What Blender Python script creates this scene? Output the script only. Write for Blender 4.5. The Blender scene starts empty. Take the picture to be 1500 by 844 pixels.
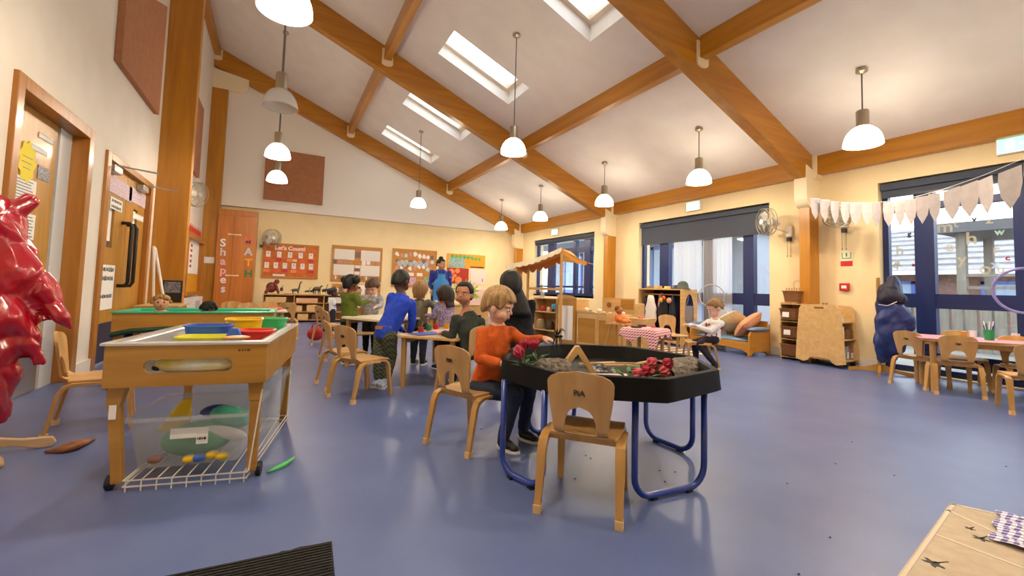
import bpy, bmesh, math, random
from mathutils import Vector as V, Matrix, Quaternion
S = bpy.context.scene
C = S.collection
PI = math.pi
rnd = random.Random(7)

# ------------------------------------------------------------------ camera
FPX, CY, EYE = 633.27, 384.445, 0.9
_y, _p, _r = math.radians(28.424), math.radians(3.380), math.radians(1.630)
fwd = V((math.sin(_y)*math.cos(_p), math.cos(_y)*math.cos(_p), math.sin(_p)))
_rt = V((math.cos(_y), -math.sin(_y), 0)); _up = _rt.cross(fwd)
RT = math.cos(_r)*_rt + math.sin(_r)*_up
UP = -math.sin(_r)*_rt + math.cos(_r)*_up
cd = bpy.data.cameras.new('camera'); cam = bpy.data.objects.new('camera', cd); C.objects.link(cam)
cam.matrix_world = Matrix(((RT.x, UP.x, -fwd.x, 0), (RT.y, UP.y, -fwd.y, 0), (RT.z, UP.z, -fwd.z, EYE), (0, 0, 0, 1)))
cd.sensor_fit = 'HORIZONTAL'; cd.sensor_width = 36; cd.lens = FPX/1500*36
cd.shift_y = -(422-CY)/1500; cd.clip_start = 0.05; cd.clip_end = 300
S.camera = cam

def ray(x, y): return RT*((x-750)/FPX) + UP*(-(y-CY)/FPX) + fwd
def fl(x, y, z=0.0):
    d = ray(x, y); return d*((z-EYE)/d.z) + V((0, 0, EYE))
def at(x, y, p):
    d = ray(x, y); t = (p[0]*d.x+p[1]*d.y)/(d.x**2+d.y**2); return d*t + V((0, 0, EYE))

# ------------------------------------------------------------------ daylight and exposure
w = bpy.data.worlds.new('overcast_sky'); S.world = w; w.use_nodes = True
nt = w.node_tree; nt.nodes.clear()
wo = nt.nodes.new('ShaderNodeOutputWorld'); bg = nt.nodes.new('ShaderNodeBackground')
tcw = nt.nodes.new('ShaderNodeTexCoord'); mpw = nt.nodes.new('ShaderNodeMapping'); nzw = nt.nodes.new('ShaderNodeTexNoise'); rpw = nt.nodes.new('ShaderNodeValToRGB')
mpw.inputs['Scale'].default_value = (1, 1, 2.5); nzw.inputs['Scale'].default_value = 2.0; nzw.inputs['Detail'].default_value = 5
rpw.color_ramp.elements[0].color = (.80, .88, 1, 1); rpw.color_ramp.elements[1].color = (.97, .98, 1, 1)
rpw.color_ramp.elements[0].position = .35; rpw.color_ramp.elements[1].position = .65
nt.links.new(tcw.outputs['Generated'], mpw.inputs['Vector']); nt.links.new(mpw.outputs[0], nzw.inputs['Vector'])
nt.links.new(nzw.outputs['Fac'], rpw.inputs[0]); nt.links.new(rpw.outputs[0], bg.inputs['Color'])
bg.inputs['Strength'].default_value = 2.1
nt.links.new(bg.outputs[0], wo.inputs[0])
S.view_settings.view_transform = 'Standard'; S.view_settings.look = 'None'
S.view_settings.exposure = 1.27; S.view_settings.gamma = 1.0; S.view_settings.use_curve_mapping = False
S.cycles.max_bounces = 8; S.cycles.diffuse_bounces = 5; S.cycles.glossy_bounces = 3; S.cycles.transparent_max_bounces = 12
S.cycles.sample_clamp_indirect = 6
LAMP_W = 22.0; DOME_E = 8.0

def portal(loc, xdir, ydir, sx, sy):
    l = bpy.data.lights.new('daylight_portal', 'AREA'); l.shape = 'RECTANGLE'; l.size = sx; l.size_y = sy
    l.cycles.is_portal = True
    o = bpy.data.objects.new('daylight_portal', l); C.objects.link(o)
    z = xdir.cross(ydir).normalized(); o.matrix_world = Matrix.Translation(loc) @ Matrix((xdir.normalized(), ydir.normalized(), z)).transposed().to_4x4()

# ------------------------------------------------------------------ materials
def lin(c):
    if isinstance(c, str): c = tuple(int(c[i:i+2], 16) for i in (0, 2, 4))
    return tuple(((v/255)/12.92 if v/255 <= .04045 else ((v/255+.055)/1.055)**2.4) for v in c) + (1,)
MATS = {}
def mat(name, col, rough=.5, kind='plain', col2=None, scale=1.0, axis='z', bump=0.0, metal=0.0, spec=.5, em=0, alpha=1.0, coat=0, bscale=60):
    if name in MATS: return MATS[name]
    m = bpy.data.materials.new(name); m.use_nodes = True; MATS[name] = m
    n = m.node_tree; b = n.nodes['Principled BSDF']; out = n.nodes['Material Output']
    b.inputs['Base Color'].default_value = lin(col); b.inputs['Roughness'].default_value = rough
    b.inputs['Metallic'].default_value = metal; b.inputs['Specular IOR Level'].default_value = spec
    if coat: b.inputs['Coat Weight'].default_value = coat; b.inputs['Coat Roughness'].default_value = .15
    L = n.links.new
    tc = n.nodes.new('ShaderNodeTexCoord'); mp = n.nodes.new('ShaderNodeMapping'); L(tc.outputs['Object'], mp.inputs['Vector'])
    if kind == 'wood':
        st = {'x': (1.2, 14, 14), 'y': (14, 1.2, 14), 'z': (14, 14, 1.2)}[axis]
        mp.inputs['Scale'].default_value = tuple(v*scale for v in st)
        nz = n.nodes.new('ShaderNodeTexNoise'); nz.inputs['Scale'].default_value = 1.5; nz.inputs['Detail'].default_value = 6; nz.inputs['Distortion'].default_value = .6
        L(mp.outputs[0], nz.inputs['Vector']); rp = n.nodes.new('ShaderNodeValToRGB')
        rp.color_ramp.elements[0].position = .3; rp.color_ramp.elements[1].position = .7
        rp.color_ramp.elements[0].color = lin(col2 or col); rp.color_ramp.elements[1].color = lin(col)
        L(nz.outputs['Fac'], rp.inputs[0]); L(rp.outputs[0], b.inputs['Base Color'])
    elif kind in ('noise', 'fabric'):
        mp.inputs['Scale'].default_value = (scale,)*3
        nz = n.nodes.new('ShaderNodeTexNoise'); nz.inputs['Scale'].default_value = 6; nz.inputs['Detail'].default_value = 5
        L(mp.outputs[0], nz.inputs['Vector']); rp = n.nodes.new('ShaderNodeValToRGB')
        rp.color_ramp.elements[0].position = .35; rp.color_ramp.elements[1].position = .65
        rp.color_ramp.elements[0].color = lin(col2 or col); rp.color_ramp.elements[1].color = lin(col)
        L(nz.outputs['Fac'], rp.inputs[0]); L(rp.outputs[0], b.inputs['Base Color'])
    elif kind in ('check', 'stripe'):
        mp.inputs['Scale'].default_value = (scale,)*3
        sx = n.nodes.new('ShaderNodeSeparateXYZ'); L(mp.outputs[0], sx.inputs[0])
        if kind == 'check':
            sk = n.nodes.new('ShaderNodeVectorMath'); sk.operation = 'MULTIPLY_ADD'; cz = n.nodes.new('ShaderNodeCombineXYZ'); L(sx.outputs[2], cz.inputs[0]); L(sx.outputs[2], cz.inputs[1])
            sk.inputs[1].default_value = (1, 1, 1); L(cz.outputs[0], sk.inputs[0]); L(mp.outputs[0], sk.inputs[2]); sx = n.nodes.new('ShaderNodeSeparateXYZ'); L(sk.outputs[0], sx.inputs[0])
        def band(o):
            f = n.nodes.new('ShaderNodeMath'); f.operation = 'FRACT'; L(o, f.inputs[0])
            g = n.nodes.new('ShaderNodeMath'); g.operation = 'GREATER_THAN'; g.inputs[1].default_value = .5; L(f.outputs[0], g.inputs[0]); return g.outputs[0]
        a = band(sx.outputs[0]); c = band(sx.outputs[1 if axis == 'z' else 2])
        ad = n.nodes.new('ShaderNodeMath'); ad.operation = 'ADD'; L(a, ad.inputs[0]); L(c, ad.inputs[1])
        hf = n.nodes.new('ShaderNodeMath'); hf.operation = 'MULTIPLY'; hf.inputs[1].default_value = .5; L(ad.outputs[0], hf.inputs[0])
        mx = n.nodes.new('ShaderNodeMix'); mx.data_type = 'RGBA'; mx.inputs[6].default_value = lin(col); mx.inputs[7].default_value = lin(col2)
        L(hf.outputs[0], mx.inputs[0]); L(mx.outputs[2], b.inputs['Base Color'])
    if bump:
        nb = n.nodes.new('ShaderNodeTexNoise'); nb.inputs['Scale'].default_value = bscale; nb.inputs['Detail'].default_value = 3
        L(tc.outputs['Object'], nb.inputs['Vector']); bp = n.nodes.new('ShaderNodeBump'); bp.inputs['Strength'].default_value = bump; bp.inputs['Distance'].default_value = .01
        L(nb.outputs['Fac'], bp.inputs['Height']); L(bp.outputs[0], b.inputs['Normal'])
    if em:
        b.inputs['Emission Color'].default_value = lin(col); b.inputs['Emission Strength'].default_value = em
    if kind == 'glass':
        t = n.nodes.new('ShaderNodeBsdfTransparent'); g = n.nodes.new('ShaderNodeBsdfGlossy'); g.inputs['Roughness'].default_value = .02
        t.inputs[0].default_value = lin(col); mx = n.nodes.new('ShaderNodeMixShader'); fr = n.nodes.new('ShaderNodeLayerWeight'); fr.inputs[0].default_value = .5
        pw = n.nodes.new('ShaderNodeMath'); pw.operation = 'POWER'; pw.inputs[1].default_value = 5; L(fr.outputs['Facing'], pw.inputs[0])
        ml = n.nodes.new('ShaderNodeMath'); ml.operation = 'MULTIPLY_ADD'; ml.inputs[1].default_value = .6; ml.inputs[2].default_value = .04; L(pw.outputs[0], ml.inputs[0]); L(ml.outputs[0], mx.inputs[0]); L(t.outputs[0], mx.inputs[1]); L(g.outputs[0], mx.inputs[2]); L(mx.outputs[0], out.inputs[0])
    if kind in ('clear', 'sheer'):   # translucent plastic or net curtain
        t = n.nodes.new('ShaderNodeBsdfTransparent'); mx = n.nodes.new('ShaderNodeMixShader'); mx.inputs[0].default_value = alpha
        src = b.outputs[0]
        if kind == 'sheer':
            tr = n.nodes.new('ShaderNodeBsdfTranslucent'); tr.inputs[0].default_value = lin(col); m2 = n.nodes.new('ShaderNodeMixShader'); m2.inputs[0].default_value = .6
            L(b.outputs[0], m2.inputs[1]); L(tr.outputs[0], m2.inputs[2]); src = m2.outputs[0]
        L(t.outputs[0], mx.inputs[1]); L(src, mx.inputs[2]); L(mx.outputs[0], out.inputs[0])
    return m

glulam = lambda ax: mat('glulam_'+ax, 'c4861e', .4, 'wood', 'aa6c12', .5, ax, coat=.3)
ply = mat('beech_ply', 'd4ae78', .32, 'wood', 'c49a60', 1.2, 'z', coat=.25)
plyx = mat('birch_ply', 'dcb87e', .38, 'wood', 'cba266', .8, 'x')
plyd = mat('oak_ply', 'b88838', .4, 'wood', 'a47426', .7, 'x', coat=.2)
doorwood = mat('oak_door_veneer', 'c4923e', .4, 'wood', 'b4802e', .8, 'z', coat=.2)
framewood = mat('oak_frame', 'b87a2e', .35, 'wood', '9c621c', .8, 'z', coat=.2)
cream = mat('cream_paint', 'f0dcae', .75, 'noise', 'ecd6a6', .5)
white = mat('white_wall_paint', 'eae3d6', .75, 'noise', 'e5ddcf', .5)
ceilw = mat('ceiling_paint', 'ece6dd', .85, 'noise', 'e7e0d6', .5)
black = mat('black_plastic', '141416', .4)
navy = mat('navy_metal', '16265a', .35)
steel = mat('brushed_steel', 'b9b9b6', .28, metal=1)
wplast = mat('white_plastic', 'efeeea', .4)
paper = mat('white_paper', 'f2f0ea', .8)
ink = mat('black_ink', '1a1a1e', .7)
glass = mat('window_glass', 'f4f8fa', .02, 'glass')

# ------------------------------------------------------------------ mesh builder
class B:
    def __init__(s): s.v = []; s.f = []
    def add(s, vs, fs):
        o = len(s.v); s.v += [V(q) for q in vs]; s.f += [tuple(i+o for i in f) for f in fs]; return s
    def bx(s, x0, x1, y0, y1, z0, z1):
        return s.add([(x0,y0,z0),(x1,y0,z0),(x1,y1,z0),(x0,y1,z0),(x0,y0,z1),(x1,y0,z1),(x1,y1,z1),(x0,y1,z1)],
                     [(0,3,2,1),(4,5,6,7),(0,1,5,4),(1,2,6,5),(2,3,7,6),(3,0,4,7)])
    def box(s, c, size, M=None):
        h = [a/2 for a in size]; M = M or Matrix.Identity(3); c = V(c)
        vs = [c + M @ V((sx*h[0], sy*h[1], sz*h[2])) for sz in (-1,1) for sx, sy in ((-1,-1),(1,-1),(1,1),(-1,1))]
        return s.add(vs, [(0,3,2,1),(4,5,6,7),(0,1,5,4),(1,2,6,5),(2,3,7,6),(3,0,4,7)])
    def prism(s, poly, o, u, v, d):       # polygon in (u,v) at o, extruded by vector d
        o, u, v, d = V(o), V(u), V(v), V(d); n = len(poly)
        a = [o+u*p[0]+v*p[1] for p in poly]; vs = a+[q+d for q in a]
        flip = u.cross(v).dot(d) > 0
        ar = sum(poly[i][0]*poly[(i+1) % n][1]-poly[(i+1) % n][0]*poly[i][1] for i in range(n))
        if ar < 0: flip = not flip
        f0 = tuple(range(n)); f1 = tuple(range(n, 2*n)); sides = [(i, (i+1) % n, n+(i+1) % n, n+i) for i in range(n)]
        if flip: fs = [f0[::-1], f1]+sides
        else: fs = [f0, f1[::-1]]+[q[::-1] for q in sides]
        return s.add(vs, fs)
    def loft(s, rings, cap=True, closed=False):
        n = len(rings[0]); o = len(s.v); fs = []; vs = [q for r in rings for q in r]; m = len(rings)
        for i in range(m if closed else m-1):
            j = (i+1) % m
            for k in range(n):
                l = (k+1) % n; fs.append((i*n+k, i*n+l, j*n+l, j*n+k))
        if cap and not closed: fs.append(tuple(range(n))[::-1]); fs.append(tuple((m-1)*n+k for k in range(n)))
        return s.add(vs, fs)
    def tube(s, pts, r, n=8, closed=False, cap=True):
        pts = [V(p) for p in pts]; rs = r if isinstance(r, (list, tuple)) else [r]*len(pts); rings = []
        N = len(pts); ref = None
        for i, p in enumerate(pts):
            a = pts[(i-1) % N] if (i or closed) else p; b = pts[(i+1) % N] if (i < N-1 or closed) else p
            t = (b-a).normalized()
            if ref is None: ref = t.orthogonal().normalized()
            ref = (ref - t*ref.dot(t)); ref = ref.normalized() if ref.length > 1e-5 else t.orthogonal().normalized()
            bn = t.cross(ref)
            rings.append([p + (ref*math.cos(2*PI*k/n) + bn*math.sin(2*PI*k/n))*rs[i] for k in range(n)])
        return s.loft(rings, cap, closed)
    def cyl(s, a, b, r0, r1=None, n=14): return s.tube([a, b], [r0, r0 if r1 is None else r1], n)
    def lathe(s, prof, c=(0,0,0), n=24, M=None, cap=False):   # prof: (r,z)
        c = V(c); M = M or Matrix.Identity(3)
        return s.loft([[c + M @ V((r*math.cos(2*PI*k/n), r*math.sin(2*PI*k/n), z)) for k in range(n)] for r, z in prof], cap)
    def ell(s, c, rad, M=None, nu=12, nv=8):
        c = V(c); M = M or Matrix.Identity(3)
        if not isinstance(rad, (tuple, list)): rad = (rad,)*3
        pr = [(math.sin(PI*j/nv), -math.cos(PI*j/nv)) for j in range(nv+1)]; pr[0] = (.02, -1); pr[-1] = (.02, 1)
        return s.loft([[c + M @ V((rad[0]*r*math.cos(2*PI*k/nu), rad[1]*r*math.sin(2*PI*k/nu), rad[2]*z)) for k in range(nu)] for r, z in pr])
    def cap(s, a, b, r0, r1, n=12):      # rounded capsule with taper
        a, b = V(a), V(b); d = b-a; L = d.length
        if L < 1e-6: return s.ell(a, r0)
        t = d/L; pts = []; rs = []
        for k in range(4):
            g = k/4*PI/2; pts.append(a - t*r0*math.cos(g)); rs.append(max(r0*math.sin(g), r0*.05))
        pts.append(a); rs.append(r0); pts.append(b); rs.append(r1)
        for k in range(1, 5):
            g = k/4*PI/2; pts.append(b + t*r1*math.sin(g)); rs.append(max(r1*math.cos(g), r1*.05))
        return s.tube(pts, rs, n)
    def mesh(s, name, m=None, smooth=False):
        me = bpy.data.meshes.new(name); me.from_pydata([tuple(q) for q in s.v], [], s.f); me.update()
        if m: me.materials.append(m)
        if smooth: me.polygons.foreach_set('use_smooth', [True]*len(me.polygons))
        return me
    def go(s, name, m, parent=None, smooth=False, bevel=0, loc=None, kind=None, label=None, seg=2, auto=False):
        me = s.mesh(name, m, smooth or auto); o = bpy.data.objects.new(name, me); C.objects.link(o)
        if parent: o.parent = parent
        if loc is not None:
            o.location = loc
        if auto:
            me.set_sharp_from_angle(angle=math.radians(40))
        if bevel:
            md = o.modifiers.new('bevel', 'BEVEL'); md.width = bevel; md.segments = seg; md.limit_method = 'ANGLE'; md.angle_limit = math.radians(40)
        if kind: o['kind'] = kind
        if label: o['label'] = label
        return o
def tag(o, label, cat, group=None, kind=None):
    o['label'] = label; o['category'] = cat
    if group: o['group'] = group
    if kind: o['kind'] = kind
    return o
def thing(name, label, cat, loc=(0,0,0), rz=0.0, group=None):
    o = bpy.data.objects.new(name, None); C.objects.link(o); o.location = loc; o.rotation_euler = (0, 0, rz); o.empty_display_size = .05
    return tag(o, label, cat, group)
def struct(name, b, m, parent=None, **k):
    o = b.go(name, m, parent, **k); o['kind'] = 'structure'; return o
def sempty(name, loc=(0,0,0)):
    o = bpy.data.objects.new(name, None); C.objects.link(o); o.location = loc; o['kind'] = 'structure'; return o
def dup(root, loc, rz, label, group=None):
    r = root.copy(); C.objects.link(r); r.location = loc; r.rotation_euler = (0, 0, rz); r['label'] = label
    if group: r['group'] = group
    for ch in list(root.children):
        c = ch.copy(); C.objects.link(c); c.parent = r
        for g in list(ch.children):
            d = g.copy(); C.objects.link(d); d.parent = c
    return r
def text(name, s, size, loc, xd, yd, m, parent=None, ext=.0006, align='CENTER', bold=0):
    cu = bpy.data.curves.new(name, 'FONT'); cu.body = s; cu.size = size; cu.extrude = ext; cu.align_x = align; cu.align_y = 'CENTER'; cu.offset = bold; cu.resolution_u = 3
    t = bpy.data.objects.new(name, cu); C.objects.link(t)
    dg = bpy.context.evaluated_depsgraph_get(); me = bpy.data.meshes.new_from_object(t.evaluated_get(dg)); bpy.data.objects.remove(t)
    me.materials.clear(); me.materials.append(m)
    o = bpy.data.objects.new(name, me); C.objects.link(o); xd, yd = V(xd).normalized(), V(yd).normalized(); z = xd.cross(yd)
    o.matrix_local = Matrix.Translation(loc) @ Matrix((xd, yd, z)).transposed().to_4x4()
    if parent: o.parent = parent
    return o
def marks(name, o, u, v, w_, h_, m, parent, seed=1, d=.0008):
    """one line of unreadable small print: uneven short strokes along u"""
    rs = random.Random(seed); o, u, v = V(o), V(u).normalized(), V(v).normalized(); n_ = u.cross(v); x = -w_/2; b = B()
    while x < w_/2:
        k = rs.uniform(.35, .8)*h_; k = min(k, w_/2-x+.0001); a = rs.uniform(.6, 1)*h_
        b.prism([(x, -a/2), (x+k, -a/2), (x+k*rs.uniform(.7, 1), a/2), (x+k*.1, a/2*rs.uniform(.6, 1))], o, u, v, n_*d); x += k+rs.uniform(.12, .35)*h_
    q = b.go(name, m, parent); q['kind'] = 'stuff'; return q
def R3(rz=0, rx=0, ry=0): return (Matrix.Rotation(rz, 3, 'Z') @ Matrix.Rotation(rx, 3, 'X') @ Matrix.Rotation(ry, 3, 'Y'))
def rrect(w, h, r, n=5, cx=0, cy=0):
    p = []
    for (x, y, a) in ((w/2-r, h/2-r, 0), (-w/2+r, h/2-r, 90), (-w/2+r, -h/2+r, 180), (w/2-r, -h/2+r, 270)):
        for k in range(n+1): g = math.radians(a+90*k/n); p.append((cx+x+r*math.cos(g), cy+y+r*math.sin(g)))
    return p

# ------------------------------------------------------------------ room shell
XL, XR, YB, Y0 = -1.526, 6.725, 11.98, -2.2
P1, P2, P3 = 7.484, 11.72, 3.29
def zc(x): return 2.83 + .415*(6.725-x)
UPN = V((.415, 0, 1)).normalized()

fm = mat('blue_vinyl', '6070a0', .3, 'noise', '566698', .35, spec=.5)
n = fm.node_tree; b_ = n.nodes['Principled BSDF']; tc = n.nodes.new('ShaderNodeTexCoord')
vz = n.nodes.new('ShaderNodeTexVoronoi'); vz.inputs['Scale'].default_value = 95; n.links.new(tc.outputs['Object'], vz.inputs['Vector'])
rp = n.nodes.new('ShaderNodeValToRGB'); rp.color_ramp.elements[0].position = .0; rp.color_ramp.elements[1].position = .13
rp.color_ramp.elements[0].color = (1,1,1,1); rp.color_ramp.elements[1].color = (0,0,0,1)
n.links.new(vz.outputs['Distance'], rp.inputs[0]); mx = n.nodes.new('ShaderNodeMix'); mx.data_type = 'RGBA'
src = b_.inputs['Base Color'].links[0].from_socket; n.links.new(rp.outputs[0], mx.inputs[0]); n.links.new(src, mx.inputs[6]); mx.inputs[7].default_value = lin('8a96c0')
n.links.new(mx.outputs[2], b_.inputs['Base Color'])
nr = n.nodes.new('ShaderNodeTexNoise'); nr.inputs['Scale'].default_value = 1.3; nr.inputs['Detail'].default_value = 6; n.links.new(tc.outputs['Object'], nr.inputs['Vector'])
mr = n.nodes.new('ShaderNodeMapRange'); mr.inputs[3].default_value = .3; mr.inputs[4].default_value = .42; n.links.new(nr.outputs['Fac'], mr.inputs[0]); n.links.new(mr.outputs[0], b_.inputs['Roughness'])
nb = n.nodes.new('ShaderNodeTexNoise'); nb.inputs['Scale'].default_value = 240; n.links.new(tc.outputs['Object'], nb.inputs['Vector'])
bp = n.nodes.new('ShaderNodeBump'); bp.inputs['Strength'].default_value = .12; bp.inputs['Distance'].default_value = .004; n.links.new(nb.outputs['Fac'], bp.inputs['Height']); n.links.new(bp.outputs[0], b_.inputs['Normal'])
struct('floor', B().bx(-2.2, 7.1, Y0, 12.1, -.1, 0), fm)

# left wall with two door openings and a hatch recess
def hwall(X0, X1, Ya, Yb, ztop, holes, name, m):
    """wall slab between X0 and X1 along Y with rectangular holes (y0,y1,z0,z1)"""
    b = B(); ys = sorted({Ya, Yb} | {h[0] for h in holes} | {h[1] for h in holes})
    for a, c in zip(ys[:-1], ys[1:]):
        mid = (a+c)/2; hs = [h for h in holes if h[0] < mid < h[1]]
        if not hs: b.bx(X0, X1, a, c, 0, ztop)
        else:
            h = hs[0]
            if h[2] > 0: b.bx(X0, X1, a, c, 0, h[2])
            b.bx(X0, X1, a, c, h[3], ztop)
    return struct(name, b, m)
hwall(XL-.32, XL, Y0, 12.1, 6.35, [(3.92, 5.04, 0, 2.11), (5.62, 7.17, 0, 2.07)], 'wall_left', white)
WH = [(-1.6, 0.1, .02, 2.38), (.45, 2.6, .02, 2.375), (4.0, 6.78, .02, 2.355), (8.25, 11.04, .74, 2.33)]
hwall(XR, XR+.32, Y0, 12.1, 2.95, WH, 'wall_right', cream)
struct('wall_back', B().bx(XL-.32, XR+.32, 12.02, 12.2, 0, 6.4), cream)
# gable wall above the ledge (white), stands proud of the wall below
struct('trim_1', B().prism([(XL, 2.62), (XR, 2.62), (XR, zc(XR)), (XL, zc(XL))], (0, 11.87, 0), (1,0,0), (0,0,1), (0, .149, 0)), mat('gable_paint', 'f0ebe0', .8))
struct('wall_front', B().bx(XL-.32, XR+.32, Y0-.15, Y0, 0, 6.4), cream)

# ceiling slab with skylight shafts
SKY = [(-.95, -.23), (1.42, 2.14), (3.69, 4.42), (5.98, 6.72), (8.28, 9.03), (10.46, 11.16)]
sx0, sx1 = 2.14, 3.47
b = B(); T = .24
def slab(xa, xb, ya, yb):
    b.prism([(xa, zc(xa)), (xb, zc(xb)), (xb, zc(xb)+T), (xa, zc(xa)+T)], (0, ya, 0), (1,0,0), (0,0,1), (0, yb-ya, 0))
slab(XL-.3, sx0, Y0, 12.1); slab(sx1, XR+.35, Y0, 12.1)
ys = [Y0]+[v for s_ in SKY for v in s_]+[12.1]
for i in range(0, len(ys), 2): slab(sx0, sx1, ys[i], ys[i+1])
struct('ceiling', b, ceilw)
skyw = mat('skylight_white', 'f4f2ee', .5)
for i, (a, c) in enumerate(SKY):
    r = sempty('window_%d' % (i+4), (0, 0, 0))
    z0 = T+.001; b = B()
    def edge(xa, xb, ya, yb, h0=0, h1=.09): b.prism([(xa, zc(xa)+T-.03+h0), (xb, zc(xb)+T-.03+h0), (xb, zc(xb)+T-.03+h1), (xa, zc(xa)+T-.03+h1)], (0, ya, 0), (1,0,0), (0,0,1), (0, yb-ya, 0))
    edge(sx0+.002, sx0+.07, a+.002, c-.002); edge(sx1-.07, sx1-.002, a+.002, c-.002); edge(sx0+.07, sx1-.07, a+.002, a+.07); edge(sx0+.07, sx1-.07, c-.07, c-.002)
    b.go('window_frame', mat('skylight_frame', 'e6d3bc', .4), r)
    b = B(); b.prism([(sx0+.05, zc(sx0+.05)+T+.02), (sx1-.05, zc(sx1-.05)+T+.02), (sx1-.05, zc(sx1-.05)+T+.026), (sx0+.05, zc(sx0+.05)+T+.026)], (0, a+.05, 0), (1,0,0), (0,0,1), (0, c-a-.1, 0))
    b.go('pane', glass, r)
    mid = (sx0+sx1)/2
    portal(V((mid, (a+c)/2, zc(mid)+T+.1)), V((1, 0, -.415)), V((0, 1, 0)), 1.42, c-a)   # looks down
# rafters, purlins, posts
RD, RW = .40, .15
def rafter(y, nm, x0=XL, x1=XR):
    b = B(); b.prism([(x0, zc(x0)), (x1, zc(x1)), (x1, zc(x1)-.22), (x1-.35, zc(x1-.35)-RD-.02), (x0, zc(x0)-RD-.06)], (0, y, 0), (1,0,0), (0,0,1), (0, RW, 0))
    return struct(nm, b, glulam('x'), bevel=.006)
rafter(P3, 'trim_2'); rafter(P1, 'trim_3'); rafter(P2-.002, 'trim_4'); rafter(-.9, 'trim_5')
casing = mat('casing_paint', 'f3e3bd', .6)
k = 6
for (y, zt, zb) in ((P3, 2.36, 0), (P1, 2.36, 0), (P2, 2.36, 0), (-.9, 2.36, 0)):
    k += 1; struct('trim_%d' % k, B().bx(XR-.235, XR, y+.005, y+.145, 0, 2.16), glulam('z'), bevel=.005)
    k += 1   # painted knuckle casing with rounded lower corner
    c0, c1 = XR-.33, XR; pr = [(c1, 2.13), (c1, 2.62), (c0, 2.74)]
    pr += [(c0, 2.36)] + [(c0+.16*(1-math.cos(g)), 2.29-.16*math.sin(g)) for g in [math.radians(a) for a in range(0, 91, 15)]]
    struct('trim_%d' % k, B().prism(pr, (0, y-.012, 0), (1,0,0), (0,0,1), (0, .172, 0)), casing, bevel=.006)
for (y, wd, top) in ((P1, .38, 5.6), (P2, .31, 5.28), (-.9, .38, 5.6)):
    k += 1; struct('trim_%d' % k, B().bx(XL, XL+wd, y+.003, y+.147, 0, top), glulam('z'), bevel=.005)
    k += 1; zt = top-.01
    pr = [(XL, zt), (XL, zt+.45), (XL+.7, zt+.33)] + [(XL+.7-.16*(1-math.cos(g)), zt+.17-.16*math.sin(g)) for g in [math.radians(a) for a in range(0, 91, 15)]]
    struct('trim_%d' % k, B().prism(pr, (0, y-.012, 0), (1,0,0), (0,0,1), (0, .172, 0)), casing, bevel=.006)
def purlin(x, wd, dp, nm, ya=Y0, yb=11.86):
    segs = [(-.75, P3), (P3+RW, P1), (P1+RW, P2)]; b = B()
    for a, c in segs:
        b.prism([(x, zc(x)), (x+wd, zc(x+wd)), (x+wd, zc(x)-dp), (x, zc(x)-dp)], (0, a+.02, 0), (1,0,0), (0,0,1), (0, c-a-.04, 0))
    struct(nm, b, glulam('y'), bevel=.006)
    return segs
for nm, x, wd, dp in (('trim_21', 4.17, .12, .26), ('trim_22', 1.42, .12, .26), ('trim_23', XL, .12, .24)):
    segs = purlin(x, wd, dp, nm)
    for j, (a, c) in enumerate(segs):
        for yy in (a, c-.02):
            k += 1; w2 = wd/2+.035; cx = x+wd/2; z0 = zc(cx)
            pr = [(cx-w2, z0-.03), (cx-w2, z0-dp)] + [(cx-w2*math.cos(g), z0-dp-.03-w2*.5*math.sin(g)) for g in [math.radians(t) for t in range(0, 181, 30)]] + [(cx+w2, z0-dp), (cx+w2, z0-.06)]
            struct('trim_%d' % (k+20), B().prism(pr, (0, yy, 0), (1,0,0), (0,0,1), (0, .02, 0)), casing)
# wall plate beams over the windows and skirtings
b = B()
for a, c in ((-.75, P3), (P3+RW, P1), (P1+RW, P2)): b.bx(XR-.13, XR, a, c, 2.62, zc(XR-.13))
struct('trim_24', b, glulam('y'), bevel=.005)
b = B()
for a, c in ((-.75, P3), (P3+RW, P1), (P1+RW, P2)):
    for yy in (a+.0, c-.05): b.prism([(0, 2.56), (.16, 2.56), (.16, 2.86)]+[(.08+.08*math.cos(g), 2.86+.05*math.sin(g)) for g in (.5, 1.1, 1.6, 2.1, 2.7)]+[(0, 2.86)], (XR-.16, yy, 0), (1,0,0), (0,0,1), (0, .05, 0))
struct('trim_25', b, casing)
skirt = mat('skirting_paint', 'e9e2d4', .4); bumperm = mat('blue_grey_skirting', '3a4668', .5)
b = B(); b.bx(XL, XL+.02, Y0, 3.84, 0, .12); b.bx(XL, XL+.02, 5.14, 5.52, 0, .12); b.bx(XL, XL+.02, 7.26, 12.0, 0, .12); struct('baseboard_left', b, skirt)
b = B(); b.bx(XR-.02, XR, 2.62, 3.98, 0, .12); b.bx(XR-.02, XR, 6.8, 12.0, 0, .12); struct('baseboard_right', b, skirt)
struct('baseboard_back', B().bx(XL, XR, 12.0, 12.02, 0, .12), skirt)
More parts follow.
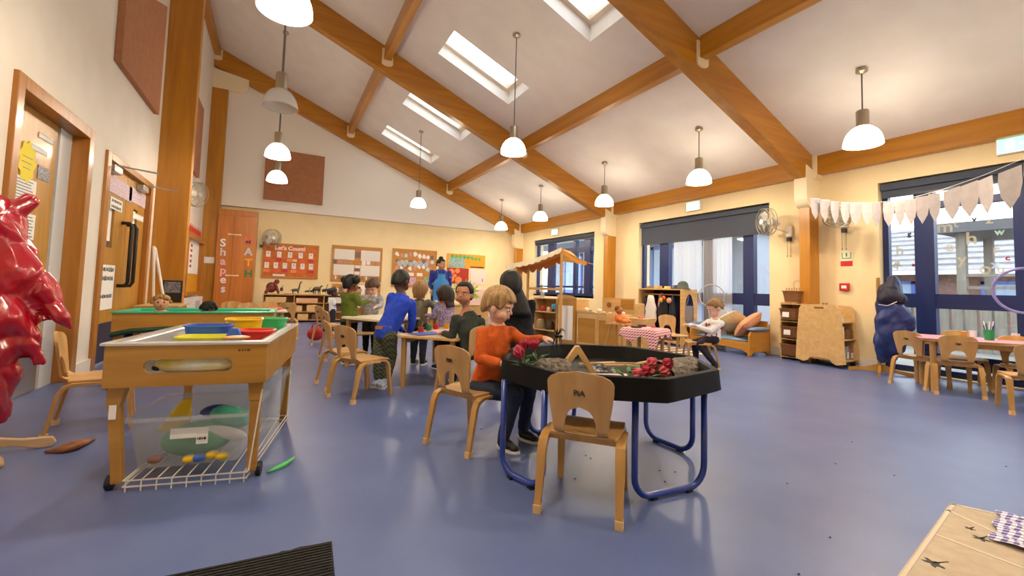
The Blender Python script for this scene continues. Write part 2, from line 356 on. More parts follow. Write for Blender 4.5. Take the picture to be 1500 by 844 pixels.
# ------------------------------------------------------------------ outside, seen through the glass
paving = mat('pale_paving', '85827c', .9, 'noise', '75726c', .4)
g = B().bx(7.1, 60, -30, 60, -.16, -.06); struct('floor_outside', g, paving).name = 'paved_yard'
brick = mat('red_brown_brick', '8a6a60', .8, 'noise', '7a5c54', 2)
tilem = mat('grey_roof_tile', '8c8a8c', .8, 'noise', '7c7a7c', 1)
bluefr = mat('blue_window_frame', '4b6cb8', .4)
palew = mat('pale_render', '9aa0ac', .8)
def far_house(name, label, x, y0, y1, zw, zr, wins, wm):
    t = thing(name, label, 'building', (x, (y0+y1)/2, -.06)); L = (y1-y0)/2
    B().bx(0, 5, -L, L, 0, zw).go('wall', wm, t)
    n = 9
    for i in range(n):
        a = zw+(zr-zw)*i/n; xx = -.3+3.6*i/n
        o = B().prism([(xx, a), (xx+3.6/n+.05, a+(zr-zw)/n), (xx+3.6/n+.05, a+(zr-zw)/n+.05), (xx, a+.09)], (0, -L-.2, 0), (1,0,0), (0,0,1), (0, 2*L+.4, 0)).go('tile_course', tilem, t)
        o['kind'] = 'stuff'
    B().bx(-.42, -.3, -L-.2, L+.2, zw-.06, zw+.06).go('gutter', wplast, t)
    for (a, c, z0, z1) in wins:
        f = B().bx(-.05, .0, a, a+.08, z0, z1).bx(-.05, 0, c-.08, c, z0, z1).bx(-.05, 0, a, c, z0, z0+.08).bx(-.05, 0, a, c, z1-.08, z1).go('window', bluefr, t)
        B().bx(-.03, -.01, a+.08, c-.08, z0+.08, z1-.08).go('pane', mat('far_pane', '9fb4cc', .1), f)
    return t
far_house('brick_building', 'low brick building with pale tiled roof and white gutter across the yard', 17, -4, 13, 1.75, 3.5,
          [(-4.2, -2.6, .7, 1.5), (-1.6, -.2, .7, 1.5), (1.2, 2.6, .7, 1.5), (4, 5.5, .7, 1.5)], brick)
t = thing('timber_fence', 'pale timber fence of upright boards in the yard', 'fence', (11.5, 2.0, -.06))
fw = mat('weathered_timber', '8a857c', .8, 'wood', '77726a', 1, 'z')
for i in range(34):
    B().bx(0, .03, 0, .15, 0, 1.0+.05*rnd.random()).go('board', fw, t, loc=(0, -3.2+i*.19, 0))
B().bx(.03, .07, -3.2, 3.2, .3, .38).bx(.03, .07, -3.2, 3.2, .75, .83).go('rail', fw, t)
t = thing('climbing_frame', 'timber climbing frame with a flat grey canopy in the yard', 'climbing frame', (13.2, 2.2, -.06))
for x, y in ((-.8, -1.2), (.8, -1.2), (-.8, 1.2), (.8, 1.2)): B().bx(-.07, .07, -.07, .07, 0, 2.35).go('post', fw, t, loc=(x, y, 0))
B().bx(-1.1, 1.1, -1.5, 1.5, 2.35, 2.55).go('canopy', mat('grey_canopy', '55565c', .6), t)
B().bx(-.8, .8, -1.2, 1.2, .9, .98).go('platform', fw, t)
for z in (1.2, 1.45): B().bx(-.84, -.78, -1.2, 1.2, z, z+.06).go('rail', fw, t)
t = thing('glazed_wing', 'pale rendered wing with blue window frames beyond the far windows', 'building', (10.6, 9, -.06))
B().bx(.0, 4, -2.2, 7, 0, 2.9).go('wall', palew, t)
B().bx(-1.6, 4.2, -2.4, 7.2, 2.62, 2.8).go('canopy', mat('canopy_grey', '6c7078', .5), t)
for i in range(5):
    a = -1.7+i*1.6
    f = B().bx(-.05, 0, a, a+.1, 0, 2.4).bx(-.05, 0, a+1.1, a+1.2, 0, 2.4).bx(-.05, 0, a, a+1.2, .8, .95).bx(-.05, 0, a, a+1.2, 2.3, 2.4).go('window', bluefr, t)
    B().bx(-.03, -.01, a+.1, a+1.1, .95, 2.3).go('pane', mat('far_pane', '9fb4cc', .1), f)
    B().bx(-.03, -.01, a+.1, a+1.1, .0, .8).go('lower_panel', mat('blue_panel', '6f8cc8', .5), f)

# ------------------------------------------------------------------ windows of the right wall
FX0, FX1 = 6.83, 6.91
def win(name, y0, y1, z0, z1, mull, rails, parts=None):
    r = sempty(name); fr = B(); d = .001
    fr.bx(FX0, FX1, y0+d, y0+.06, z0+d, z1-d).bx(FX0, FX1, y1-.06, y1-d, z0+d, z1-d).bx(FX0, FX1, y0+.06, y1-.06, z1-.07, z1-d).bx(FX0, FX1, y0+.06, y1-.06, z0+d, z0+.07)
    o = fr.go('window_frame', navy, r); cuts = [y0+.06]
    for a, c in sorted(mull):
        B().bx(FX0-.02, FX1, a, c, z0+.07, z1-.07).go('mullion', navy, r); cuts += [a, c]
    cuts.append(y1-.06)
    for i in range(0, len(cuts), 2):
        a, c = cuts[i], cuts[i+1]; zs = [z0+.07]
        for (ra, rb, lo, hi) in rails:
            if ra <= (a+c)/2 <= rb: B().bx(FX0-.01, FX1-.005, a, c, lo, hi).go('rail', navy, r); zs += [lo, hi]
        zs.append(z1-.07)
        for j in range(0, len(zs), 2):
            B().bx(6.868, 6.874, a, c, zs[j], zs[j+1]).go('pane', glass, r)
    portal(V((7.03, (y0+y1)/2, (z0+z1)/2)), V((0, 1, 0)), V((0, 0, 1)), y1-y0, z1-z0)
    return r
full = (-9, 99)
w1 = win('window_1', 8.25, 11.04, .74, 2.33, [(10.14, 10.42), (9.10, 9.2), (8.5, 8.74)], [(8.2, 10.1, 1.86, 2.0), (-9, 99, .95, 1.0)])
w2 = win('window_2', 4.0, 6.78, .02, 2.355, [(6.05, 6.28), (5.05, 5.25), (4.31, 4.49)], [(-9, 99, .73, .92), ])
w3 = win('window_3', .45, 2.6, .02, 2.375, [(2.1, 2.28), (1.33, 1.47)], [(-9, 99, .80, .97), (-9, 99, 1.99, 2.07)])
win('window_10', -1.6, .1, .02, 2.38, [(-.8, -.65)], [(-9, 99, .78, .96)])
B().bx(XR+.0, XR+.3, 8.25, 11.04, .70, .74).go('window_sill', wplast, w1)
# blinds and curtain
blindm = mat('charcoal_blind_fabric', '3c4250', .8)
for (nm, lab, y0, y1, zt, zb) in (('roller_blind', 'charcoal roller blind lowered a third over the curtained doors', 4.01, 6.75, 2.33, 1.90),
                              ('roller_blind', 'charcoal roller blind rolled up over the far kitchen-side window', 8.27, 11.02, 2.31, 2.2),
                              ('roller_blind', 'charcoal roller blind rolled up over the glazed door with letter stickers', .47, 2.58, 2.36, 2.2)):
    t = thing(nm, lab, 'blind', (6.77, (y0+y1)/2, zt), 0); L = (y1-y0)/2
    B().bx(-.035, .035, -L, L, -.09, -.005).go('cassette', blindm, t, bevel=.005)
    B().bx(-.004, .004, -L+.01, L-.01, zb-zt, -.08).go('fabric', blindm, t)
    B().bx(-.01, .01, -L+.01, L-.01, zb-zt-.025, zb-zt).go('bottom_bar', mat('blind_bar', '303642', .4), t)
t = thing('net_curtain', 'sheer white net curtain hanging over the middle garden doors', 'curtain', (6.8, 5.3, 1.92))
def drape(y0, y1, z0, z1, n, amp, x=0):
    b = B(); vs = []; fs = []
    for i in range(n+1):
        y = y0+(y1-y0)*i/n; xx = x+amp*math.sin(i*1.9)+amp*.5*math.sin(i*.7)
        vs += [(xx, y, z0), (xx, y, z1)]
    for i in range(n): fs.append((2*i, 2*i+2, 2*i+3, 2*i+1))
    return b.add(vs, fs)
sheer = mat('net_curtain_cloth', 'f8f6f4', .9, 'sheer', alpha=.62)
drape(-.02, .62, -1.85, 0, 60, .008).go('curtain_panel', sheer, t, smooth=True)
drape(-.62, -.04, -1.85, 0, 60, .008).go('curtain_panel', sheer, t, smooth=True)

# letter stickers on the glass
t = thing('letter_stickers', 'clear and coloured letters stuck across the glazed door panes', 'stickers', (6.862, 1.8, 1.0))
clearst = mat('frosted_sticker', 'c9c5a8', .3, 'clear', alpha=.5)
for (px, py, s, sz, m) in ((1322,325,'e',.13,clearst),(1332,343,'g',.08,ink),(1318,367,'h',.16,clearst),(1315,385,'a',.13,clearst),(1312,388,'q',.12,clearst),(1338,388,'e',.06,mat('red_sticker','b8203a',.5)),
    (1384,333,'m',.19,clearst),(1400,328,'t',.12,clearst),(1427,321,'v',.09,ink),(1449,322,'z',.13,clearst),(1423,350,'h',.2,clearst),(1464,340,'w',.1,mat('green_sticker','9cc8b8',.5)),
    (1391,362,'e',.16,clearst),(1409,380,'y',.16,clearst),(1459,366,'r',.14,clearst),(1476,378,'c',.08,mat('red_sticker','b8203a',.5)),(1443,394,'o',.18,clearst),(1458,388,'x',.12,mat('blue_sticker','b8d4f0',.5)),(1466,395,'u',.12,clearst)):
    d = ray(px, py); p = d*(6.862/d.x)+V((0,0,EYE))
    text('letter', s, sz, p-V((6.862,1.8,1.0)), (0,-1,0), (0,0,1), m, t, .001, bold=.003)

# ------------------------------------------------------------------ doors of the left wall
d1 = sempty('door_1')
B().bx(XL-.3, XL+.03, 3.84, 3.925, 0, 2.19).go('door_jamb', framewood, d1, bevel=.004)
B().bx(XL-.3, XL+.03, 5.035, 5.14, 0, 2.19).go('door_jamb', framewood, d1, bevel=.004)
B().bx(XL-.3, XL+.03, 3.925, 5.035, 2.10, 2.19).go('door_head', framewood, d1, bevel=.004)
lf = B().bx(XL-.13, XL-.088, 3.93, 4.77, .01, 2.10).go('door_leaf', doorwood, d1)
B().bx(XL-.12, XL-.085, 4.81, 5.03, 0, 2.1).go('side_light', mat('grey_white_metal', 'd4d6d6', .4), d1)
B().bx(XL-.13, XL-.12, 4.77, 4.81, 0, 2.1).go('dark_gap', black, d1)
B().bx(XL-.088, XL-.084, 3.95, 4.75, .02, .3).go('kick_plate', steel, d1)
LX = XL-.086
def onp(px, py, X):
    d = ray(px, py); return d*(X/d.x)+V((0,0,EYE))
def sheet(name, px0, py0, px1, py1, X, m, lab, cat='poster', group=None, lines=None, txt=None):
    a, c = onp(px0, py0, X), onp(px1, py1, X)
    y0, y1 = sorted((a.y, c.y)); z0, z1 = sorted((a.z, c.z))
    t = thing(name, lab, cat, (X, (y0+y1)/2, (z0+z1)/2), 0, group); w_, h_ = (y1-y0)/2, (z1-z0)/2
    B().bx(0, .003, -w_, w_, -h_, h_).go('sheet', m, t)
    if lines:
        b = B()
        for i in range(lines):
            z = h_*(.75-1.5*i/max(lines-1, 1)); b.bx(.003, .0035, -w_*.8, w_*(.8-.3*rnd.random()), z-h_*.06, z+h_*.03)
        b.go('printed_lines', mat('grey_print', '8a8f9a', .8), t)['kind'] = 'stuff'
    if txt:
        for i, s_ in enumerate(txt):
            if s_: marks('lettering', (.0032, 0, h_*(1-(2*i+1)/len(txt))), (0,1,0), (0,0,1), w_*1.6, h_*1.1/len(txt), ink, t, len(s_)+i)
    return t
sheet('door_notice', 18, 191, 30, 208, LX, paper, 'small square notice at the top left of the open doorway\'s door', lines=3)
sheet('door_notice', 57, 193, 77, 213, LX, paper, 'white label highest on the open doorway\'s door', lines=2)
sheet('door_notice', 43, 208, 68, 230, LX, paper, 'long white label just above the yellow flower shape', lines=2)
sheet('door_notice', 56, 241, 71, 268, LX, mat('photo_print', 'a8a8ac', .5, 'noise', '5a5a66', 12), 'small grey photo print beside the yellow flower shape')
sheet('door_notice', 17, 252, 50, 300, LX, paper, 'large white page under the yellow flower shape', lines=7)
sheet('door_notice', 30, 310, 48, 352, LX, paper, 'white page lowest on the door behind the red waterproofs', lines=7)
p = onp(39, 237, LX); fy = []
for i in range(48):
    a = 2*PI*i/48; rr = .115*(1+.1*math.cos(9*a)); fy.append((rr*math.cos(a), rr*1.25*math.sin(a)))
t = thing('flower_sign', 'yellow flower shaped paper sign on the door', 'sign', p)
B().prism(fy, (0, 0, 0), (0,1,0), (0,0,1), (.004, 0, 0)).go('sheet', mat('yellow_paper', 'f2dd3c', .7), t)
B().bx(.004, .0045, -.07, .07, .03, .035).bx(.004, .0045, -.08, .06, -.01, -.005).bx(.004, .0045, -.06, .05, -.05, -.045).go('printed_lines', mat('grey_print', '8a8f9a', .8), t)['kind'] = 'stuff'

d2 = sempty('door_2')
for a, c in ((5.52, 5.625), (7.165, 7.26)): B().bx(XL-.12, XL+.025, a, c, 0, 2.13).go('door_jamb', framewood, d2, bevel=.004)
B().bx(XL-.12, XL+.025, 5.625, 7.165, 2.06, 2.13).go('door_head', framewood, d2, bevel=.004)
DX = XL-.03
kick = mat('navy_kick_plate', '1f2c4c', .4)
for (a, c, wy) in ((5.63, 6.39, 5.95), (6.40, 7.16, 6.78)):
    # leaf with a vision slot: four boards around the hole, one mesh
    h = (wy-.09, wy+.09, 1.2, 1.72)
    l = B().bx(DX-.045, DX, a, h[0], .01, 2.055).bx(DX-.045, DX, h[1], c, .01, 2.055).bx(DX-.045, DX, h[0], h[1], .01, h[2]).bx(DX-.045, DX, h[0], h[1], h[3], 2.055).go('door_leaf', doorwood, d2)
    B().bx(DX-.03, DX-.024, h[0], h[1], h[2], h[3]).go('vision_pane', mat('dark_pane', '59606a', .05), d2)
    B().bx(DX-.022, DX-.018, h[0]+.02, h[1]-.02, h[2]+.07, h[3]-.02).go('paper_in_pane', paper, d2)
    B().bx(DX, DX+.004, a+.01, c-.01, .02, .42).go('kick_plate', kick, d2)
for y in (6.30, 6.49):
    B().tube([(DX, y, 1.50), (DX+.07, y, 1.50), (DX+.09, y, 1.46), (DX+.09, y, .84), (DX+.07, y, .80), (DX, y, .80)], .02, 10).go('pull_handle', black, d2, smooth=True)
for (y, px) in ((5.8, 1), (6.85, -1)):
    o = B().bx(DX, DX+.07, y-.12, y+.12, 1.96, 2.03).go('door_closer', mat('silver_closer', 'b8b6b0', .35, metal=.6), d2, bevel=.006)
    B().tube([(.0, 0, 0), (.30, .18, 0)], .009, 6).go('closer_arm', steel, o, loc=(DX+.05, y, 2.04))
DL = DX+.001
sheet('drawing_strip', 158, 252, 192, 297, DL, mat('drawing_print', 'ece8ea', .8, 'noise', 'c89ab0', 14), 'strip of children\'s line drawings across the top of the left double door', 'drawing')
sheet('drawing_strip', 190, 272, 216, 308, DL, mat('drawing_print', 'ece8ea', .8, 'noise', 'c89ab0', 14), 'strip of children\'s line drawings across the top of the right double door', 'drawing')
sheet('door_sign', 162, 287, 178, 312, DL, paper, 'small white sign above the left vision slot of the double doors', 'sign', txt=['aa', 'bb'])
sheet('door_sign', 195, 311, 209, 326, DL, paper, 'small white sign above the right vision slot of the double doors', 'sign', lines=2)
sheet('door_sign', 146, 387, 163, 452, DL, paper, 'white notice with three bold black lines low on the left double door', 'sign', txt=['aaa', 'bbb', '', 'cccc', ''])
# hatch on the left wall between the posts
ht = thing('serving_hatch', 'wooden framed hatch box on the left wall between the two posts', 'hatch', (XL, 10.4, 1.15))
B().bx(.0, .12, -.95, -.88, -.5, .5).go('frame_side', framewood, ht); B().bx(0, .12, .88, .95, -.5, .5).go('frame_side', framewood, ht)
B().bx(0, .14, -.95, .95, -.56, -.5).go('shelf', framewood, ht); B().bx(0, .12, -.95, .95, .5, .6).go('frame_head', framewood, ht)
B().bx(.0, .03, -.88, .88, -.5, .5).go('shutter', mat('amber_panel', 'e0a01e', .4), ht)
B().bx(.03, .06, -.88, -.6, -.5, .5).go('dark_slot', black, ht)
nb_ = thing('hatch_notice', 'white notice with red printing on the hatch', 'notice', (XL+.035, 10.6, 1.3))
B().bx(0, .004, -.5, .6, -.3, .35).go('sheet', paper, nb_)
b = B()
for i in range(5): b.bx(.004, .0045, -.4, -.2, .22-.1*i, .27-.1*i)
b.go('printed_lines', mat('red_print', 'a83a30', .7), nb_)['kind'] = 'stuff'
# red wavy lettering strip above the hatch
t = thing('flame_border', 'red flame-like paper border above the serving hatch', 'decoration', (XL+.005, 10.5, 1.86))
pr = [(-1.0, -.06)]
for i in range(21): pr += [(-1.0+i*.1, .0), (-.95+i*.1, .12 if i % 2 else .07)]
pr += [(1.1, -.06)]
B().prism(pr, (0,0,0), (0,1,0), (0,0,1), (.004, 0, 0)).go('sheet', mat('red_border', 'd6452e', .7), t)
# acoustic panels
acm = mat('tan_acoustic_felt', 'b07a56', .95, 'noise', 'a87250', 2, bump=.3)
tag(B().prism([(-.78, -.62), (.78, -.62), (.78, .85), (-.78, .2)], (0,0,0), (0,1,0), (0,0,1), (.06,0,0)).go('acoustic_panel', acm, loc=(XL+.001, 6.3, 3.64), bevel=.006), 'brown felt acoustic panel high on the left wall above the double doors', 'acoustic panel', 'brown acoustic panels')
bpy.data.objects['acoustic_panel'].data.vertices[2].co.z = .66
tag(B().bx(0, .06, -.55, .55, -.7, .7).go('acoustic_panel', acm, loc=(XL+.001, 9.9, 3.6), bevel=.006), 'brown felt acoustic panel on the left wall beyond the first post', 'acoustic panel', 'brown acoustic panels')
tag(B().bx(-.65, .65, -.06, 0, -.62, .62).go('acoustic_panel', acm, loc=(.255, 11.868, 3.47), bevel=.006), 'brown felt acoustic panel on the white gable wall', 'acoustic panel', 'brown acoustic panels')
# post notices
tag(B().bx(-.1, .1, -.003, 0, -.07, .07).go('post_notice', paper, loc=(-1.36, P2+.002, 1.33)), 'small white notice on the far left post', 'notice')
t = thing('picture_frame', 'small black framed picture on the big left post', 'picture', (-1.26, P1+.002, .72)); B().bx(-.11, .11, -.01, 0, -.15, .15).go('frame', black, t); B().bx(-.09, .09, -.012, -.01, -.02, .13).go('picture', mat('grey_photo', '8c8f98', .4, 'noise', '4a5060', 8), t)

# ------------------------------------------------------------------ pendant lamps
glow = mat('opal_lamp_glass', 'fff0d8', .3, em=DOME_E); unlit = mat('unlit_lamp_glass', 'dcd8d4', .15, 'clear', alpha=.45)
lampcap = mat('lamp_metal', 'b4a890', .35, metal=.8); cord = mat('grey_cord', '6a655e', .5)
def pendant(x, y, zb, label, lit=True):
    zt = zc(x)-.002; t = thing('pendant_lamp', label, 'lamp', (x, y, zt), 0, 'pendant lamps')
    d = zb-zt
    B().lathe([(.001, 0), (.055, 0), (.055, -.03), (.02, -.05), (.001, -.05)], n=14).go('ceiling_rose', lampcap, t, smooth=False)
    B().cyl((0,0,-.05), (0,0,d+.36), .007, n=6).go('cord', cord, t)
    B().lathe([(.001, d+.38), (.05, d+.38), (.058, d+.37), (.058, d+.21), (.062, d+.2), (.001, d+.2)], n=20).go('lamp_cap', lampcap, t, auto=True)
    pr = []
    for k in range(9):
        a = math.radians(8+82*k/8); pr.append((.175*math.sin(a), d+.215*math.cos(a)))
    pr += [(.171, d), (.165, d+.004)] + [(q[0]*.95, d+(q[1]-d)*.95) for q in pr[::-1][1:]]
    B().lathe(pr, n=32).go('lamp_shade', glow if lit else unlit, t, smooth=True)
    if lit:
        B().ell((0, 0, d+.1), (.035, .035, .05)).go('bulb', glow, t, smooth=True)
        l = bpy.data.lights.new('lamp_light', 'POINT'); l.energy = LAMP_W; l.color = (1, .88, .70); l.shadow_soft_size = .06
        o = bpy.data.objects.new('lamp_light', l); C.objects.link(o); o.parent = t; o.location = (0, 0, d+.03)
        up = bpy.data.lights.new('lamp_glow', 'POINT')
    return t
for y, s_ in ((2.22, 'pendant lamp nearest the right edge, by the bunting'), (4.27, 'pendant lamp in front of the curtained doors'), (6.39, 'pendant lamp beside the lower end of the middle rafter'), (8.68, 'pendant lamp over the play kitchen, second from the far corner'), (10.73, 'smallest pendant lamp, nearest the far right corner')):
    pendant(5.43, y, 2.53, 'lit '+s_)
pendant(2.78, 5.19, 2.76, 'lit pendant lamp on a long cord below the square skylight, mid-room')
pendant(2.76, 9.70, 2.70, 'lit pendant lamp in front of the white gable, under the smallest skylight')
pendant(-.05, 3.30, 2.76, 'pendant lamp cut off by the top edge of the picture')
pendant(-.07, 5.2, 2.76, 'unlit pendant lamp with clear shade in the left row', False)
pendant(-.09, 7.33, 2.76, 'lit pendant lamp in the left row just below the unlit one')
pendant(-.10, 9.15, 2.76, 'lit pendant lamp in the left row against the brown gable panel')
pendant(2.78, .7, 2.76, 'unseen lit pendant lamp overhead, above the tile-print mat'); pendant(-.05, 1.2, 2.76, 'unseen lit pendant lamp overhead, above the black door mat'); pendant(5.43, .1, 2.53, 'unseen lit pendant lamp overhead, beyond the right edge')  # pendants out of view, kept for the light they contribute
# ------------------------------------------------------------------ nursery chairs
def sweep(path, hw, th, x=0.0, nx=None):
    """rectangular section swept along a (y,z) path; hw half width in x, th thickness; x offset may vary"""
    rings = []; n = len(path)
    for i, (y, z) in enumerate(path):
        a = path[max(i-1, 0)]; c = path[min(i+1, n-1)]; t = V((0, c[0]-a[0], c[1]-a[1])).normalized(); nrm = V((0, -t.z, t.y))
        h = hw[i] if isinstance(hw, (list, tuple)) else hw; k = th[i] if isinstance(th, (list, tuple)) else th; xo = x[i] if isinstance(x, (list, tuple)) else x
        p = V((xo, y, z)); rings.append([p+V((-h,0,0))-nrm*k/2, p+V((h,0,0))-nrm*k/2, p+V((h,0,0))+nrm*k/2, p+V((-h,0,0))+nrm*k/2])
    return B().loft(rings)
def back_shell(Hs=.305, top=.575, W=.13):
    rows = []
    N = 22
    for i in range(N+1):
        u = i/N
        if u < .16: g = u/.16; y = -.075-.06*math.sin(g*PI/2); z = Hs+.028*(1-math.cos(g*PI/2))
        else: g = (u-.16)/.84; y = -.135-.04*g; z = Hs+.028+(top-Hs-.028)*g
        wv = .108+.026*min(1, max(0, (u-.1)/.6))
        if u > .78: q = (u-.78)/.22; wv = .134*math.sqrt(max(0, 1-q**2.6))*.985+.004
        c = 0
        if .06 < u <= .5: q = (u-.06)/.44; c = .066*math.sqrt(max(0, 1-q**3.2))
        if u <= .06: c = 0
        rows.append((y, z, wv, c))
    b = B(); K = 5
    for s_ in (-1, 1):
        vs = []; fs = []
        for (y, z, wv, c) in rows:
            for j in range(K+1):
                xx = s_*(c+(wv-c)*j/K); yy = y+.9*xx*xx
                vs += [(xx, yy, z), (xx, yy-.011, z+.001)]
        M_ = 2*(K+1)
        for i in range(N):
            for j in range(K):
                a, c_, d, e = i*M_+2*j, i*M_+2*j+2, (i+1)*M_+2*j+2, (i+1)*M_+2*j
                f = (a, c_, d, e); g = (a+1, e+1, d+1, c_+1)
                if s_ > 0: f = f[::-1]; g = g[::-1]
                fs += [f, g]
            o = i*M_+2*K; fs.append((o, o+1, o+M_+1, o+M_) if s_ < 0 else (o+M_, o+M_+1, o+1, o))
            if rows[i][3] > 0 or rows[i+1][3] > 0:
                o = i*M_; fs.append((o, o+1, o+M_+1, o+M_) if s_ > 0 else (o+M_, o+M_+1, o+1, o))
        o = N*M_
        for j in range(K): fs.append((o+2*j, o+2*j+1, o+2*j+3, o+2*j+2))
        for j in range(K): fs.append((2*j, 2*j+2, 2*j+3, 2*j+1))
        b.add(vs, fs)
    return b
chairleg = mat('beech_leg', 'c89c5a', .38, 'wood', 'b48646', 1.0, 'z', coat=.25)
chairback = mat('beech_back', 'cda468', .38, 'wood', 'bc9054', .9, 'z', coat=.2)
chairmark = mat('brown_mark', '5c3a1c', .6)
def make_chair(label, group):
    t = thing('nursery_chair', label, 'chair', (0,0,0), 0, group)
    # seat
    path = [(-.10, .300), (-.04, .302), (.03, .304), (.10, .306), (.14, .303), (.165, .292)]
    sweep(path, [.135, .150, .156, .156, .154, .150], .012).go('seat', chairback, t, auto=True, bevel=.002)
    back_shell().go('backrest', chairback, t, auto=True)
    for s_ in (-1, 1):
        fp = [(.02, .288), (.09, .289), (.13, .284), (.155, .262), (.166, .225), (.172, .15), (.18, .07), (.188, .0)]
        sweep(fp, [.017, .018, .019, .019, .018, .017, .015, .014], [.014, .016, .020, .022, .022, .02, .018, .017], [s_*.137]*3+[s_*.139, s_*.141, s_*.144, s_*.147, s_*.15]).go('leg', chairleg, t, auto=True, bevel=.002)
        rp_ = [(.06, .286), (-.02, .288), (-.075, .286), (-.11, .272), (-.128, .24), (-.142, .17), (-.16, .08), (-.178, .0)]
        o = sweep(rp_, [.017, .017, .018, .019, .019, .018, .015, .014], [.014, .016, .018, .022, .022, .02, .018, .017], [s_*.157]*4+[s_*.158, s_*.159, s_*.16, s_*.162]).go('leg', chairleg, t, auto=True, bevel=.002)
        B().add([(s_*.161+sx*.0155, -.163+(-.0145 if q < 0 else .0)+ (0 if z < .01 else .0) + q*.0095, z) for z in (.0, .032) for sx, q in ((-1,-1),(1,-1),(1,1),(-1,1))],
                [(0,3,2,1),(4,5,6,7),(0,1,5,4),(1,2,6,5),(2,3,7,6),(3,0,4,7)]).go('foot_cap', mat('pale_foot_cap', 'e0bc84', .4), o)
    B().bx(-.14, .14, -.085, -.06, .272, .296).go('stretcher', chairleg, t)
    mk = B().ell((0, 0, 0), (.016, .003, .010), nu=10, nv=6)
    mk.go('maker_mark', chairmark, t, loc=(0, -.1735, .49))
    return t
chair_proto = None
def chair(rl, rr, label, group='beech nursery chairs', rz=None):
    """rl, rr: floor points of the two rear feet (left and right seen from the seat)"""
    global chair_proto
    rl, rr = V(rl), V(rr); d = (rr-rl); d.z = 0
    if rz is None: rz = math.atan2(d.y, d.x)
    m = (rl+rr)/2; loc = V((m.x, m.y, 0)) + Matrix.Rotation(rz, 3, 'Z') @ V((0, .178, 0))
    if chair_proto is None:
        chair_proto = make_chair(label, group); chair_proto.location = loc; chair_proto.rotation_euler = (0, 0, rz); return chair_proto
    return dup(chair_proto, loc, rz, label, group)
def chair_c(x, y, rz, label, group='beech nursery chairs'):
    o = chair((x, y, 0), (x+.3, y, 0), label, group, rz=rz); o.location = (x, y, 0); return o
c1 = chair((.965, 1.52, 0), (1.185, 1.275, 0), 'empty beech chair in front of the black tray, scribbled initials on its back')
for ch in list(c1.children):
    if ch.name.startswith('maker_mark'): bpy.data.objects.remove(ch)
text('scribble', 'PiA', .034, (0, -.1755, .488), (1,0,0), (0,-.1,1), ink, c1, .0012)
mkk = B().ell((0, 0, 0), (.014, .003, .009), nu=10, nv=6).mesh('maker_mark', chairmark)
BOYCH = chair((.79, 2.44, 0), (.93, 2.14, 0), 'beech chair the boy in the orange jumper sits on')
mo = bpy.data.objects.new('maker_mark', mkk); C.objects.link(mo); mo.parent = BOYCH; mo.location = (0, -.1735, .49)
chair_proto = BOYCH
chair((.40, 3.70, 0), (.53, 3.45, 0), 'empty beech chair behind the boy in the blue top')
chair((.35, 4.22, 0), (.40, 3.94, 0), 'beech chair half hidden just behind the empty chair by the blue-topped boy')
chair(fl(451, 505), fl(474, 511), 'pale beech chair with a red bag hung under it, near the back shelves')
chair(fl(466, 524), fl(476, 530), 'beech chair side-on between the red bag chair and the tables')
chair_c(-.93, 3.50, math.radians(-80), 'beech chair beside the red waterproofs on the left')
chair_c(.14, 7.75, math.radians(8), 'beech chair standing alone before the dark shelf unit, legs splayed')
chair_c(-.76, 7.35, math.radians(100), 'beech chair side-on at the left end of the far small table')
chair_c(-.62, 7.75, math.radians(170), 'beech chair behind the far small table, left one')
chair_c(-.33, 7.25, math.radians(185), 'beech chair with tall back behind the far small table, middle one')
chair_c(-.12, 7.85, math.radians(175), 'beech chair behind the far small table, right one by the red cloth')
chair_c(5.93, 1.97, math.radians(-105), 'beech chair turned side-on at the left end of the pink-clothed table')
chair_c(5.83, 1.68, math.radians(-62), 'beech chair nearest the viewer at the pink-clothed table, full back showing')
chair_c(5.45, 1.11, math.radians(-62), 'beech chair cut by the right edge of the picture')
chair_c(6.42, 1.78, math.radians(118), 'beech chair on the window side of the pink-clothed table, seen beyond it')
chair_c(6.2, 1.3, math.radians(118), 'second beech chair on the window side of the pink-clothed table')
chair_c(4.62, 3.60, math.radians(50), 'beech chair the girl in the spotted white top sits on')
chair_c(4.98, 4.35, math.radians(160), 'golden beech chair across the checked table from the girl')
chair_c(1.47, 3.52, math.radians(28), 'beech chair the boy in dark green sits on')
chair_c(1.75, 5.05, math.radians(160), 'beech chair at the far end of the front group table')
chair_c(.98, 5.55, math.radians(185), 'beech chair under the brown-haired boy at the cream table')
# red bag on the chair
bg_ = thing('red_bag', 'red cloth bag hanging on the pale beech chair near the shelves', 'bag', fl(463, 505)+V((0,.15,.14)))
B().ell((0,0,0), (.12, .09, .10), nu=14).go('bag_body', mat('red_cloth', 'c01c24', .6, bump=.2), bg_, smooth=True); B().tube([(-.06,0,.08),(-.04,0,.15),(.04,0,.15),(.06,0,.08)], .008).go('handle', mat('red_cloth'  , 'c01c24'), bg_, smooth=True)

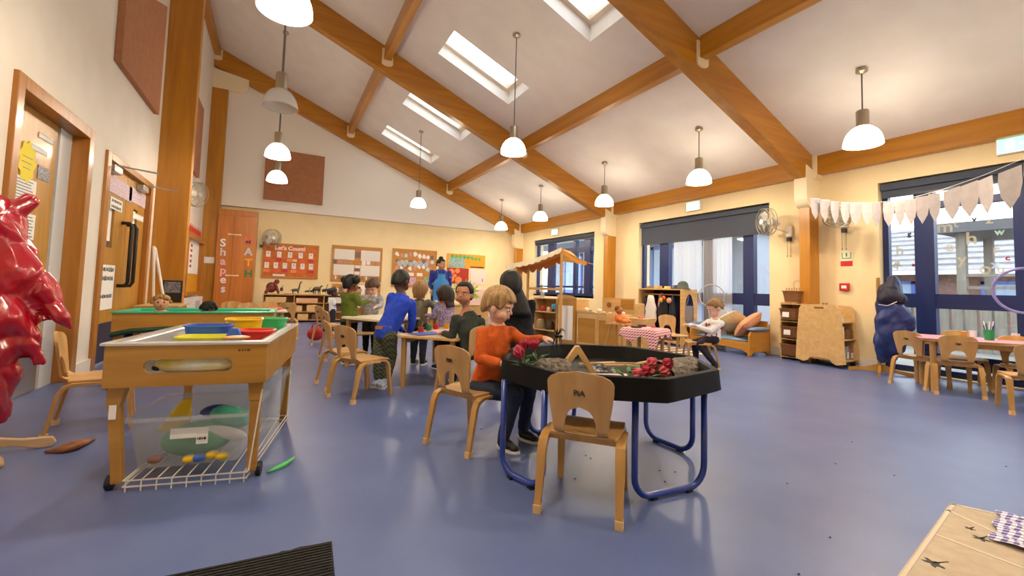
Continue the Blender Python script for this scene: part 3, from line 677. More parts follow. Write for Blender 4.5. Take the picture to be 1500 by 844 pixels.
# ------------------------------------------------------------------ tables
def table(name, label, x, y, rz, L, W, h, topm, legm, round_=.06, cat='table', edge=None, leg_in=.07):
    t = thing(name, label, cat, (x, y, 0), rz)
    B().prism(rrect(L, W, round_), (0, 0, h-.022), (1,0,0), (0,1,0), (0,0,.022)).go('tabletop', topm, t, bevel=.003)
    for sx in (-1, 1):
        for sy in (-1, 1):
            B().tube([(0,0,h-.022), (0,0,.0)], [.026, .021], 12).go('leg', legm, t, smooth=False, auto=True, loc=(sx*(L/2-leg_in), sy*(W/2-leg_in), 0))
    B().bx(-L/2+leg_in, L/2-leg_in, -W/2+leg_in, -W/2+leg_in+.015, h-.07, h-.022).bx(-L/2+leg_in, L/2-leg_in, W/2-leg_in-.015, W/2-leg_in, h-.07, h-.022).go('apron', legm, t)
    return t
TA = math.radians(42)
table('group_table', 'beech group table with paper and glue where the dark green boy leans', 1.56, 4.02, TA, 1.15, .62, .46, plyx, chairleg)
table('cream_table', 'cream topped group table where the girl in green stands', 1.20, 5.0, math.radians(30), 1.0, .62, .54, mat('cream_top', 'efe2c4', .35), chairleg)
table('far_table', 'small beech table with grey top among chairs near the left cupboards', -.22, 6.85, math.radians(3), .72, .5, .50, mat('grey_top', 'd8cdbf', .35), chairleg)
table('craft_table', 'beech craft table under a pink cloth beside the glazed door', 6.13, 1.45, math.radians(28-90), 1.15, .62, .52, plyx, chairleg)
pink = mat('pink_oilcloth', 'e8a4ac', .45, 'noise', 'de8d98', 3)
o = thing('pink_tablecloth', 'pink cloth over the left half of the craft table', 'tablecloth', (6.13, 1.45, .522), math.radians(-62))
B().prism([(-.61, -.31), (-.2, -.34), (.12, -.30), (.16, -.02), (.25, .2), (.2, .34), (-.6, .33)], (0,0,0), (1,0,0), (0,1,0), (0,0,.004)).go('cloth', pink, o)
tr_ = o
# paper and pots on the front group table
def on(x, y, z, *a): return (x, y, z)
ct = V((1.56, 4.02, .461)); RTA = Matrix.Rotation(TA, 3, 'Z')
def on_ta(u, v, z=0): p = RTA @ V((u, v, 0)); return (ct.x+p.x, ct.y+p.y, ct.z+z)
for (u, v, a, m, lab) in ((-.38, .1, .3, mat('blue_sheet', '3c62c8', .6), 'blue tray mat at the left end of the group table'), (-.22, -.08, -.2, paper, 'white sheet with red scraps on the group table'),
                       (-.05, .12, .8, mat('collage', 'e8e0e0', .7, 'noise', 'c23a4a', 18), 'paper collage of red shapes on the group table'), (.12, -.1, .1, paper, 'white sheet nearest the dark green boy\'s elbow')):
    tag(B().bx(-.13, .13, -.09, .09, 0, .003).go('craft_sheet', m, loc=on_ta(u, v, .001+.004*abs(u))), lab, 'paper').rotation_euler = (0, 0, a)
for i, (u, v, cc, lab) in enumerate(((-.3, .2, 'd24a2a', 'orange'), (-.12, .22, '2e8a4a', 'green'), (.05, .24, 'c8202c', 'red'), (.2, .2, 'd8a030', 'yellow'))):
    t = thing('glue_pot', lab+' craft pot on the group table', 'pot', on_ta(u, v)); B().lathe([(.001,0),(.025,0),(.03,.05),(.027,.05),(.022,.006),(.001,.006)], n=14).go('pot', mat('pot_'+lab, cc, .4), t, smooth=False, auto=True)
    B().cyl((0,0,.01), (.02,.01,.1), .004, n=6).go('brush', chairleg, t)
# menu blackboard stands
def chalkboard(x, y, z, rz, w_, h_, lab, lines):
    t = thing('chalk_sign', lab, 'sign', (x, y, z), rz)
    B().box((0, 0, h_/2), (w_, .012, h_), R3(0, math.radians(-8))).go('board', mat('chalkboard', '202428', .6), t)
    B().bx(-w_/2, w_/2, -.04, .04, 0, .012).go('foot', black, t)
    for i, s_ in enumerate(lines): marks('chalk_lettering', (0, -.0085-.022+.024*(.8-.2*i), h_*(.8-.2*i)), (1,0,0), (0, .14, 1), w_*(.75-.2*(i % 2)), h_*.09, mat('chalk', 'd8d8d4', .9), t, i+3)
    return t
chalkboard(1.62, 3.83, .462, math.radians(-28), .24, .17, 'black chalk sign with white writing on the group table', ['Can you', 'make a pattern', 'with shapes'])
chalkboard(5.93, .98, .523, math.radians(-62), .26, .17, 'black chalk sign with white writing on the craft table', ['Can you write', 'your name'])
pt = thing('pen_pot', 'green pot full of pens on the pink-clothed table', 'pot', (6.10, 1.50, .527))
B().lathe([(.001,0),(.034,0),(.042,.10),(.039,.10),(.032,.006),(.001,.006)], n=18).go('pot', mat('green_pot', '1f8f5a', .4), pt, auto=True)
for i in range(9):
    a = i*.7; r_ = .022; B().cyl((r_*math.cos(a)*.6, r_*math.sin(a)*.6, .01), (r_*math.cos(a)*1.7, r_*math.sin(a)*1.7, .14+.02*(i % 3)), .004, n=6).go('pen', [black, mat('pen_blue', '3a5ab0', .4), wplast][i % 3], pt)
for i, (x, y) in enumerate(((6.42, 1.95), (6.50, 1.85), (6.47, 1.66), (6.52, 1.58), (6.40, 1.52))):
    tag(B().lathe([(.022,0),(.03,0),(.03,.15+.02*(i % 2)),(.022,.15+.02*(i % 2)),(.022,0)], n=14).go('paper_roll', mat('white_tube', 'e4e6ee', .6), loc=(x, y-.25, .44), auto=True), 'upright white paper roll on the ledge by the window', 'roll', 'white paper rolls by the window')
ld = thing('window_bench', 'low wooden bench along the glazed door', 'bench', (6.60, 1.5, 0)); B().bx(-.09, .12, -.75, .75, .40, .44).go('bench_top', plyd, ld); B().bx(-.06, .1, -.72, -.69, 0, .4).go('leg', plyd, ld); B().bx(-.06, .1, .69, .72, 0, .4).go('leg', plyd, ld); B().bx(.0, .02, -.69, .69, .15, .3).go('panel', navy, ld)
tag(B().box((0,0,.03), (.08,.05,.06)).go('wooden_block', plyd, loc=(6.28, 1.72, .527), bevel=.01), 'small rounded wooden block beside the green pen pot', 'block')
# hula hoop
def hoop(label, c, r, rt, m, nrm):
    nrm = V(nrm).normalized(); a = nrm.orthogonal().normalized(); b2 = nrm.cross(a)
    pts = [a*math.cos(2*PI*k/48)*r + b2*math.sin(2*PI*k/48)*r for k in range(48)]
    return tag(B().tube(pts, rt, 8, closed=True).go('hoop', m, loc=c, smooth=True), label, 'hoop')
hoop('lilac plastic hoop hanging at the glazed door, cut by the right edge', V((6.72, 1.38, 1.02)), .23, .014, mat('lilac_plastic', '8a84c8', .3), (1, .15, .05))

# ------------------------------------------------------------------ black play tray on blue tubular stand
tc_ = V((1.575, 1.84, 0)); tt = thing('play_tray_table', 'black octagonal play tray on a blue tubular steel stand', 'table', tc_)
ang = [math.radians(-103+45*k) for k in range(8)]
def oct_(r, z, rr=0): 
    out = []
    for k in range(8):
        for e in (-.09, 0, .09): out.append(V((r*math.cos(ang[k]+e)*(1 if e == 0 else 1.0), r*math.sin(ang[k]+e), z)) if e == 0 else V((r*.992*math.cos(ang[k]+e)*math.cos(PI/8)/math.cos(PI/8-abs(e)), r*.992*math.sin(ang[k]+e)*math.cos(PI/8)/math.cos(PI/8-abs(e)), z)))
    for j, q in enumerate(out):
        if j % 3 == 1: out[j] = q*.985 if False else V((q.x*.985, q.y*.985, q.z))
    return out
b = B().loft([oct_(.52, .44), oct_(.575, .44), oct_(.585, .445), oct_(.575, .538), oct_(.56, .543), oct_(.54, .538), oct_(.515, .462), oct_(.0001, .458)], cap=False)
b.f.append(tuple(range(24))[::-1]); b.go('tray', mat('black_tray_plastic', '090909', .6, spec=.2), tt, auto=True, bevel=0)
bt = mat('blue_powder_coat', '1c3a98', .3, coat=.4)
def uframe(p, q, h=.45, rad=.09):
    p, q = V(p)-tc_, V(q)-tc_; p.z = q.z = 0; d = (q-p).normalized(); pts = [p+V((0,0,h))]
    for k in range(7): g = k/6*PI/2; pts.append(p + d*rad*(1-math.cos(g)) + V((0,0,.018+rad*(1-math.sin(g)))))
    for k in range(7): g = k/6*PI/2; pts.append(q - d*rad*(1-math.sin(g)) + V((0,0,.018+rad*(1-math.cos(g)))))
    pts.append(q+V((0,0,h))); o = B().tube(pts, .0145, 12).go('leg_frame', bt, tt, smooth=True)
    for s_ in (.25, .75):
        c_ = p.lerp(q, s_); B().box((0,0,0), (.03,.03,.012)).go('foot_pad', black, o, loc=c_+V((0,0,.006)))
uframe((1.385, 1.405, 0), (1.79, 1.375, 0)); uframe((2.065, 1.66, 0), (2.05, 1.99, 0)); uframe((1.005, 1.90, 0), (1.075, 1.645, 0)); uframe((1.39, 2.30, 0), (1.74, 2.31, 0))
TZ = .463
bark = mat('grey_bark', '8c8274', .9, 'noise', '5a5044', 8, bump=1.0, bscale=40); heart = mat('log_wood', 'a8784a', .7, 'wood', '8a5c34', 1, 'x'); endg = mat('log_end', '3e342a', .8, 'noise', '2c241c', 6)
def split_log(name, label, loc, rz, L, r, rx=0):
    t = thing(name, label, 'log', loc, rz); rs = random.Random(int(L*1000)); rings = []
    for i in range(13):
        x = -L/2+L*i/12; ring = []
        for k in range(15):
            a = PI*k/14*1.12-.18; rr = r*(1+.05*rs.uniform(0, 1)+.05*math.sin(k*2.3+i*.9)); ring.append(V((x, rr*math.cos(a), max(0, rr*math.sin(a)+.0))))
        ring.append(V((x, -r*.3, .0))); rings.append(ring)
    b = B().loft(rings, cap=False); b.go('bark', bark, t)
    pr = [(r*.88*math.cos(PI*k/14), max(.0, r*.88*math.sin(PI*k/14))) for k in range(15)]
    B().prism(pr, (-L/2-.003, 0, 0), (0,1,0), (0,0,1), (L+.006, 0, 0)).go('heartwood', heart, t)
    return t
a_, b__ = fl(955, 547, .5), fl(1040, 535, .5)
lc = (a_+b__)/2
split_log('split_log', 'half log with grey bark lying at the right of the black tray', (1.86, 1.60, TZ), math.radians(12), .32, .088)
split_log('split_log', 'brown half log behind the red flowers at the left of the black tray', (1.24, 1.83, TZ), math.radians(-25), .17, .085)
# triangular wooden house frame
wf = thing('wooden_gable', 'small triangular wooden roof frame standing in the tray', 'toy', (1.36, 1.79, TZ), math.radians(-28))
B().prism([(-.115, 0), (-.09, 0), (0, .115), (.08, 0), (.11, 0), (.01, .152), (-.01, .152)], (0,-.03,0), (1,0,0), (0,0,1), (0,.05,0)).go('roof_frame', plyx, wf)
tag(B().box((0,0,.012), (.24,.10,.022)).go('wood_plank', mat('bleached_wood', 'd8c6b4', .8, 'wood', 'c4ae9c', 1, 'x'), loc=(1.43, 1.56, TZ), bevel=.003), 'pale sawn plank lying behind the chair back in the tray', 'plank').rotation_euler = (0, 0, math.radians(-22))
bpy.data.objects['wood_plank'].location.z = TZ+.018
for i, (x0, y0, x1, y1, z, lab) in enumerate(((1.62,1.98,1.90,1.86,.02,'long thin stick lying across the middle of the tray'), (1.60,1.86,1.76,1.77,.03,'short flat stick in the middle of the tray'), (1.72,1.74,1.93,1.80,.05,'pale stick pointing towards the bark log'), (1.55,2.02,1.80,2.0,.012,'stick along the far side of the tray'))):
    d = V((x1-x0, y1-y0, 0)); tag(B().box((0,0,0), (d.length, .014, .008)).go('wood_stick', plyx, loc=((x0+x1)/2, (y0+y1)/2, TZ+z)), lab, 'stick').rotation_euler = (0, 0, math.atan2(d.y, d.x))
for i in range(16):
    x, y = 1.55+rnd.uniform(-.07, .08), 1.83+rnd.uniform(-.08, .09); o = B().ell((0,0,0), (.014+.008*rnd.random(), .011, .009), nu=8, nv=5).go('pebble', [mat('grey_stone', '6a6a6c', .7), mat('pale_stone', 'a8a8a6', .7)][i % 2], loc=(x, y, TZ+.009+(.008 if i % 3 == 0 else 0)))
    tag(o, 'grey pebble in the heap in the middle of the tray', 'pebble', 'grey pebbles in the tray').rotation_euler = (0, 0, rnd.random()*3)
petal = [mat('crimson_petal', 'b0203c', .6), mat('pink_petal', 'd85a6a', .6)]; leafm = mat('silk_leaf', '4f7a3c', .6, 'noise', '3c6030', 6)
def flower(x, y, z, tilt, az, label, sz=1.0, k=0):
    t = thing('silk_flower', label, 'flower', (x, y, z), az, 'silk flowers in the tray'); Mt = R3(0, tilt)
    B().tube([V((0,0,0)), Mt @ V((0,0,.05*sz))], .003, 6).go('stem', leafm, t)
    b = B()
    for ring, (n_, rr, hh) in enumerate(((7, .020, .05), (7, .014, .055), (5, .007, .058))):
        for i in range(n_):
            a = 2*PI*i/n_+ring*.4; c_ = V((math.cos(a), math.sin(a), 0)); s__ = V((-math.sin(a), math.cos(a), 0)); z0 = .04
            pts = [c_*.004+V((0,0,z0)), c_*rr+s__*.008+V((0,0,z0+.02)), c_*rr*1.05+V((0,0,z0+.03)), c_*rr*.55+V((0,0,z0+hh*.85)), c_*rr-s__*.008+V((0,0,z0+.02))]
            b.add([Mt @ (p*sz) for p in pts], [(0,1,2,4), (1,3,2), (2,3,4)])
    b.go('petals', petal[k], t)
    for i in range(4):
        a = i*1.7+az; d_ = V((math.cos(a), math.sin(a), 0)); s__ = V((-math.sin(a), math.cos(a), 0))
        B().add([V((0,0,.005)), d_*.04+s__*.012+V((0,0,.025)), d_*.085+V((0,0,.03)), d_*.04-s__*.012+V((0,0,.025)), d_*.04+V((0,0,.018))], [(0,1,4),(1,2,4),(2,3,4),(3,0,4)]).go('leaf', leafm, t)
fls = [(1.10, 1.88, .055, .3, 0), (1.15, 1.84, .06, -.2, 0), (1.07, 1.80, .03, .5, 0), (1.13, 1.92, .02, -.5, 1), (1.53, 1.60, .01, 1.2, 0), (1.60, 1.54, .01, 1.3, 1), (1.62, 1.63, .01, .9, 1), (1.56, 1.51, .0, 1.4, 0), (1.68, 1.57, .01, .8, 0), (1.47, 1.56, .01, 1.2, 1)]
names_ = ['tallest crimson silk flower by the boy\'s hand', 'crimson silk flower second from the boy\'s hand', 'crimson silk flower against the tray rim at left', 'pink silk flower low behind the boy\'s hand', 'crimson silk flower lying beside the pale plank', 'pink silk flower lying before the bark log', 'pink silk flower touching the bark log\'s end', 'crimson silk flower lying nearest the tray\'s front rim', 'crimson silk flower behind the front ones near the bark log', 'pink silk flower close to the plank end']
for (x, y, z, ti, k), nm in zip(fls, names_): flower(x, y, TZ+z+.02, ti, rnd.random()*6, nm, 1.35, k)

# ------------------------------------------------------------------ sand and water tables
def tub_table(name, label, o, wd, ln, rz, ztop, dep, traym, rimh, holes=True):
    t = thing(name, label, 'table', o, rz)   # origin: near-left corner on the floor; x width, y length
    b = B(); T_ = .018; zb = ztop-dep
    def panel_x(y0):   # front and back boards with slot
        if holes:
            w2 = .165; h0, h1 = zb+.055, zb+.115
            b.bx(0, wd, y0, y0+T_, zb, h0); b.bx(0, wd, y0, y0+T_, h1, ztop); 
            for sg, xe in ((-1, 0), (1, wd)):
                pr = [(xe, h0), (wd/2+sg*(w2-.03), h0)] + [(wd/2+sg*(w2-.03+.03*math.cos(g)), (h0+h1)/2+.03*math.sin(g)) for g in [math.radians(a) for a in range(-75, 76, 15)]] + [(wd/2+sg*(w2-.03), h1), (xe, h1)]
                b.prism(pr, (0, y0, 0), (1,0,0), (0,0,1), (0, T_, 0))
        else: b.bx(0, wd, y0, y0+T_, zb, ztop)
    panel_x(0); panel_x(ln-T_); b.bx(0, T_, T_, ln-T_, zb, ztop); b.bx(wd-T_, wd, T_, ln-T_, zb, ztop)
    b.go('box_panels', plyd, t)
    # tray with rim
    r_ = B(); e = .012
    def ring(x0, z): return [V((x0, x0, z)), V((wd-x0, x0, z)), V((wd-x0, ln-x0, z)), V((x0, ln-x0, z))]
    r_.loft([ring(-e, ztop-.003), ring(-e, ztop+.006), ring(-.004, ztop+.01), ring(.035, ztop+.01), ring(.05, ztop), ring(.06, zb+.012), ring(wd*.4, zb+.008)], cap=False); r_.f.append(tuple(len(r_.v)-4+i for i in range(4)))
    r_.go('tray_liner', traym, t, auto=True)
    for sx in (0, 1):
        for sy in (0, 1):
            x = .012 if sx == 0 else wd-.05-.012; y = .03 if sy == 0 else ln-.06
            dx_ = .03 if (sx == 0 and sy == 0 and holes) else 0
            B().add([(x+dx_, y, 0.03 if sy == 0 else 0), (x+.040+dx_, y, 0.03 if sy == 0 else 0), (x+.040+dx_, y+.03, 0.03 if sy == 0 else 0), (x+dx_, y+.03, 0.03 if sy == 0 else 0), (x, y, zb-.085), (x+.044, y, zb-.085), (x+.044, y+.034, zb-.085), (x, y+.034, zb-.085)],
                    [(0,3,2,1),(4,5,6,7),(0,1,5,4),(1,2,6,5),(2,3,7,6),(3,0,4,7)]).go('leg', plyd, t, bevel=.003)
            br = B().prism([(x-.012 if sx else x-.004, zb), (x+.062 if not sx else x+.05, zb), (x+.042, zb-.085), (x-.004, zb-.085)], (0, y-.004, 0), (1,0,0), (0,0,1), (0, .042, 0)).go('leg_bracket', plyd, t, bevel=.002)
            if sy == 0:
                B().cyl((x+dx_+(-.004 if sx == 0 else .036), y+.035, .03), (x+dx_+(-.024 if sx == 0 else .056), y+.035, .03), .03, n=20).go('castor', black, t, auto=True)
    return t
SA = math.radians(-9.5)
ST = tub_table('sand_table', 'wooden sand and water table with clear plastic tray at the left front', (-.615, 2.40, 0), .60, .93, SA, .615, .18, mat('clear_tray', 'cfd2d6', .15, 'clear', alpha=.75), .05)
def on_st(x, y, z=0): p = Matrix.Rotation(SA, 3, 'Z') @ V((x, y, 0)); return (-.615+p.x, 2.40+p.y, z)
B().bx(.06, .54, .06, .87, .452, .456).go('sand_sheet', mat('pale_tray_base', 'c4c0bc', .5), ST)
marks('table_stamp', (.51, -.001, .585), (1,0,0), (0,0,1), .05, .012, chairmark, ST, 2)
B().bx(.02, .045, .025, .029, .30, .36).go('inspection_label', paper, ST)
# long balloon-like yellow and white toy filling the slot
t = thing('toy_boat', 'yellow and white plastic toy boat hull showing through the slot of the sand table', 'toy', on_st(.31, .046, .520), SA)
b = B().loft([[V((x, r2*math.cos(2*PI*k/14)*.9, r2*math.sin(2*PI*k/14))) for k in range(14)] for x, r2 in ((-.155,.004),(-.148,.016),(-.1,.033),(0,.039),(.1,.038),(.145,.026),(.16,.004))])
b.go('hull', mat('yellow_white_plastic', 'd9dccb', .25, 'noise', 'c8b62a', 1.2), t, smooth=True); B().ell((-.14,0,-.012), (.02,.02,.014)).go('dark_tip', black, t, smooth=True)
def bowl(label, x, y, z, w_, d_, h_, m, rz=0, cat='tub'):
    t = thing('plastic_tub', label, cat, on_st(x, y, z), SA+rz)
    def rg(s, zz): return [V((p[0]*s, p[1]*s, zz)) for p in rrect(w_, d_, min(w_, d_)*.3, 4)]
    B().loft([rg(.85, 0), rg(1, h_), rg(1.06, h_), rg(1.06, h_+.006), rg(.95, h_+.006), rg(.8, .006)]).go('tub_body', m, t, auto=True); return t
blu = mat('blue_tub_plastic', '2f62c8', .3); yel = mat('yellow_tub_plastic', 'e8c21c', .3); grn = mat('green_tub_plastic', '3cba74', .3); red_ = mat('red_tub_plastic', 'd8302a', .3); lim = mat('lime_tub_plastic', 'd8d83c', .3)
bowl('blue plastic tub at the left in the sand table', .25, .42, .57, .20, .16, .085, blu)
bowl('deep yellow plastic tub in the middle of the sand table', .37, .60, .56, .18, .2, .115, yel, .2)
bowl('green plastic tub at the back of the sand table', .47, .79, .58, .18, .14, .085, grn)
bowl('red oval plastic tub at the right in the sand table', .475, .36, .585, .18, .16, .05, red_)
bowl('lime yellow plastic tub nearest the front of the sand table', .28, .25, .572, .22, .16, .045, lim)
tag(B().prism([(-.05,0),(.05,0),(.02,.07),(-.01,.07)], (0,-.02,0), (1,0,0), (0,0,1), (0,.04,0)).go('blue_scoop', blu, loc=on_st(.40,.26,.59), bevel=.006), 'small blue scoop between the red and lime tubs', 'scoop')
tag(B().ell((0,0,0), (.06,.03,.01)).go('orange_shell', mat('peach_plastic','e8b070',.4), loc=on_st(.43,.19,.62), smooth=True), 'peach coloured shell scoop at the front of the sand table', 'scoop')
# wire rack and clear crates under the sand table
wr = thing('wire_rack', 'white wire rack under the sand table', 'rack', on_st(.0, .0, 0), SA); wm = mat('white_wire', 'd8d4c8', .35)
for z in (.045, .02): B().tube([(.09,.02,z),(.55,-.01,z),(.58,.86,z),(.09,.86,z)], .004, 6, closed=True).go('rail', wm, wr)
for i in range(9): B().tube([(.10+i*.055,.018-.003*i,.0),(.10+i*.055,.018-.003*i,.045),(.10+i*.055,.86,.045)], .003, 5).go('wire', wm, wr)
B().tube([(.555, 0, .045), (.585, .03, .40)], .004, 6).go('upright', wm, wr); B().tube([(.585, .85, .045), (.59, .86, .40)], .004, 6).go('upright', wm, wr)
clr = mat('cloudy_crate_plastic', 'dfe4e8', .2, 'clear', alpha=.22)
def crate(label, x, y, z, w_, d_, h_, rz=0):
    t = thing('storage_crate', label, 'crate', on_st(x, y, z), SA+rz)
    def rg(sx, sy, zz): return [V((p[0], p[1], zz)) for p in rrect(w_*sx, d_*sy, .03, 4)]
    B().loft([rg(.84,.84,0), rg(.86,.86,.004), rg(1,1,h_), rg(1.07,1.07,h_), rg(1.07,1.07,h_-.012), rg(1.085,1.085,h_-.012), rg(1.085,1.085,h_+.003), rg(.985,.985,h_+.003), rg(.84,.84,.008), rg(.82,.82,.004)], cap=False).go('crate_body', clr, t, auto=True)
    b = B(); b.v = [V((p[0], p[1], .004)) for p in rrect(w_*.84, d_*.84, .03, 4)]; b.f = [tuple(range(len(b.v)))]; b.go('crate_base', clr, t)
    return t
CR = crate('clear plastic crate of toys on the wire rack under the sand table', .29, .30, .052, .46, .44, .23)
B().bx(-.07, .03, -.209, -.207, .13, .175).go('crate_label', paper, CR).rotation_euler = (0, 0, 0)
B().bx(.03,.075,-.2085,-.2075,.10,.175).go('crate_label', paper, CR); marks('label_text', (.052, -.2095, .125), (1,0,0), (0,0,1), .035, .012, ink, CR, 4)
crate('second clear crate stacked behind, lid open with plastic bags', .36, .70, .052, .44, .30, .30)
def toy(label, x, y, z, rad, m, name='toy', M=None): return tag(B().ell((0,0,0), rad, M, 16, 10).go(name, m, loc=on_st(x, y, z), smooth=True), label, 'toy')
toy('large green plastic bowl in the clear crate', .28, .26, .13, (.15,.12,.075), mat('green_bowl','23a042',.4), 'green_bowl')
toy('teal plastic bottle in the clear crate', .40, .32, .205, (.10,.07,.05), mat('teal_bottle','4fb896',.3), 'teal_bottle', R3(.3,.0,.4))
toy('white plastic scoop in the clear crate', .40, .22, .155, (.10,.03,.03), wplast, 'white_scoop', R3(0,0,.3))
tag(B().prism([(-.08,-.06),(.05,-.06),(.05,.09),(.0,.07)], (0,0,0), (1,0,0), (0,0,1), (0,.03,0)).go('yellow_funnel', yel, loc=on_st(.19,.26,.23), bevel=.01), 'yellow plastic funnel sticking out of the clear crate', 'toy')
toy('dark blue plastic piece in the clear crate', .33, .33, .235, (.07,.05,.03), mat('dark_blue_toy','27408c',.4), 'blue_piece')
for i, (x, z, m, lab) in enumerate(((.29,.08,yel,'yellow'), (.33,.082,blu,'blue'), (.38,.09,yel,'bright yellow'), (.42,.08,yel,'second yellow'), (.16,.09,mat('brown_toy','8a5a4a',.5),'brown'))): toy(lab+' toy piece low in the clear crate', x, .12, z, (.028,.02,.018), m, 'toy_piece')
toy('clear plastic bag spilling over the rear crate', .50, .62, .37, (.06,.07,.05), mat('film_bag','cfe4e6',.1,'clear',alpha=.45), 'plastic_bag')
g_ = thing('green_strip', 'curved green plastic strip on the floor by the sand table', 'toy', fl(411, 686)); B().tube([(-.055,-.035,.006),(-.02,-.012,.006),(.02,.016,.01),(.06,.055,.022)], [.006,.012,.012,.006], 8).go('strip', mat('lime_strip','5cc86c',.3), g_, smooth=True)
# water table with green tray
WT = tub_table('water_table', 'wooden table with a bright green tray behind the sand table', (-1.13, 4.52, 0), 1.12, .55, math.radians(-2.5), .615, .15, mat('green_tray', '2fb890', .3), .05, False)
B().tube([(.0,.0,.44),(.12,-.01,.47),(.35,-.012,.485),(.6,-.01,.48)], .02, 8).go('shaded_tray_curve', mat('shaded_tray_green', '16402e', .5), WT)  # curve of the green tray, its shade put into the dark green
def doll_head(label, loc, rz, hairm, skin, hr=.062, bald=False):
    t = thing('baby_doll', label, 'doll', loc, rz)
    B().ell((0,0,0), (hr*.88, hr*.92, hr), nu=18, nv=12).go('head', skin, t, smooth=True)
    B().ell((0,-.0,-hr-.035), (.06,.04,.045), nu=14).go('body', skin, t, smooth=True)
    for s_ in (-1, 1): B().ell((s_*.02,-hr*.86,.008), (.006,.004,.007), nu=8, nv=6).go('eye', mat('doll_eye','2c2a38',.2), t)
    B().ell((0,-hr*.93,-.008), (.007,.008,.007), nu=8, nv=6).go('nose', skin, t); B().ell((0,-hr*.84,-.026), (.012,.005,.004), nu=8, nv=6).go('mouth', mat('doll_lip','b84a4a',.5), t)
    b = B(); rs = random.Random(3)
    for i in range(90):
        a = rs.uniform(0, 2*PI); e = rs.uniform(.1, 1.45); c_ = V((math.cos(a)*math.cos(e), math.sin(a)*math.cos(e), math.sin(e)))
        if c_.y < -.35 and c_.z < .55: continue
        b.ell(c_*hr*1.0, .017, nu=6, nv=4)
    b.go('hair', hairm, t, smooth=True)
    for s_ in (-1, 1): B().cap((s_*.05, 0, -hr-.02), (s_*.075, -.06, -hr-.03), .016, .013).go('arm', skin, t, smooth=True)
    return t
dskin = mat('doll_skin', 'd89a7c', .4); doll_head('baby doll with curly light hair sitting in the green tray', at(236, 444, (-.85, 4.68)), math.radians(10), mat('doll_hair', '9c7844', .8, bump=.5), dskin)
doll_head('baby doll with black curly hair face down in the green tray', at(305, 453, (-.5, 4.75)), math.radians(160), mat('black_hair_doll', '0c0b0d', .8, bump=.5), mat('dark_doll_skin', '6a4030', .4), .06)

# ------------------------------------------------------------------ mats at the front edge
rub = mat('black_ribbed_mat', '232323', .9, 'noise', '191919', 10, bump=.6, bscale=200)
ma, mb, mc = fl(250, 846), fl(486, 797), fl(497, 850)
d1_ = (mb-ma).normalized(); d2_ = V((d1_.y, -d1_.x, 0))
t = thing('door_mat', 'black ribbed rubber-edged mat at the lower left', 'mat', mb)
B().prism([(-.95, 0), (-.16,0), (-.155,.006), (-.13,.0), (-.10,.008), (-.05,.004), (0,.004), (.0,-.7), (-.95,-.7)], (0,0,0), (d1_.x,d1_.y,0), (-d2_.x,-d2_.y,0), (0,0,.008)).go('mat_base', rub, t)
b = B()
for i in range(44):
    y = -.012-i*.015; b.box(d1_*-.47+d2_*-y+V((0,0,.0095)), (.93,.007,.004), Matrix.Rotation(math.atan2(d1_.y, d1_.x), 3, 'Z'))
b.go('ribs', rub, t)['kind'] = 'stuff'
pm = mat('beige_printed_mat', 'c8b89e', .8, 'noise', 'bcaa90', 3)
p0, p1, p2 = fl(1392, 739), fl(1512, 765), fl(1312, 850); u_ = (p1-p0).normalized(); v_ = (p2-p0).normalized()
t = thing('tile_print_mat', 'beige paving-print mat with dark leaf shapes at the lower right', 'mat', p0)
q = [(0,0),(1.4,0),(1.4,1.0),(0,1.0)]
B().prism(q, (0,0,0), u_, v_, (0,0,.006)).go('mat_base', pm, t)
b = B(); wl = mat('pale_joint_print', 'd9cdb8', .8)
for (a0, b0, a1, b1) in ((-.0,.012,.9,.012),(.012,0,.012,1.0),(.0,.1,.55,.6),(.02,.42,.3,.55)):
    s0 = u_*a0+v_*b0; s1 = u_*a1+v_*b1; d = s1-s0; b.box((s0+s1)/2+V((0,0,.0065)), (d.length,.012,.002), Matrix.Rotation(math.atan2(d.y, d.x), 3, 'Z'))
b.go('printed_joints', wl, t)
lfm = mat('dark_leaf_print', '4a443a', .8)
for (px, py, L, a) in ((1367, 828, .07, .35), (1437, 792, .055, .1), (1421, 777, .035, .1)):
    p = fl(px, py)-p0; pts = []
    for k in range(18):
        s = k/18*2*PI; rr = .35*(1+.45*math.cos(5*s)); pts.append((L*.6*math.cos(s)*rr*1.3, L*rr*math.sin(s)))
    pts2 = B().prism(pts, (0,0,0), (1,0,0), (0,1,0), (0,0,.001)); pts2.prism([(0,-.003),(L*.9,-.001),(L*.9,.002),(0,.004)], (0,0,0), (1,0,0), (0,1,0), (0,0,.001))
    pts2.go('leaf_print', lfm, t, loc=p+V((0,0,.0062))).rotation_euler = (0, 0, -a)
gm = mat('blue_gingham', 'f0eef6', .8, 'check', '4a3c9a', 38)
gp = fl(1470, 800); t = thing('gingham_cloth', 'crumpled blue and white gingham cloth at the bottom right edge', 'cloth', (gp.x, gp.y, 0), math.radians(10))
b = B(); n_ = 20; vs = []; fs = []
for i in range(n_+1):
    for j in range(n_+1):
        x = -.02+.36*i/n_; y = .03-.4*j/n_; vs.append((x+.008*math.sin(j*.9), y+.01*math.sin(i*.7), .012+.012*abs(math.sin(i*.6+j*.25))*abs(math.sin(j*.5))+.004))
for i in range(n_):
    for j in range(n_): a = i*(n_+1)+j; fs.append((a, a+1, a+n_+2, a+n_+1)[::-1])
b.add(vs, fs).go('cloth', gm, t, smooth=True)
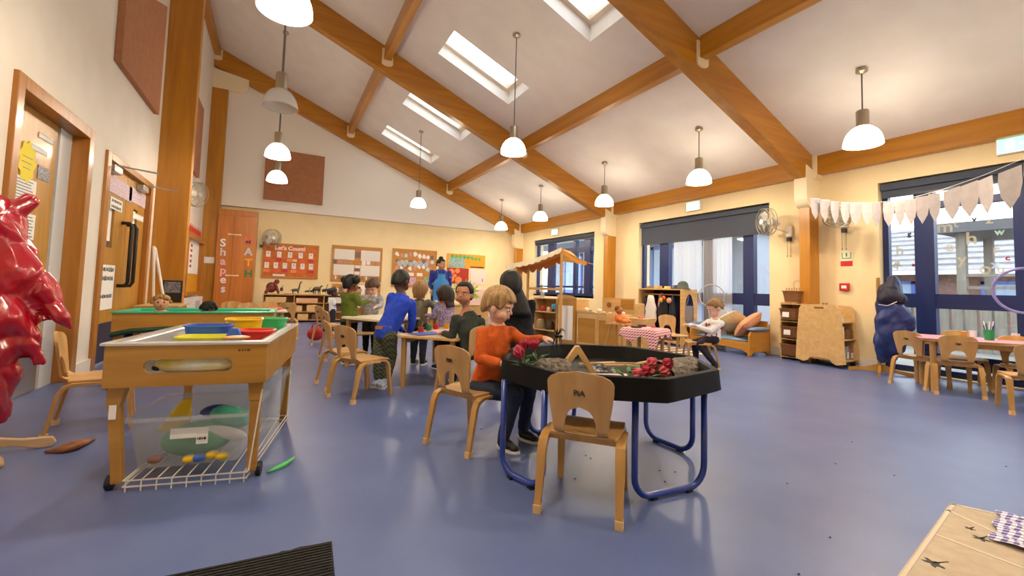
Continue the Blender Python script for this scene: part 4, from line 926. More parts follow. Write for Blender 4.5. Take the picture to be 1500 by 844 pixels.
# crumbs on the floor
for i, (px, py) in enumerate(((815,636),(910,586),(858,668),(865,672),(966,690),(974,706),(989,692),(1248,648),(1224,680),(1474,684),(1216,788),(1153,709),(1310,697),(842,702),(1170,842),(705,629))):
    p = fl(px, py); tag(B().ell((0,0,.002), (.006,.004,.002), nu=6, nv=4).go('crumb', mat('dark_crumb','2a2624',.9), loc=p), 'dark crumb on the blue floor', 'crumb', 'dark crumbs on the floor')
# ------------------------------------------------------------------ soft shapes from blended blobs
def soft(name, b, m, parent=None, vox=.01, disp=0, dscale=.08, smooth_it=3, loc=None, sub=False):
    o = b.go(name, m, parent, smooth=True, loc=loc)
    md = o.modifiers.new('remesh', 'REMESH'); md.mode = 'VOXEL'; md.voxel_size = vox; md.use_smooth_shade = True
    if smooth_it: sm = o.modifiers.new('smooth', 'SMOOTH'); sm.factor = .6; sm.iterations = smooth_it
    if disp:
        key = 'folds_%g' % dscale; tx = bpy.data.textures.get(key) or bpy.data.textures.new(key, 'CLOUDS'); tx.noise_scale = dscale; tx.noise_depth = 2
        if dscale >= .1: tx.noise_basis = 'VORONOI_F2_F1'; tx.noise_depth = 0
        dm = o.modifiers.new('folds', 'DISPLACE'); dm.texture = tx; dm.strength = disp; dm.mid_level = .5; dm.texture_coords = 'LOCAL'
    return o
# ------------------------------------------------------------------ red waterproofs on a wooden coat tree (left)
cs = thing('coat_tree', 'wooden coat tree with spread feet at the left edge', 'coat stand', (-1.28, 3.12, 0))
palew_ = mat('pale_beech', 'd2b48c', .45, 'wood', 'c0a078', 1, 'x'); darkw = mat('brown_orange_wood', 'a86a34', .5, 'wood', '6e4226', 1, 'x')  # second wood mixes orange with a darker brown grain
B().tube([(0,0,.04),(0,0,1.36)], .022, 10).go('pole', palew_, cs, auto=True)
def foot(px, m, w0=.03):
    e = V(px)-V((-1.28, 3.12, 0)); e.z = 0; L = e.length; d = e/L; s_ = V((-d.y, d.x, 0)); pr = [(0, .03), (0, .16), (L*.3, .085), (L*.6, .06), (L*.95, .05), (L, .02), (L*.96, 0), (L*.8, 0), (L*.5, .03)]
    B().prism(pr, -s_*w0/2, d, (0,0,1), s_*w0).go('foot', m, cs, bevel=.006)
foot((-.98, 3.20, 0), palew_); foot((-1.07, 2.90, 0), palew_); foot((-1.5, 2.95, 0), palew_); foot((-1.36, 3.4, 0), palew_)
fb = B(); pts = [fl(66, 664), fl(85, 664), fl(105, 660), fl(122, 652), fl(138, 645)]
tt2 = thing('wooden_offcut', 'curved brown and orange wooden piece lying beside the coat tree foot', 'wood piece', pts[2])
rings = []
for p, w_, h_ in zip(pts, (.01, .035, .045, .035, .01), (.012, .03, .045, .03, .012)):
    q = p-pts[2]; d = (pts[-1]-pts[0]).normalized(); s_ = V((-d.y, d.x, 0)); rings.append([q+s_*w_*math.cos(2*PI*k/10)+V((0,0,h_/2+h_/2*math.sin(2*PI*k/10))) for k in range(10)])
B().loft(rings).go('piece', darkw, tt2, smooth=True)
redp = mat('red_shiny_pvc', 'a80820', .22, spec=.6, coat=.6, bump=.12, bscale=9)
def coatblob(name, label, base, spec, m, dp=.0, vox=.012, disp=.05, dsc=.1, extra=None, cat='coat'):
    """spec: (px0,py0,r0, px1,py1,r1) in photo pixels, radii in pixels, placed at horizontal position base"""
    t = thing(name, label, cat, (base[0], base[1], 0)); b = B(); o = V((base[0], base[1], 0))
    fd = base[0]*fwd.x+base[1]*fwd.y
    for i, (x0, y0, r0, x1, y1, r1, off) in enumerate(spec):
        h = V((fwd.x, fwd.y, 0))*off; a = at(x0, y0, (base[0]+h.x, base[1]+h.y)); c = at(x1, y1, (base[0]+h.x, base[1]+h.y)); s_ = (fd+off)/FPX
        b.cap(a-o, c-o, r0*s_*.93, r1*s_*.93, 16)
    soft('shell', b, m, t, vox, disp, dsc, 4); return t
rt_ = coatblob('red_waterproof', 'shiny red children\'s waterproofs piled over the coat tree', (-1.16, 3.10), [
    (-30,300,30, 8,308,24,0), (8,310,24, 42,292,15,-.02), (42,292,14, 50,287,9,-.02), (-20,330,45, 10,400,42,0), (10,350,24, 60,425,26,-.04), (60,425,25, 90,465,17,-.04), (90,465,16, 103,480,9,-.04),
    (-25,400,46, -5,470,42,0), (5,440,24, 42,495,22,-.08), (42,495,22, 58,530,13,-.08), (5,470,26, 30,505,20,.05), (-28,470,46, -16,560,34,0), (-16,560,32, -2,610,20,0), (-28,560,34,-24,612,20,.05)], redp, vox=.010, disp=.055, dsc=.19)
B().tube([V((0.02*0+.0,0,0))+V((.05*math.cos(a)*1.0, -.03, .085*math.sin(a))) for a in [2*PI*k/16 for k in range(16)]], .006, 6, closed=True).go('hood_binding', mat('grey_binding', '8a7a80', .5), rt_, loc=at(4, 382, (-1.16,3.10))-V((-1.16,3.10,0))-V((fwd.x,fwd.y,0))*.16, smooth=True)
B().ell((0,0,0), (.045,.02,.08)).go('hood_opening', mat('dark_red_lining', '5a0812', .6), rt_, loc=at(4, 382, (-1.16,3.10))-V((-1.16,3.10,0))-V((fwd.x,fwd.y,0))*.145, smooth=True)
# blue waterproofs by the glazed door
cs2 = thing('coat_tree', 'low wooden coat tree buried in navy coats by the glazed door', 'coat stand', (6.42, 2.50, 0))
B().tube([(0,0,.03),(0,0,1.15)], .02, 10).go('pole', plyd, cs2, auto=True)
for a in (20, 110, 200, 290):
    d = V((math.cos(math.radians(a)), math.sin(math.radians(a)), 0)); s_ = V((-d.y, d.x, 0)); L = .3 if a != 20 else .22
    B().prism([(0,.02),(0,.12),(L*.5,.06),(L,.045),(L,0),(L*.85,0),(L*.5,.025)], -s_*.013, d, (0,0,1), s_*.026).go('foot', plyd, cs2)
navyf = mat('navy_waterproof', '1a2f74', .35, 'noise', '16255c', 2, bump=.06, bscale=14, spec=.6); blackf = mat('dark_navy_cloth', '14162e', .6, bump=.06, bscale=14)
bt_ = coatblob('navy_waterproof', 'pile of navy and royal blue children\'s waterproofs on the coat tree', (6.34, 2.52), [
    (1307,410,7, 1305,440,17,0), (1303,440,17, 1303,470,20,0), (1310,455,18, 1325,470,15,-.02), (1325,470,15, 1332,480,10,-.03), (1303,475,19, 1298,500,17,0), (1318,480,15, 1312,510,14,-.03), (1295,500,12, 1291,525,9,0), (1312,505,10, 1312,525,6,0)], navyf, vox=.012, disp=.05, dsc=.3)
hk = coatblob('dark_hooded_coat', 'dark navy hooded coat uppermost on the blue coat pile', (6.30, 2.58), [(1309,407,6, 1303,425,14,-.04), (1303,425,15, 1299,438,15,-.04), (1296,438,12, 1316,438,12,-.04)], blackf, vox=.012, disp=.04, dsc=.21)
B().tube([at(1287, 446, (6.18,2.45))-V((6.30,2.58,0)), at(1300, 448, (6.14,2.40))-V((6.30,2.58,0)), at(1314, 442, (6.16,2.36))-V((6.30,2.58,0))], .004, 5).go('reflective_piping', mat('reflective_grey', 'd8d8dc', .3), hk, smooth=True)

# ------------------------------------------------------------------ basket drawer unit and book trolley
du = thing('basket_drawer_unit', 'tall narrow shelf unit with brown pull-out baskets beside the trolley', 'storage unit', (6.42, 3.52, 0))
B().bx(0,.28,-.15,-.135,0,.80).go('side_panel', plyx, du); B().bx(0,.28,.135,.15,0,.80).go('side_panel', plyx, du); B().bx(.27,.28,-.135,.135,0,.80).go('back_panel', plyx, du)
for z in (.04, .29, .54, .79): B().bx(0,.27,-.135,.135,z-.012,z).go('shelf', plyx, du)
basket = mat('brown_basket', '8c5a2c', .6, 'noise', '744820', 12, bump=.5, bscale=120)
for i, (z, out_) in enumerate(((.06, .06), (.31, .05), (.56, .08), (.81, .0))):
    def rg(s, zz, e=0): return [V((p[0], p[1], zz)) for p in rrect(.26*s+e, .25*s+e, .03, 3)]
    b = B().loft([rg(.84,0), rg(1,.15), rg(1.0,.15,.02), rg(1.0,.16,.02), rg(.93,.16), rg(.8,.01)])
    o = b.go('basket', basket, du, auto=True, loc=(.13-out_, 0, z))
    if i in (1, 2): B().box((-.125,.03,.085), (.003,.09,.09), R3(0,0,.08)).go('basket_label', paper, o)
b = B()
for i in range(7): b.cyl((6.50, 3.41+i*.035, .97), (6.50, 3.41+i*.035, 1.0), .008, n=8).ell((6.50, 3.41+i*.035, 1.005), .01, nu=8, nv=5)
b.bx(6.44, 6.56, 3.38, 3.66, .965, .972); tag(b.go('peg_toy', mat('peg_wood', 'c89868', .5)), 'wooden peg toy standing on the topmost basket', 'toy')
b = B().tube([(6.55, 3.50+.05*math.cos(a), 1.06+.06*math.sin(a)) for a in [2*PI*k/16 for k in range(16)]], .004, 6, closed=True); tag(b.go('wire_ring', steel, smooth=True), 'small wire ring propped on top of the basket unit', 'ring')
tr = thing('book_trolley', 'curved plywood book and toy trolley on castors by the orange post', 'trolley', (6.26, 3.08, 0), math.radians(3))
def endpanel(h, cut=True):
    L = .29; p = [(-L, .05), (-L+.03, .05)]
    if cut: p = [(-L, .06), (-L+.10, .035)] + [(-.14+.05*(1-math.cos(g)), .035+.07*math.sin(g)) for g in [math.radians(a) for a in (20, 50, 90)]] + [(.14-.05*(1-math.cos(g)), .035+.07*math.sin(g)) for g in [math.radians(a) for a in (90, 50, 20)]] + [(L-.10, .035), (L, .06)]
    else: p = [(-L, .05), (L, .05)]
    p += [(L-.02, h*.5), (L-.05, h-.06), (L-.09, h-.01), (0, h), (-L+.09, h-.01), (-L+.05, h-.06), (-L+.02, h*.5)]
    return p
B().prism(endpanel(.80), (0,0,0), (0,-1,0), (0,0,1), (.018,0,0)).go('end_panel', plyx, tr, bevel=.004)
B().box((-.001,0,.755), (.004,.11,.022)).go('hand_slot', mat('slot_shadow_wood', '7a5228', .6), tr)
B().prism(endpanel(.79, False), (.40,0,0), (0,-1,0), (0,0,1), (.018,0,0)).go('end_panel', plyx, tr, bevel=.004)
for z, y0, y1 in ((.10,-.27,.27),(.36,-.25,.25),(.58,-.23,.23)): B().bx(.018,.40,y0,y1,z-.014,z).go('shelf', plyx, tr)
B().bx(.018,.40,-.005,.01,.10,.72).go('divider', plyx, tr)
for x, y in ((.03,-.22),(.03,.22),(.38,-.22),(.38,.22)): B().cyl((x-.012,y,.028),(x+.012,y,.028),.027,n=16).go('castor', black, tr, auto=True)
TRM = Matrix.Translation((6.26,3.08,0)) @ Matrix.Rotation(math.radians(3),4,'Z')
def ontr(x,y,z): return TRM @ V((x,y,z))
tag(B().box((0,0,.06),(.16,.16,.12)).go('brown_basket', basket, loc=ontr(.30,-.15,.362), bevel=.008), 'brown basket on the middle shelf of the trolley', 'basket')
cbx = mat('clear_box', 'cfd4d8', .15, 'clear', alpha=.5)
for i,(x,y,z,s_,c_,lab) in enumerate(((.10,-.15,.10,(.11,.17,.15),cbx,'clear plastic box at the left of the trolley\'s bottom shelf'),(.21,-.15,.10,(.09,.17,.17),cbx,'clear plastic jar box in the middle of the trolley\'s bottom shelf'),(.33,-.15,.10,(.12,.17,.14),mat('orange_tint_box','c8907c',.3,'clear',alpha=.6),'clear box of orange pieces on the trolley\'s bottom shelf'),(.09,-.15,.36,(.12,.16,.16),mat('crumpled_white','e4e4e0',.7,bump=.8,bscale=30),'crumpled white packet on the middle shelf of the trolley'),(.10,-.15,.58,(.12,.14,.08),mat('white_cloth_pile','dcdcdc',.8,bump=.8,bscale=30),'white cloth pile on the top shelf of the trolley'))):
    t = thing('storage_box', lab, 'box', ontr(x,y,z)+V((0,0,.001))); B().loft([[V((p[0]*s_[0]*k,p[1]*s_[1]*k,zz)) for p in rrect(1,1,.2,3)] for zz,k in ((0,.9),(s_[2],1.0))]).go('box_body', c_, t)
    B().box((0,-s_[1]/2-.002,s_[2]*.35),(s_[0]*.5,.002,s_[2]*.5)).go('label_card', paper, t)
for i in range(5): tag(B().ell((0,0,0),(.018,.018,.014),nu=10,nv=6).go('wooden_ball', mat('cream_wood','ecd8b0',.5), loc=ontr(.1+.055*i,-.12,.595), smooth=True), 'pale wooden ball on the trolley\'s top shelf', 'ball', 'pale wooden balls on the trolley')
tp = thing('toy_plant','small dark green toy plant on top of the trolley','toy',ontr(.12,-.02,.72)); b = B()
for i in range(7): a=i*.9; b.cyl((0,0,0),(.03*math.cos(a),.03*math.sin(a),.10),.004,.002,6)
b.go('leaves', mat('dark_green_toy','2c4a30',.6), tp)

# ------------------------------------------------------------------ fire signs, exit signs, fans
t = thing('fire_notice','green and red fire action notice on the cream wall','notice',(XR-.004,2.96,1.42)); B().bx(0,.004,-.07,.07,-.10,.10).go('sheet', mat('notice_cream','efe6cc',.7), t)
B().bx(-.001,.0,-.07,.07,-.10,-.03).go('red_panel', mat('fire_red','c4281e',.6), t); B().bx(-.001,0,-.05,.05,.0,.012).bx(-.001,0,-.055,-.045,.0,.09).bx(-.001,0,.045,.055,0,.09).bx(-.001,0,-.01,.01,.03,.08).go('green_outline', mat('sign_green','3d9c5a',.6), t)
t = thing('fire_call_point','red fire alarm call point under the fire notice','alarm',(XR,2.98,1.04)); B().bx(-.04,0,-.055,.055,-.05,.05).go('body', mat('call_red','c01f1c',.35), t, bevel=.006); B().bx(-.043,-.04,-.03,.03,-.02,.02).go('break_glass', paper, t)
def exitsign(label, y, z, w_, h_):
    t = thing('exit_sign', label, 'sign', (XR, y, z)); B().bx(-.06,0,-w_/2,w_/2,-h_/2,h_/2).go('housing', wplast, t, bevel=.004)
    B().bx(-.064,-.06,-w_/2+.01,w_/2-.01,-h_/2+.01,h_/2-.01).go('lit_face', mat('exit_mint','a4f0d4',.4,em=.5), t)
    wm_ = mat('exit_white','f4fff8',.4,em=.6); s = h_/.2
    b = B().bx(-.066,-.064,.03*s,.10*s,-.06*s,.06*s)      # door
    b.prism([(-.11,0),(-.06,.04),(-.06,.015),(-.01,.015),(-.01,-.015),(-.06,-.015),(-.06,-.04)],(-.064,0,0),(0,s,0),(0,0,s),(-.002,0,0))
    b.go('pictogram', wm_, t); g2 = B().ell((-.067,.065*s,.035*s),(.001,.012*s,.012*s),nu=8,nv=5).prism([(.05,-.05),(.06,-.05),(.07,-.01),(.085,-.04),(.095,-.035),(.08,.02),(.055,.02),(.045,-.0)],(-.0661,0,0),(0,s,0),(0,0,s),(-.001,0,0)).go('running_figure', mat('exit_figure','dff8ec',.4,em=.5), t)
exitsign('lit green exit sign above the curtained doors', 5.37, 2.50, .30, .17); exitsign('lit green exit sign above the far window', 9.9, 2.47, .30, .17); exitsign('lit green exit sign at the right edge above the glazed door', 1.38, 2.54, .32, .17)
cage = mat('fan_cage_wire','a8a494',.35,metal=.6); fanp = mat('fan_ivory','e2dccb',.4); blade = mat('fan_blade_clear','d8d4c4',.3,'clear',alpha=.6)
def fan(label, c, nrm, r, mount, group=None, pulls=True):
    t = thing('wall_fan', label, 'fan', c, 0, 'wall fans'); n_ = V(nrm).normalized(); a = n_.orthogonal().normalized(); b2 = n_.cross(a)
    if abs(a.z) < .9: a = V((0,0,1))-n_*n_.z; a.normalize(); b2 = n_.cross(a)
    b = B()
    for d_, rr in ((-.05, r), (.0, r*1.01), (.05, r), (.065, r*.62), (-.07, r*.6)): b.tube([n_*d_+(a*math.cos(2*PI*k/28)+b2*math.sin(2*PI*k/28))*rr for k in range(28)], .004 if rr < r else .006, 5, closed=True)
    for k in range(26):
        g = 2*PI*k/26; e = a*math.cos(g)+b2*math.sin(g)
        b.tube([n_*.075+e*r*.12, n_*.065+e*r*.62, n_*.03+e*r*.97, n_*-.03+e*r*.97, n_*-.07+e*r*.6, n_*-.08+e*r*.2], .0014, 4)
    b.go('cage', cage, t)
    for k in range(3):
        g = 2*PI*k/3+.4; e = a*math.cos(g)+b2*math.sin(g); f_ = n_.cross(e)
        B().add([e*r*.12+f_*.02+n_*.01, e*r*.12-f_*.02-n_*.01, e*r*.5-f_*r*.3-n_*.02, e*r*.85-f_*r*.15-n_*.01, e*r*.82+f_*r*.25+n_*.02, e*r*.45+f_*r*.2+n_*.02], [(0,1,2,3,4,5)]).go('blade', blade, t)
    B().cyl(n_*.07, n_*.085, r*.22, r*.18, 18).go('badge', wplast, t); B().cyl(-n_*.18, -n_*.05, r*.3, r*.34, 16).go('motor', fanp, t, auto=True)
    m_ = V(mount)-V(c); B().tube([-n_*.14, -n_*.14+V((0,0,-.10)), m_+V((0,0,-.02))], .02, 8).go('arm', fanp, t, smooth=True)
    B().box(m_, (.05,.08,.16)).go('wall_bracket', fanp, t, bevel=.008); B().box(m_+V((0,0,-.12)), (.06,.05,.05)).go('switch_box', black, t)
    if pulls:
        for s_ in (-.02, .03): B().tube([m_+V((0,s_,-.14)), m_+V((0,s_,-.36))], .002, 4).ell(m_+V((0,s_,-.37)), .008, nu=6, nv=5).go('pull_cord', ink, t)
fan('wall fan to the left of the orange post beside the curtained doors', (6.42, 3.86, 2.0), (-.75,.45,-.05), .20, (6.69, 3.68, 1.86))
fan('wall fan hanging behind the white pennants', (6.58, 3.0, 1.97), (-.5,-.1,-.85), .15, (6.70, 2.97, 1.92))
fan('wall fan seen edge-on on the left wall beyond the big post', (-1.36, 9.5, 2.42), (.55,.6,.0), .22, (XL+.03, 9.5, 2.2), pulls=False)
fan('wall fan beside the number board on the back wall', (-.16, 11.75, 1.93), (.45,-.8,-.1), .20, (-.38, 11.98, 1.85), pulls=False)

# ------------------------------------------------------------------ bunting
pen = mat('white_fabric_pennant', 'd2caca', .7, 'noise', 'c6bebe', 3, bump=.2, bscale=30)
def deep(px, py, d): return V((0, 0, EYE)) + ray(px, py)*d
curve = [(1181,289,5.85),(1212,294,5.6),(1244,297,5.4),(1285,297,5.1),(1330,291,4.7),(1380,278,4.05),(1440,257,3.35),(1500,232,2.75),(1560,206,2.3)]
pts3 = [deep(*c) for c in curve]; st = thing('bunting_string', 'white string carrying pennants from the orange post toward the right edge', 'string', pts3[0])
B().tube([p-pts3[0] for p in pts3+[V((3.6, -2.19, 2.3))]], .003, 5).go('cord', mat('white_cord','e8e8e8',.6), st)
crt = V((RT.x, RT.y, 0)).normalized(); cfw = V((fwd.x, fwd.y, 0)).normalized()
cum = [0]
for i in range(1, len(pts3)): cum.append(cum[-1]+(pts3[i]-pts3[i-1]).length)
def along(s):
    for i in range(1, len(cum)):
        if s <= cum[i]: k = (s-cum[i-1])/(cum[i]-cum[i-1]); return pts3[i-1].lerp(pts3[i], k), (pts3[i]-pts3[i-1]).normalized()
    return pts3[-1], (pts3[-1]-pts3[-2]).normalized()
ords = ['first','second','third','fourth','fifth','sixth','seventh','eighth','ninth','tenth','eleventh','twelfth','thirteenth','fourteenth','fifteenth','sixteenth','seventeenth','eighteenth','nineteenth','twentieth','twenty-first','twenty-second','twenty-third','twenty-fourth','twenty-fifth','twenty-sixth','twenty-seventh','twenty-eighth']
sp = .03; i = 0
spans = [1184,1198,1213,1228,1241,1258,1273,1290,1307,1321,1338,1356,1378,1401,1427,1459,1497]
def s_of(px):
    lo, hi = 0, cum[-1]
    for _ in range(30):
        md = (lo+hi)/2; q, _t = along(md); v = q-V((0,0,EYE)); x = 750+FPX*v.dot(RT)/v.dot(fwd)
        if x < px: lo = md
        else: hi = md
    return lo
ss = [s_of(x+4) for x in spans]
for i, s_ in enumerate(ss):
    p, td = along(s_); dep = (p-V((0,0,EYE))).dot(fwd); dh = (crt+cfw*rnd.uniform(-.35,.1)).normalized(); nrm_ = V((-dh.y, dh.x, 0)); wob = nrm_*rnd.uniform(-.02,.02)
    w2 = .43*((spans[i+1]-spans[i]) if i < len(spans)-1 else 36)*dep/FPX*.97; hgt = .29; p = p+dh*w2
    t = thing('pennant', 'white pointed cloth pennant, %s from the orange post' % ords[i], 'pennant', p, 0, 'white bunting pennants')
    outl = [(-w2,0),(w2,0),(w2*1.05,-hgt*.35),(w2*.8,-hgt*.68),(0,-hgt),(-w2*.8,-hgt*.68),(-w2*1.05,-hgt*.35)]
    tilt = ((curve[-1][1]-curve[-3][1])/(curve[-3][0]-curve[-1][0])*1.0 if s_ > cum[5] else .12 if s_ > cum[3] else -.05)
    b = B().prism([(x, y+x*tilt*(1 if y == 0 else .3)) for x, y in outl], (0,0,0), (dh+wob*4).normalized(), V((0,0,1))+wob*2, nrm_*.0015); b.go('cloth', pen, t)

# ------------------------------------------------------------------ cupboard, display boards, shelf unit at the back
cup = thing('tall_cupboard', 'tall orange wood cupboard lettered SHAPES and MATH at the back left', 'cupboard', (-.84, 11.98, 0))
B().bx(-.39,.37,-.36,0,0,2.50).go('carcass', doorwood, cup)
B().bx(-.385,-.085,-.38,-.362,.06,2.36).go('door', mat('orange_door','c87a30',.35,'wood','b86a24',.7,'z',coat=.2), cup); B().bx(-.078,.365,-.38,-.362,.06,2.36).go('door', mat('orange_door','c87a30'), cup)
B().bx(-.385,.365,-.38,-.362,2.37,2.49).go('head_panel', mat('orange_door','c87a30'), cup)
for z in (1.93, 1.0): B().bx(-.18,.06,-.392,-.381,z-.012,z+.012).ell((-.17,-.39,z),(.02,.008,.02),nu=8,nv=6).ell((.05,-.39,z),(.02,.008,.02),nu=8,nv=6).go('safety_strap', mat('pale_strap','f0d8b8',.5), cup)
for i, (ch, cc) in enumerate(zip('Shapes', ('e8e8e8','d8d0d0','e8b8d0','f0b0b8','e8e0e8','d8d8e0'))): text('letter', ch, .24, (-.27+.012*i, -.383, 1.72-.205*i), (1,0,0), (0,0,1), mat('letter_'+cc, cc, .6), cup, .002, bold=.006)
for i, (ch, cc) in enumerate(zip('MATH', ('d8705c','c4ccd4','e8a428','3c8048'))): text('letter', ch, .23, (.215+.014*i, -.383, 1.80-.25*i), (1,0,0), (0,0,1), mat('letter_'+cc, cc, .6), cup, .002, bold=.008)
cork = mat('cork_board','c88c4c',.9,'noise','b87c3c',6,bump=.2); cork2 = mat('orange_board','cc7a38',.85,'noise','c4622e',2)
def board(name, label, x0, x1, z0, z1, m, fr=None):
    t = thing(name, label, 'display board', ((x0+x1)/2, 12.018, (z0+z1)/2)); w2, h2 = (x1-x0)/2, (z1-z0)/2
    B().bx(-w2,w2,-.02,0,-h2,h2).go('board_panel', m, t)
    if fr: B().bx(-w2-.02,w2+.02,-.03,0,h2-.01,h2+.03).bx(-w2-.02,w2+.02,-.03,0,-h2-.03,-h2+.01).bx(-w2-.02,-w2+.01,-.03,0,-h2,h2).bx(w2-.01,w2+.02,-.03,0,-h2,h2).go('frame', fr, t)
    return t
crd = mat('card_white','efe6e0',.8); lilac = mat('lilac_number','6a5a8c',.8)
b1 = board('number_board','orange display board titled Let\'s Count with two rows of number cards', -.32, .88, 1.01, 1.80, cork2, cork)
text('title', "Let's Count!", .135, (-.03,-.022,.31), (1,0,0), (0,0,1), mat('pink_white','f4dcd4',.8), b1, bold=.006)
def card(t, x, z, w_, h_, m, name='card'): return B().bx(x-w_/2,x+w_/2,-.023,-.0205,z-h_/2,z+h_/2).go(name, m, t)
rs = random.Random(5)
for i in range(11):
    if i < 5: x, z = -.5+.235*i, .15
    else: x, z = -.52+.195*(i-5), -.12
    o = card(b1, x, z, .095, .14, crd, 'number_card'); text('digit', str(i), .07, (x,-.0235,z+.02), (1,0,0), (0,0,1), lilac, o)
    card(b1, x, z-.13, .13, .07, mat('board_red_%d' % (i % 3), ('e0603c','c83848','e88a5c')[i % 3], .8), 'paper_shape')
card(b1, -.25, -.355, .26, .045, crd); card(b1, .1, .02, .12, .05, mat('cream_card','f0d8a8',.8))
b2 = board('planning_board','cork framed board holding four large white sheets and small photos', 1.23, 2.46, .98, 1.85, cork, mat('board_wood','b8863e',.5))
for x in (-.33,.33):
    for z in (.23,-.17): card(b2, x, z, .5, .28, mat('grey_white_sheet','e2dcd4',.8), 'sheet')
for x in (-.56,-.42,-.30,-.18,.16,.28,.40,.54): card(b2, x, .03+.02*rs.random(), .10, .11, [mat('photo_rose','c89088',.6), mat('photo_tan','c09060',.6), mat('photo_dark','7a6464',.6), crd][rs.randrange(4)], 'photo')
for z in (.28,.20,-.08,-.15,-.24): card(b2, 0, z, .13, .08, [crd, mat('photo_dark','7a6464',.6)][rs.randrange(2)], 'photo')
for i in range(12): card(b2, -.52+.095*i, -.37, .03, .09, mat('photo_dark','7a6464',.6) if i % 2 else crd, 'paper_figure')
b2b = board('lower_planning_board','low board of photos under the cork framed board', 1.25, 2.47, .45, .88, cork)
for i in range(10): card(b2b, -.5+.11*i, .05*(i % 2), .09, .2, [crd, mat('photo_dark','7a6464',.6), mat('photo_rose','c89088',.6)][i % 3], 'photo')
card(b2b, .25, .15, .5, .1, crd, 'sheet')
b3 = board('letter_board','cork board covered with cut-out white letters and children\'s drawings', 2.77, 4.0, .87, 1.87, cork, mat('board_wood','b8863e'))
for i in range(26):
    x = -.5+1.0*(i % 9)/8; z = .36-.17*(i//9)+.04*rs.uniform(-1,1)
    m_ = [crd, mat('photo_dark','7a6464'), mat('photo_rose','c89088'), mat('mint_card','bcd0c8',.8), crd][rs.randrange(5)]
    B().prism([(0.055*math.cos(2*PI*k/9)*(1+.35*rs.uniform(-1,1)), .06*math.sin(2*PI*k/9)*(1+.35*rs.uniform(-1,1))) for k in range(9)], (x,-.0205,z), (1,0,0), (0,0,1), (0,-.002,0)).go('cut_out', m_, b3)
for k in range(6): B().prism([(.07*math.cos(2*PI*q/8)*(1+.3*rs.uniform(-1,1)), .085*math.sin(2*PI*q/8)*(1+.3*rs.uniform(-1,1))) for q in range(8)], (-.42+.15*k,-.0225,.12), (1,0,0), (0,0,1), (0,-.002,0)).go('cut_out', mat('pale_blue_letter','c4ccd4',.8,'noise','8c9aa4',20), b3)
for x in (-.35,-.1,.15): card(b3, x, -.17, .16, .09, crd, 'sheet')
card(b3, -.1, -.36, .3, .2, mat('pink_drawing','e4c8d4',.8,'noise','b46a94',10), 'drawing'); card(b3, .38,-.33,.18,.2, mat('green_drawing','b8d0b0',.8,'noise','3c7a44',10), 'drawing')
b4 = board('bright_board','orange banner board with green and blue lettering near the corner', 4.33, 5.56, 1.47, 1.86, mat('orange_banner','e89a1c',.7))
card(b4, -.3, -.05, .5, .3, mat('blue_white_collage','bcd4c8',.8,'noise','4a7a7c',9), 'picture')
[B().prism([(.055*math.cos(2*PI*q/8)*(1+.35*rs.uniform(-1,1)), .06*math.sin(2*PI*q/8)*(1+.35*rs.uniform(-1,1))) for q in range(8)], (-.45+.125*k,-.0245,.12-.012*max(0,k-3)), (1,0,0), (0,0,1), (0,-.002,0)).go('cut_out', mat('leaf_green_letter','6cc070',.7,'noise','3c8a3c',16), b4) for k in range(8)]; card(b4, .35,-.17,.45,.03, ink, 'strip')
b5 = board('red_board','dark red sheet with orange paper faces under the bright banner', 4.35, 5.03, .98, 1.44, mat('dark_red_sheet','a8321c',.8))
for (x, z, r_) in ((-.2,.12,.09),(-.02,.15,.08),(-.2,-.1,.09),(.02,-.12,.11),(-.1,.0,.06)): B().prism([(r_*math.cos(2*PI*k/12), r_*math.sin(2*PI*k/12)*(1 if k % 2 else .8)) for k in range(12)], (x,-.0205,z), (1,0,0), (0,0,1), (0,-.003,0)).go('paper_face', mat('orange_face','e8683c',.8,'noise','f0a060',8), b5)
b6 = board('white_board','plain white board panel at the corner below the banner', 5.08, 5.6, .98, 1.43, mat('white_sheet_board','e8d8cc',.6)); card(b6, .15, -.1, .02, .1, ink, 'pen_mark')
board('corner_notice','small red and white notice low beside the corner', 5.1, 5.6, .3, .82, mat('rose_notice','e4c0b8',.7))

su = thing('shelf_unit', 'long low wooden shelf unit under the number board with animals on top', 'shelf', (.90, 10.98, 0))
shm = mat('shelf_beech','c99a5c',.45,'wood','b6864a',.8,'x')
B().bx(-1.15,1.2,-.20,.18,.60,.62).go('top_board', shm, su)
for x in (-1.15,-.55,.06,.62,1.18): B().bx(x,x+.02,-.19,.18,0,.60).go('upright', shm, su)
for x0,x1 in ((-1.13,-.55),(-.53,.06),(.08,.62),(.64,1.18)):
    for z in (.04,.22,.42): B().bx(x0,x1,-.19,.18,z,z+.015).go('shelf_board', shm, su)
B().bx(-1.15,1.2,.165,.18,0,.6).go('back_board', mat('shelf_back','d8b27c',.6), su)
def box_on(label, x, y, z, s_, m): tag(B().box((0,0,s_[2]/2),s_).go('shelf_box', m, loc=(x,y,z), bevel=.004), label, 'box')
tray_m = mat('wood_tray_toy','d0a874',.5)
k_ = 0
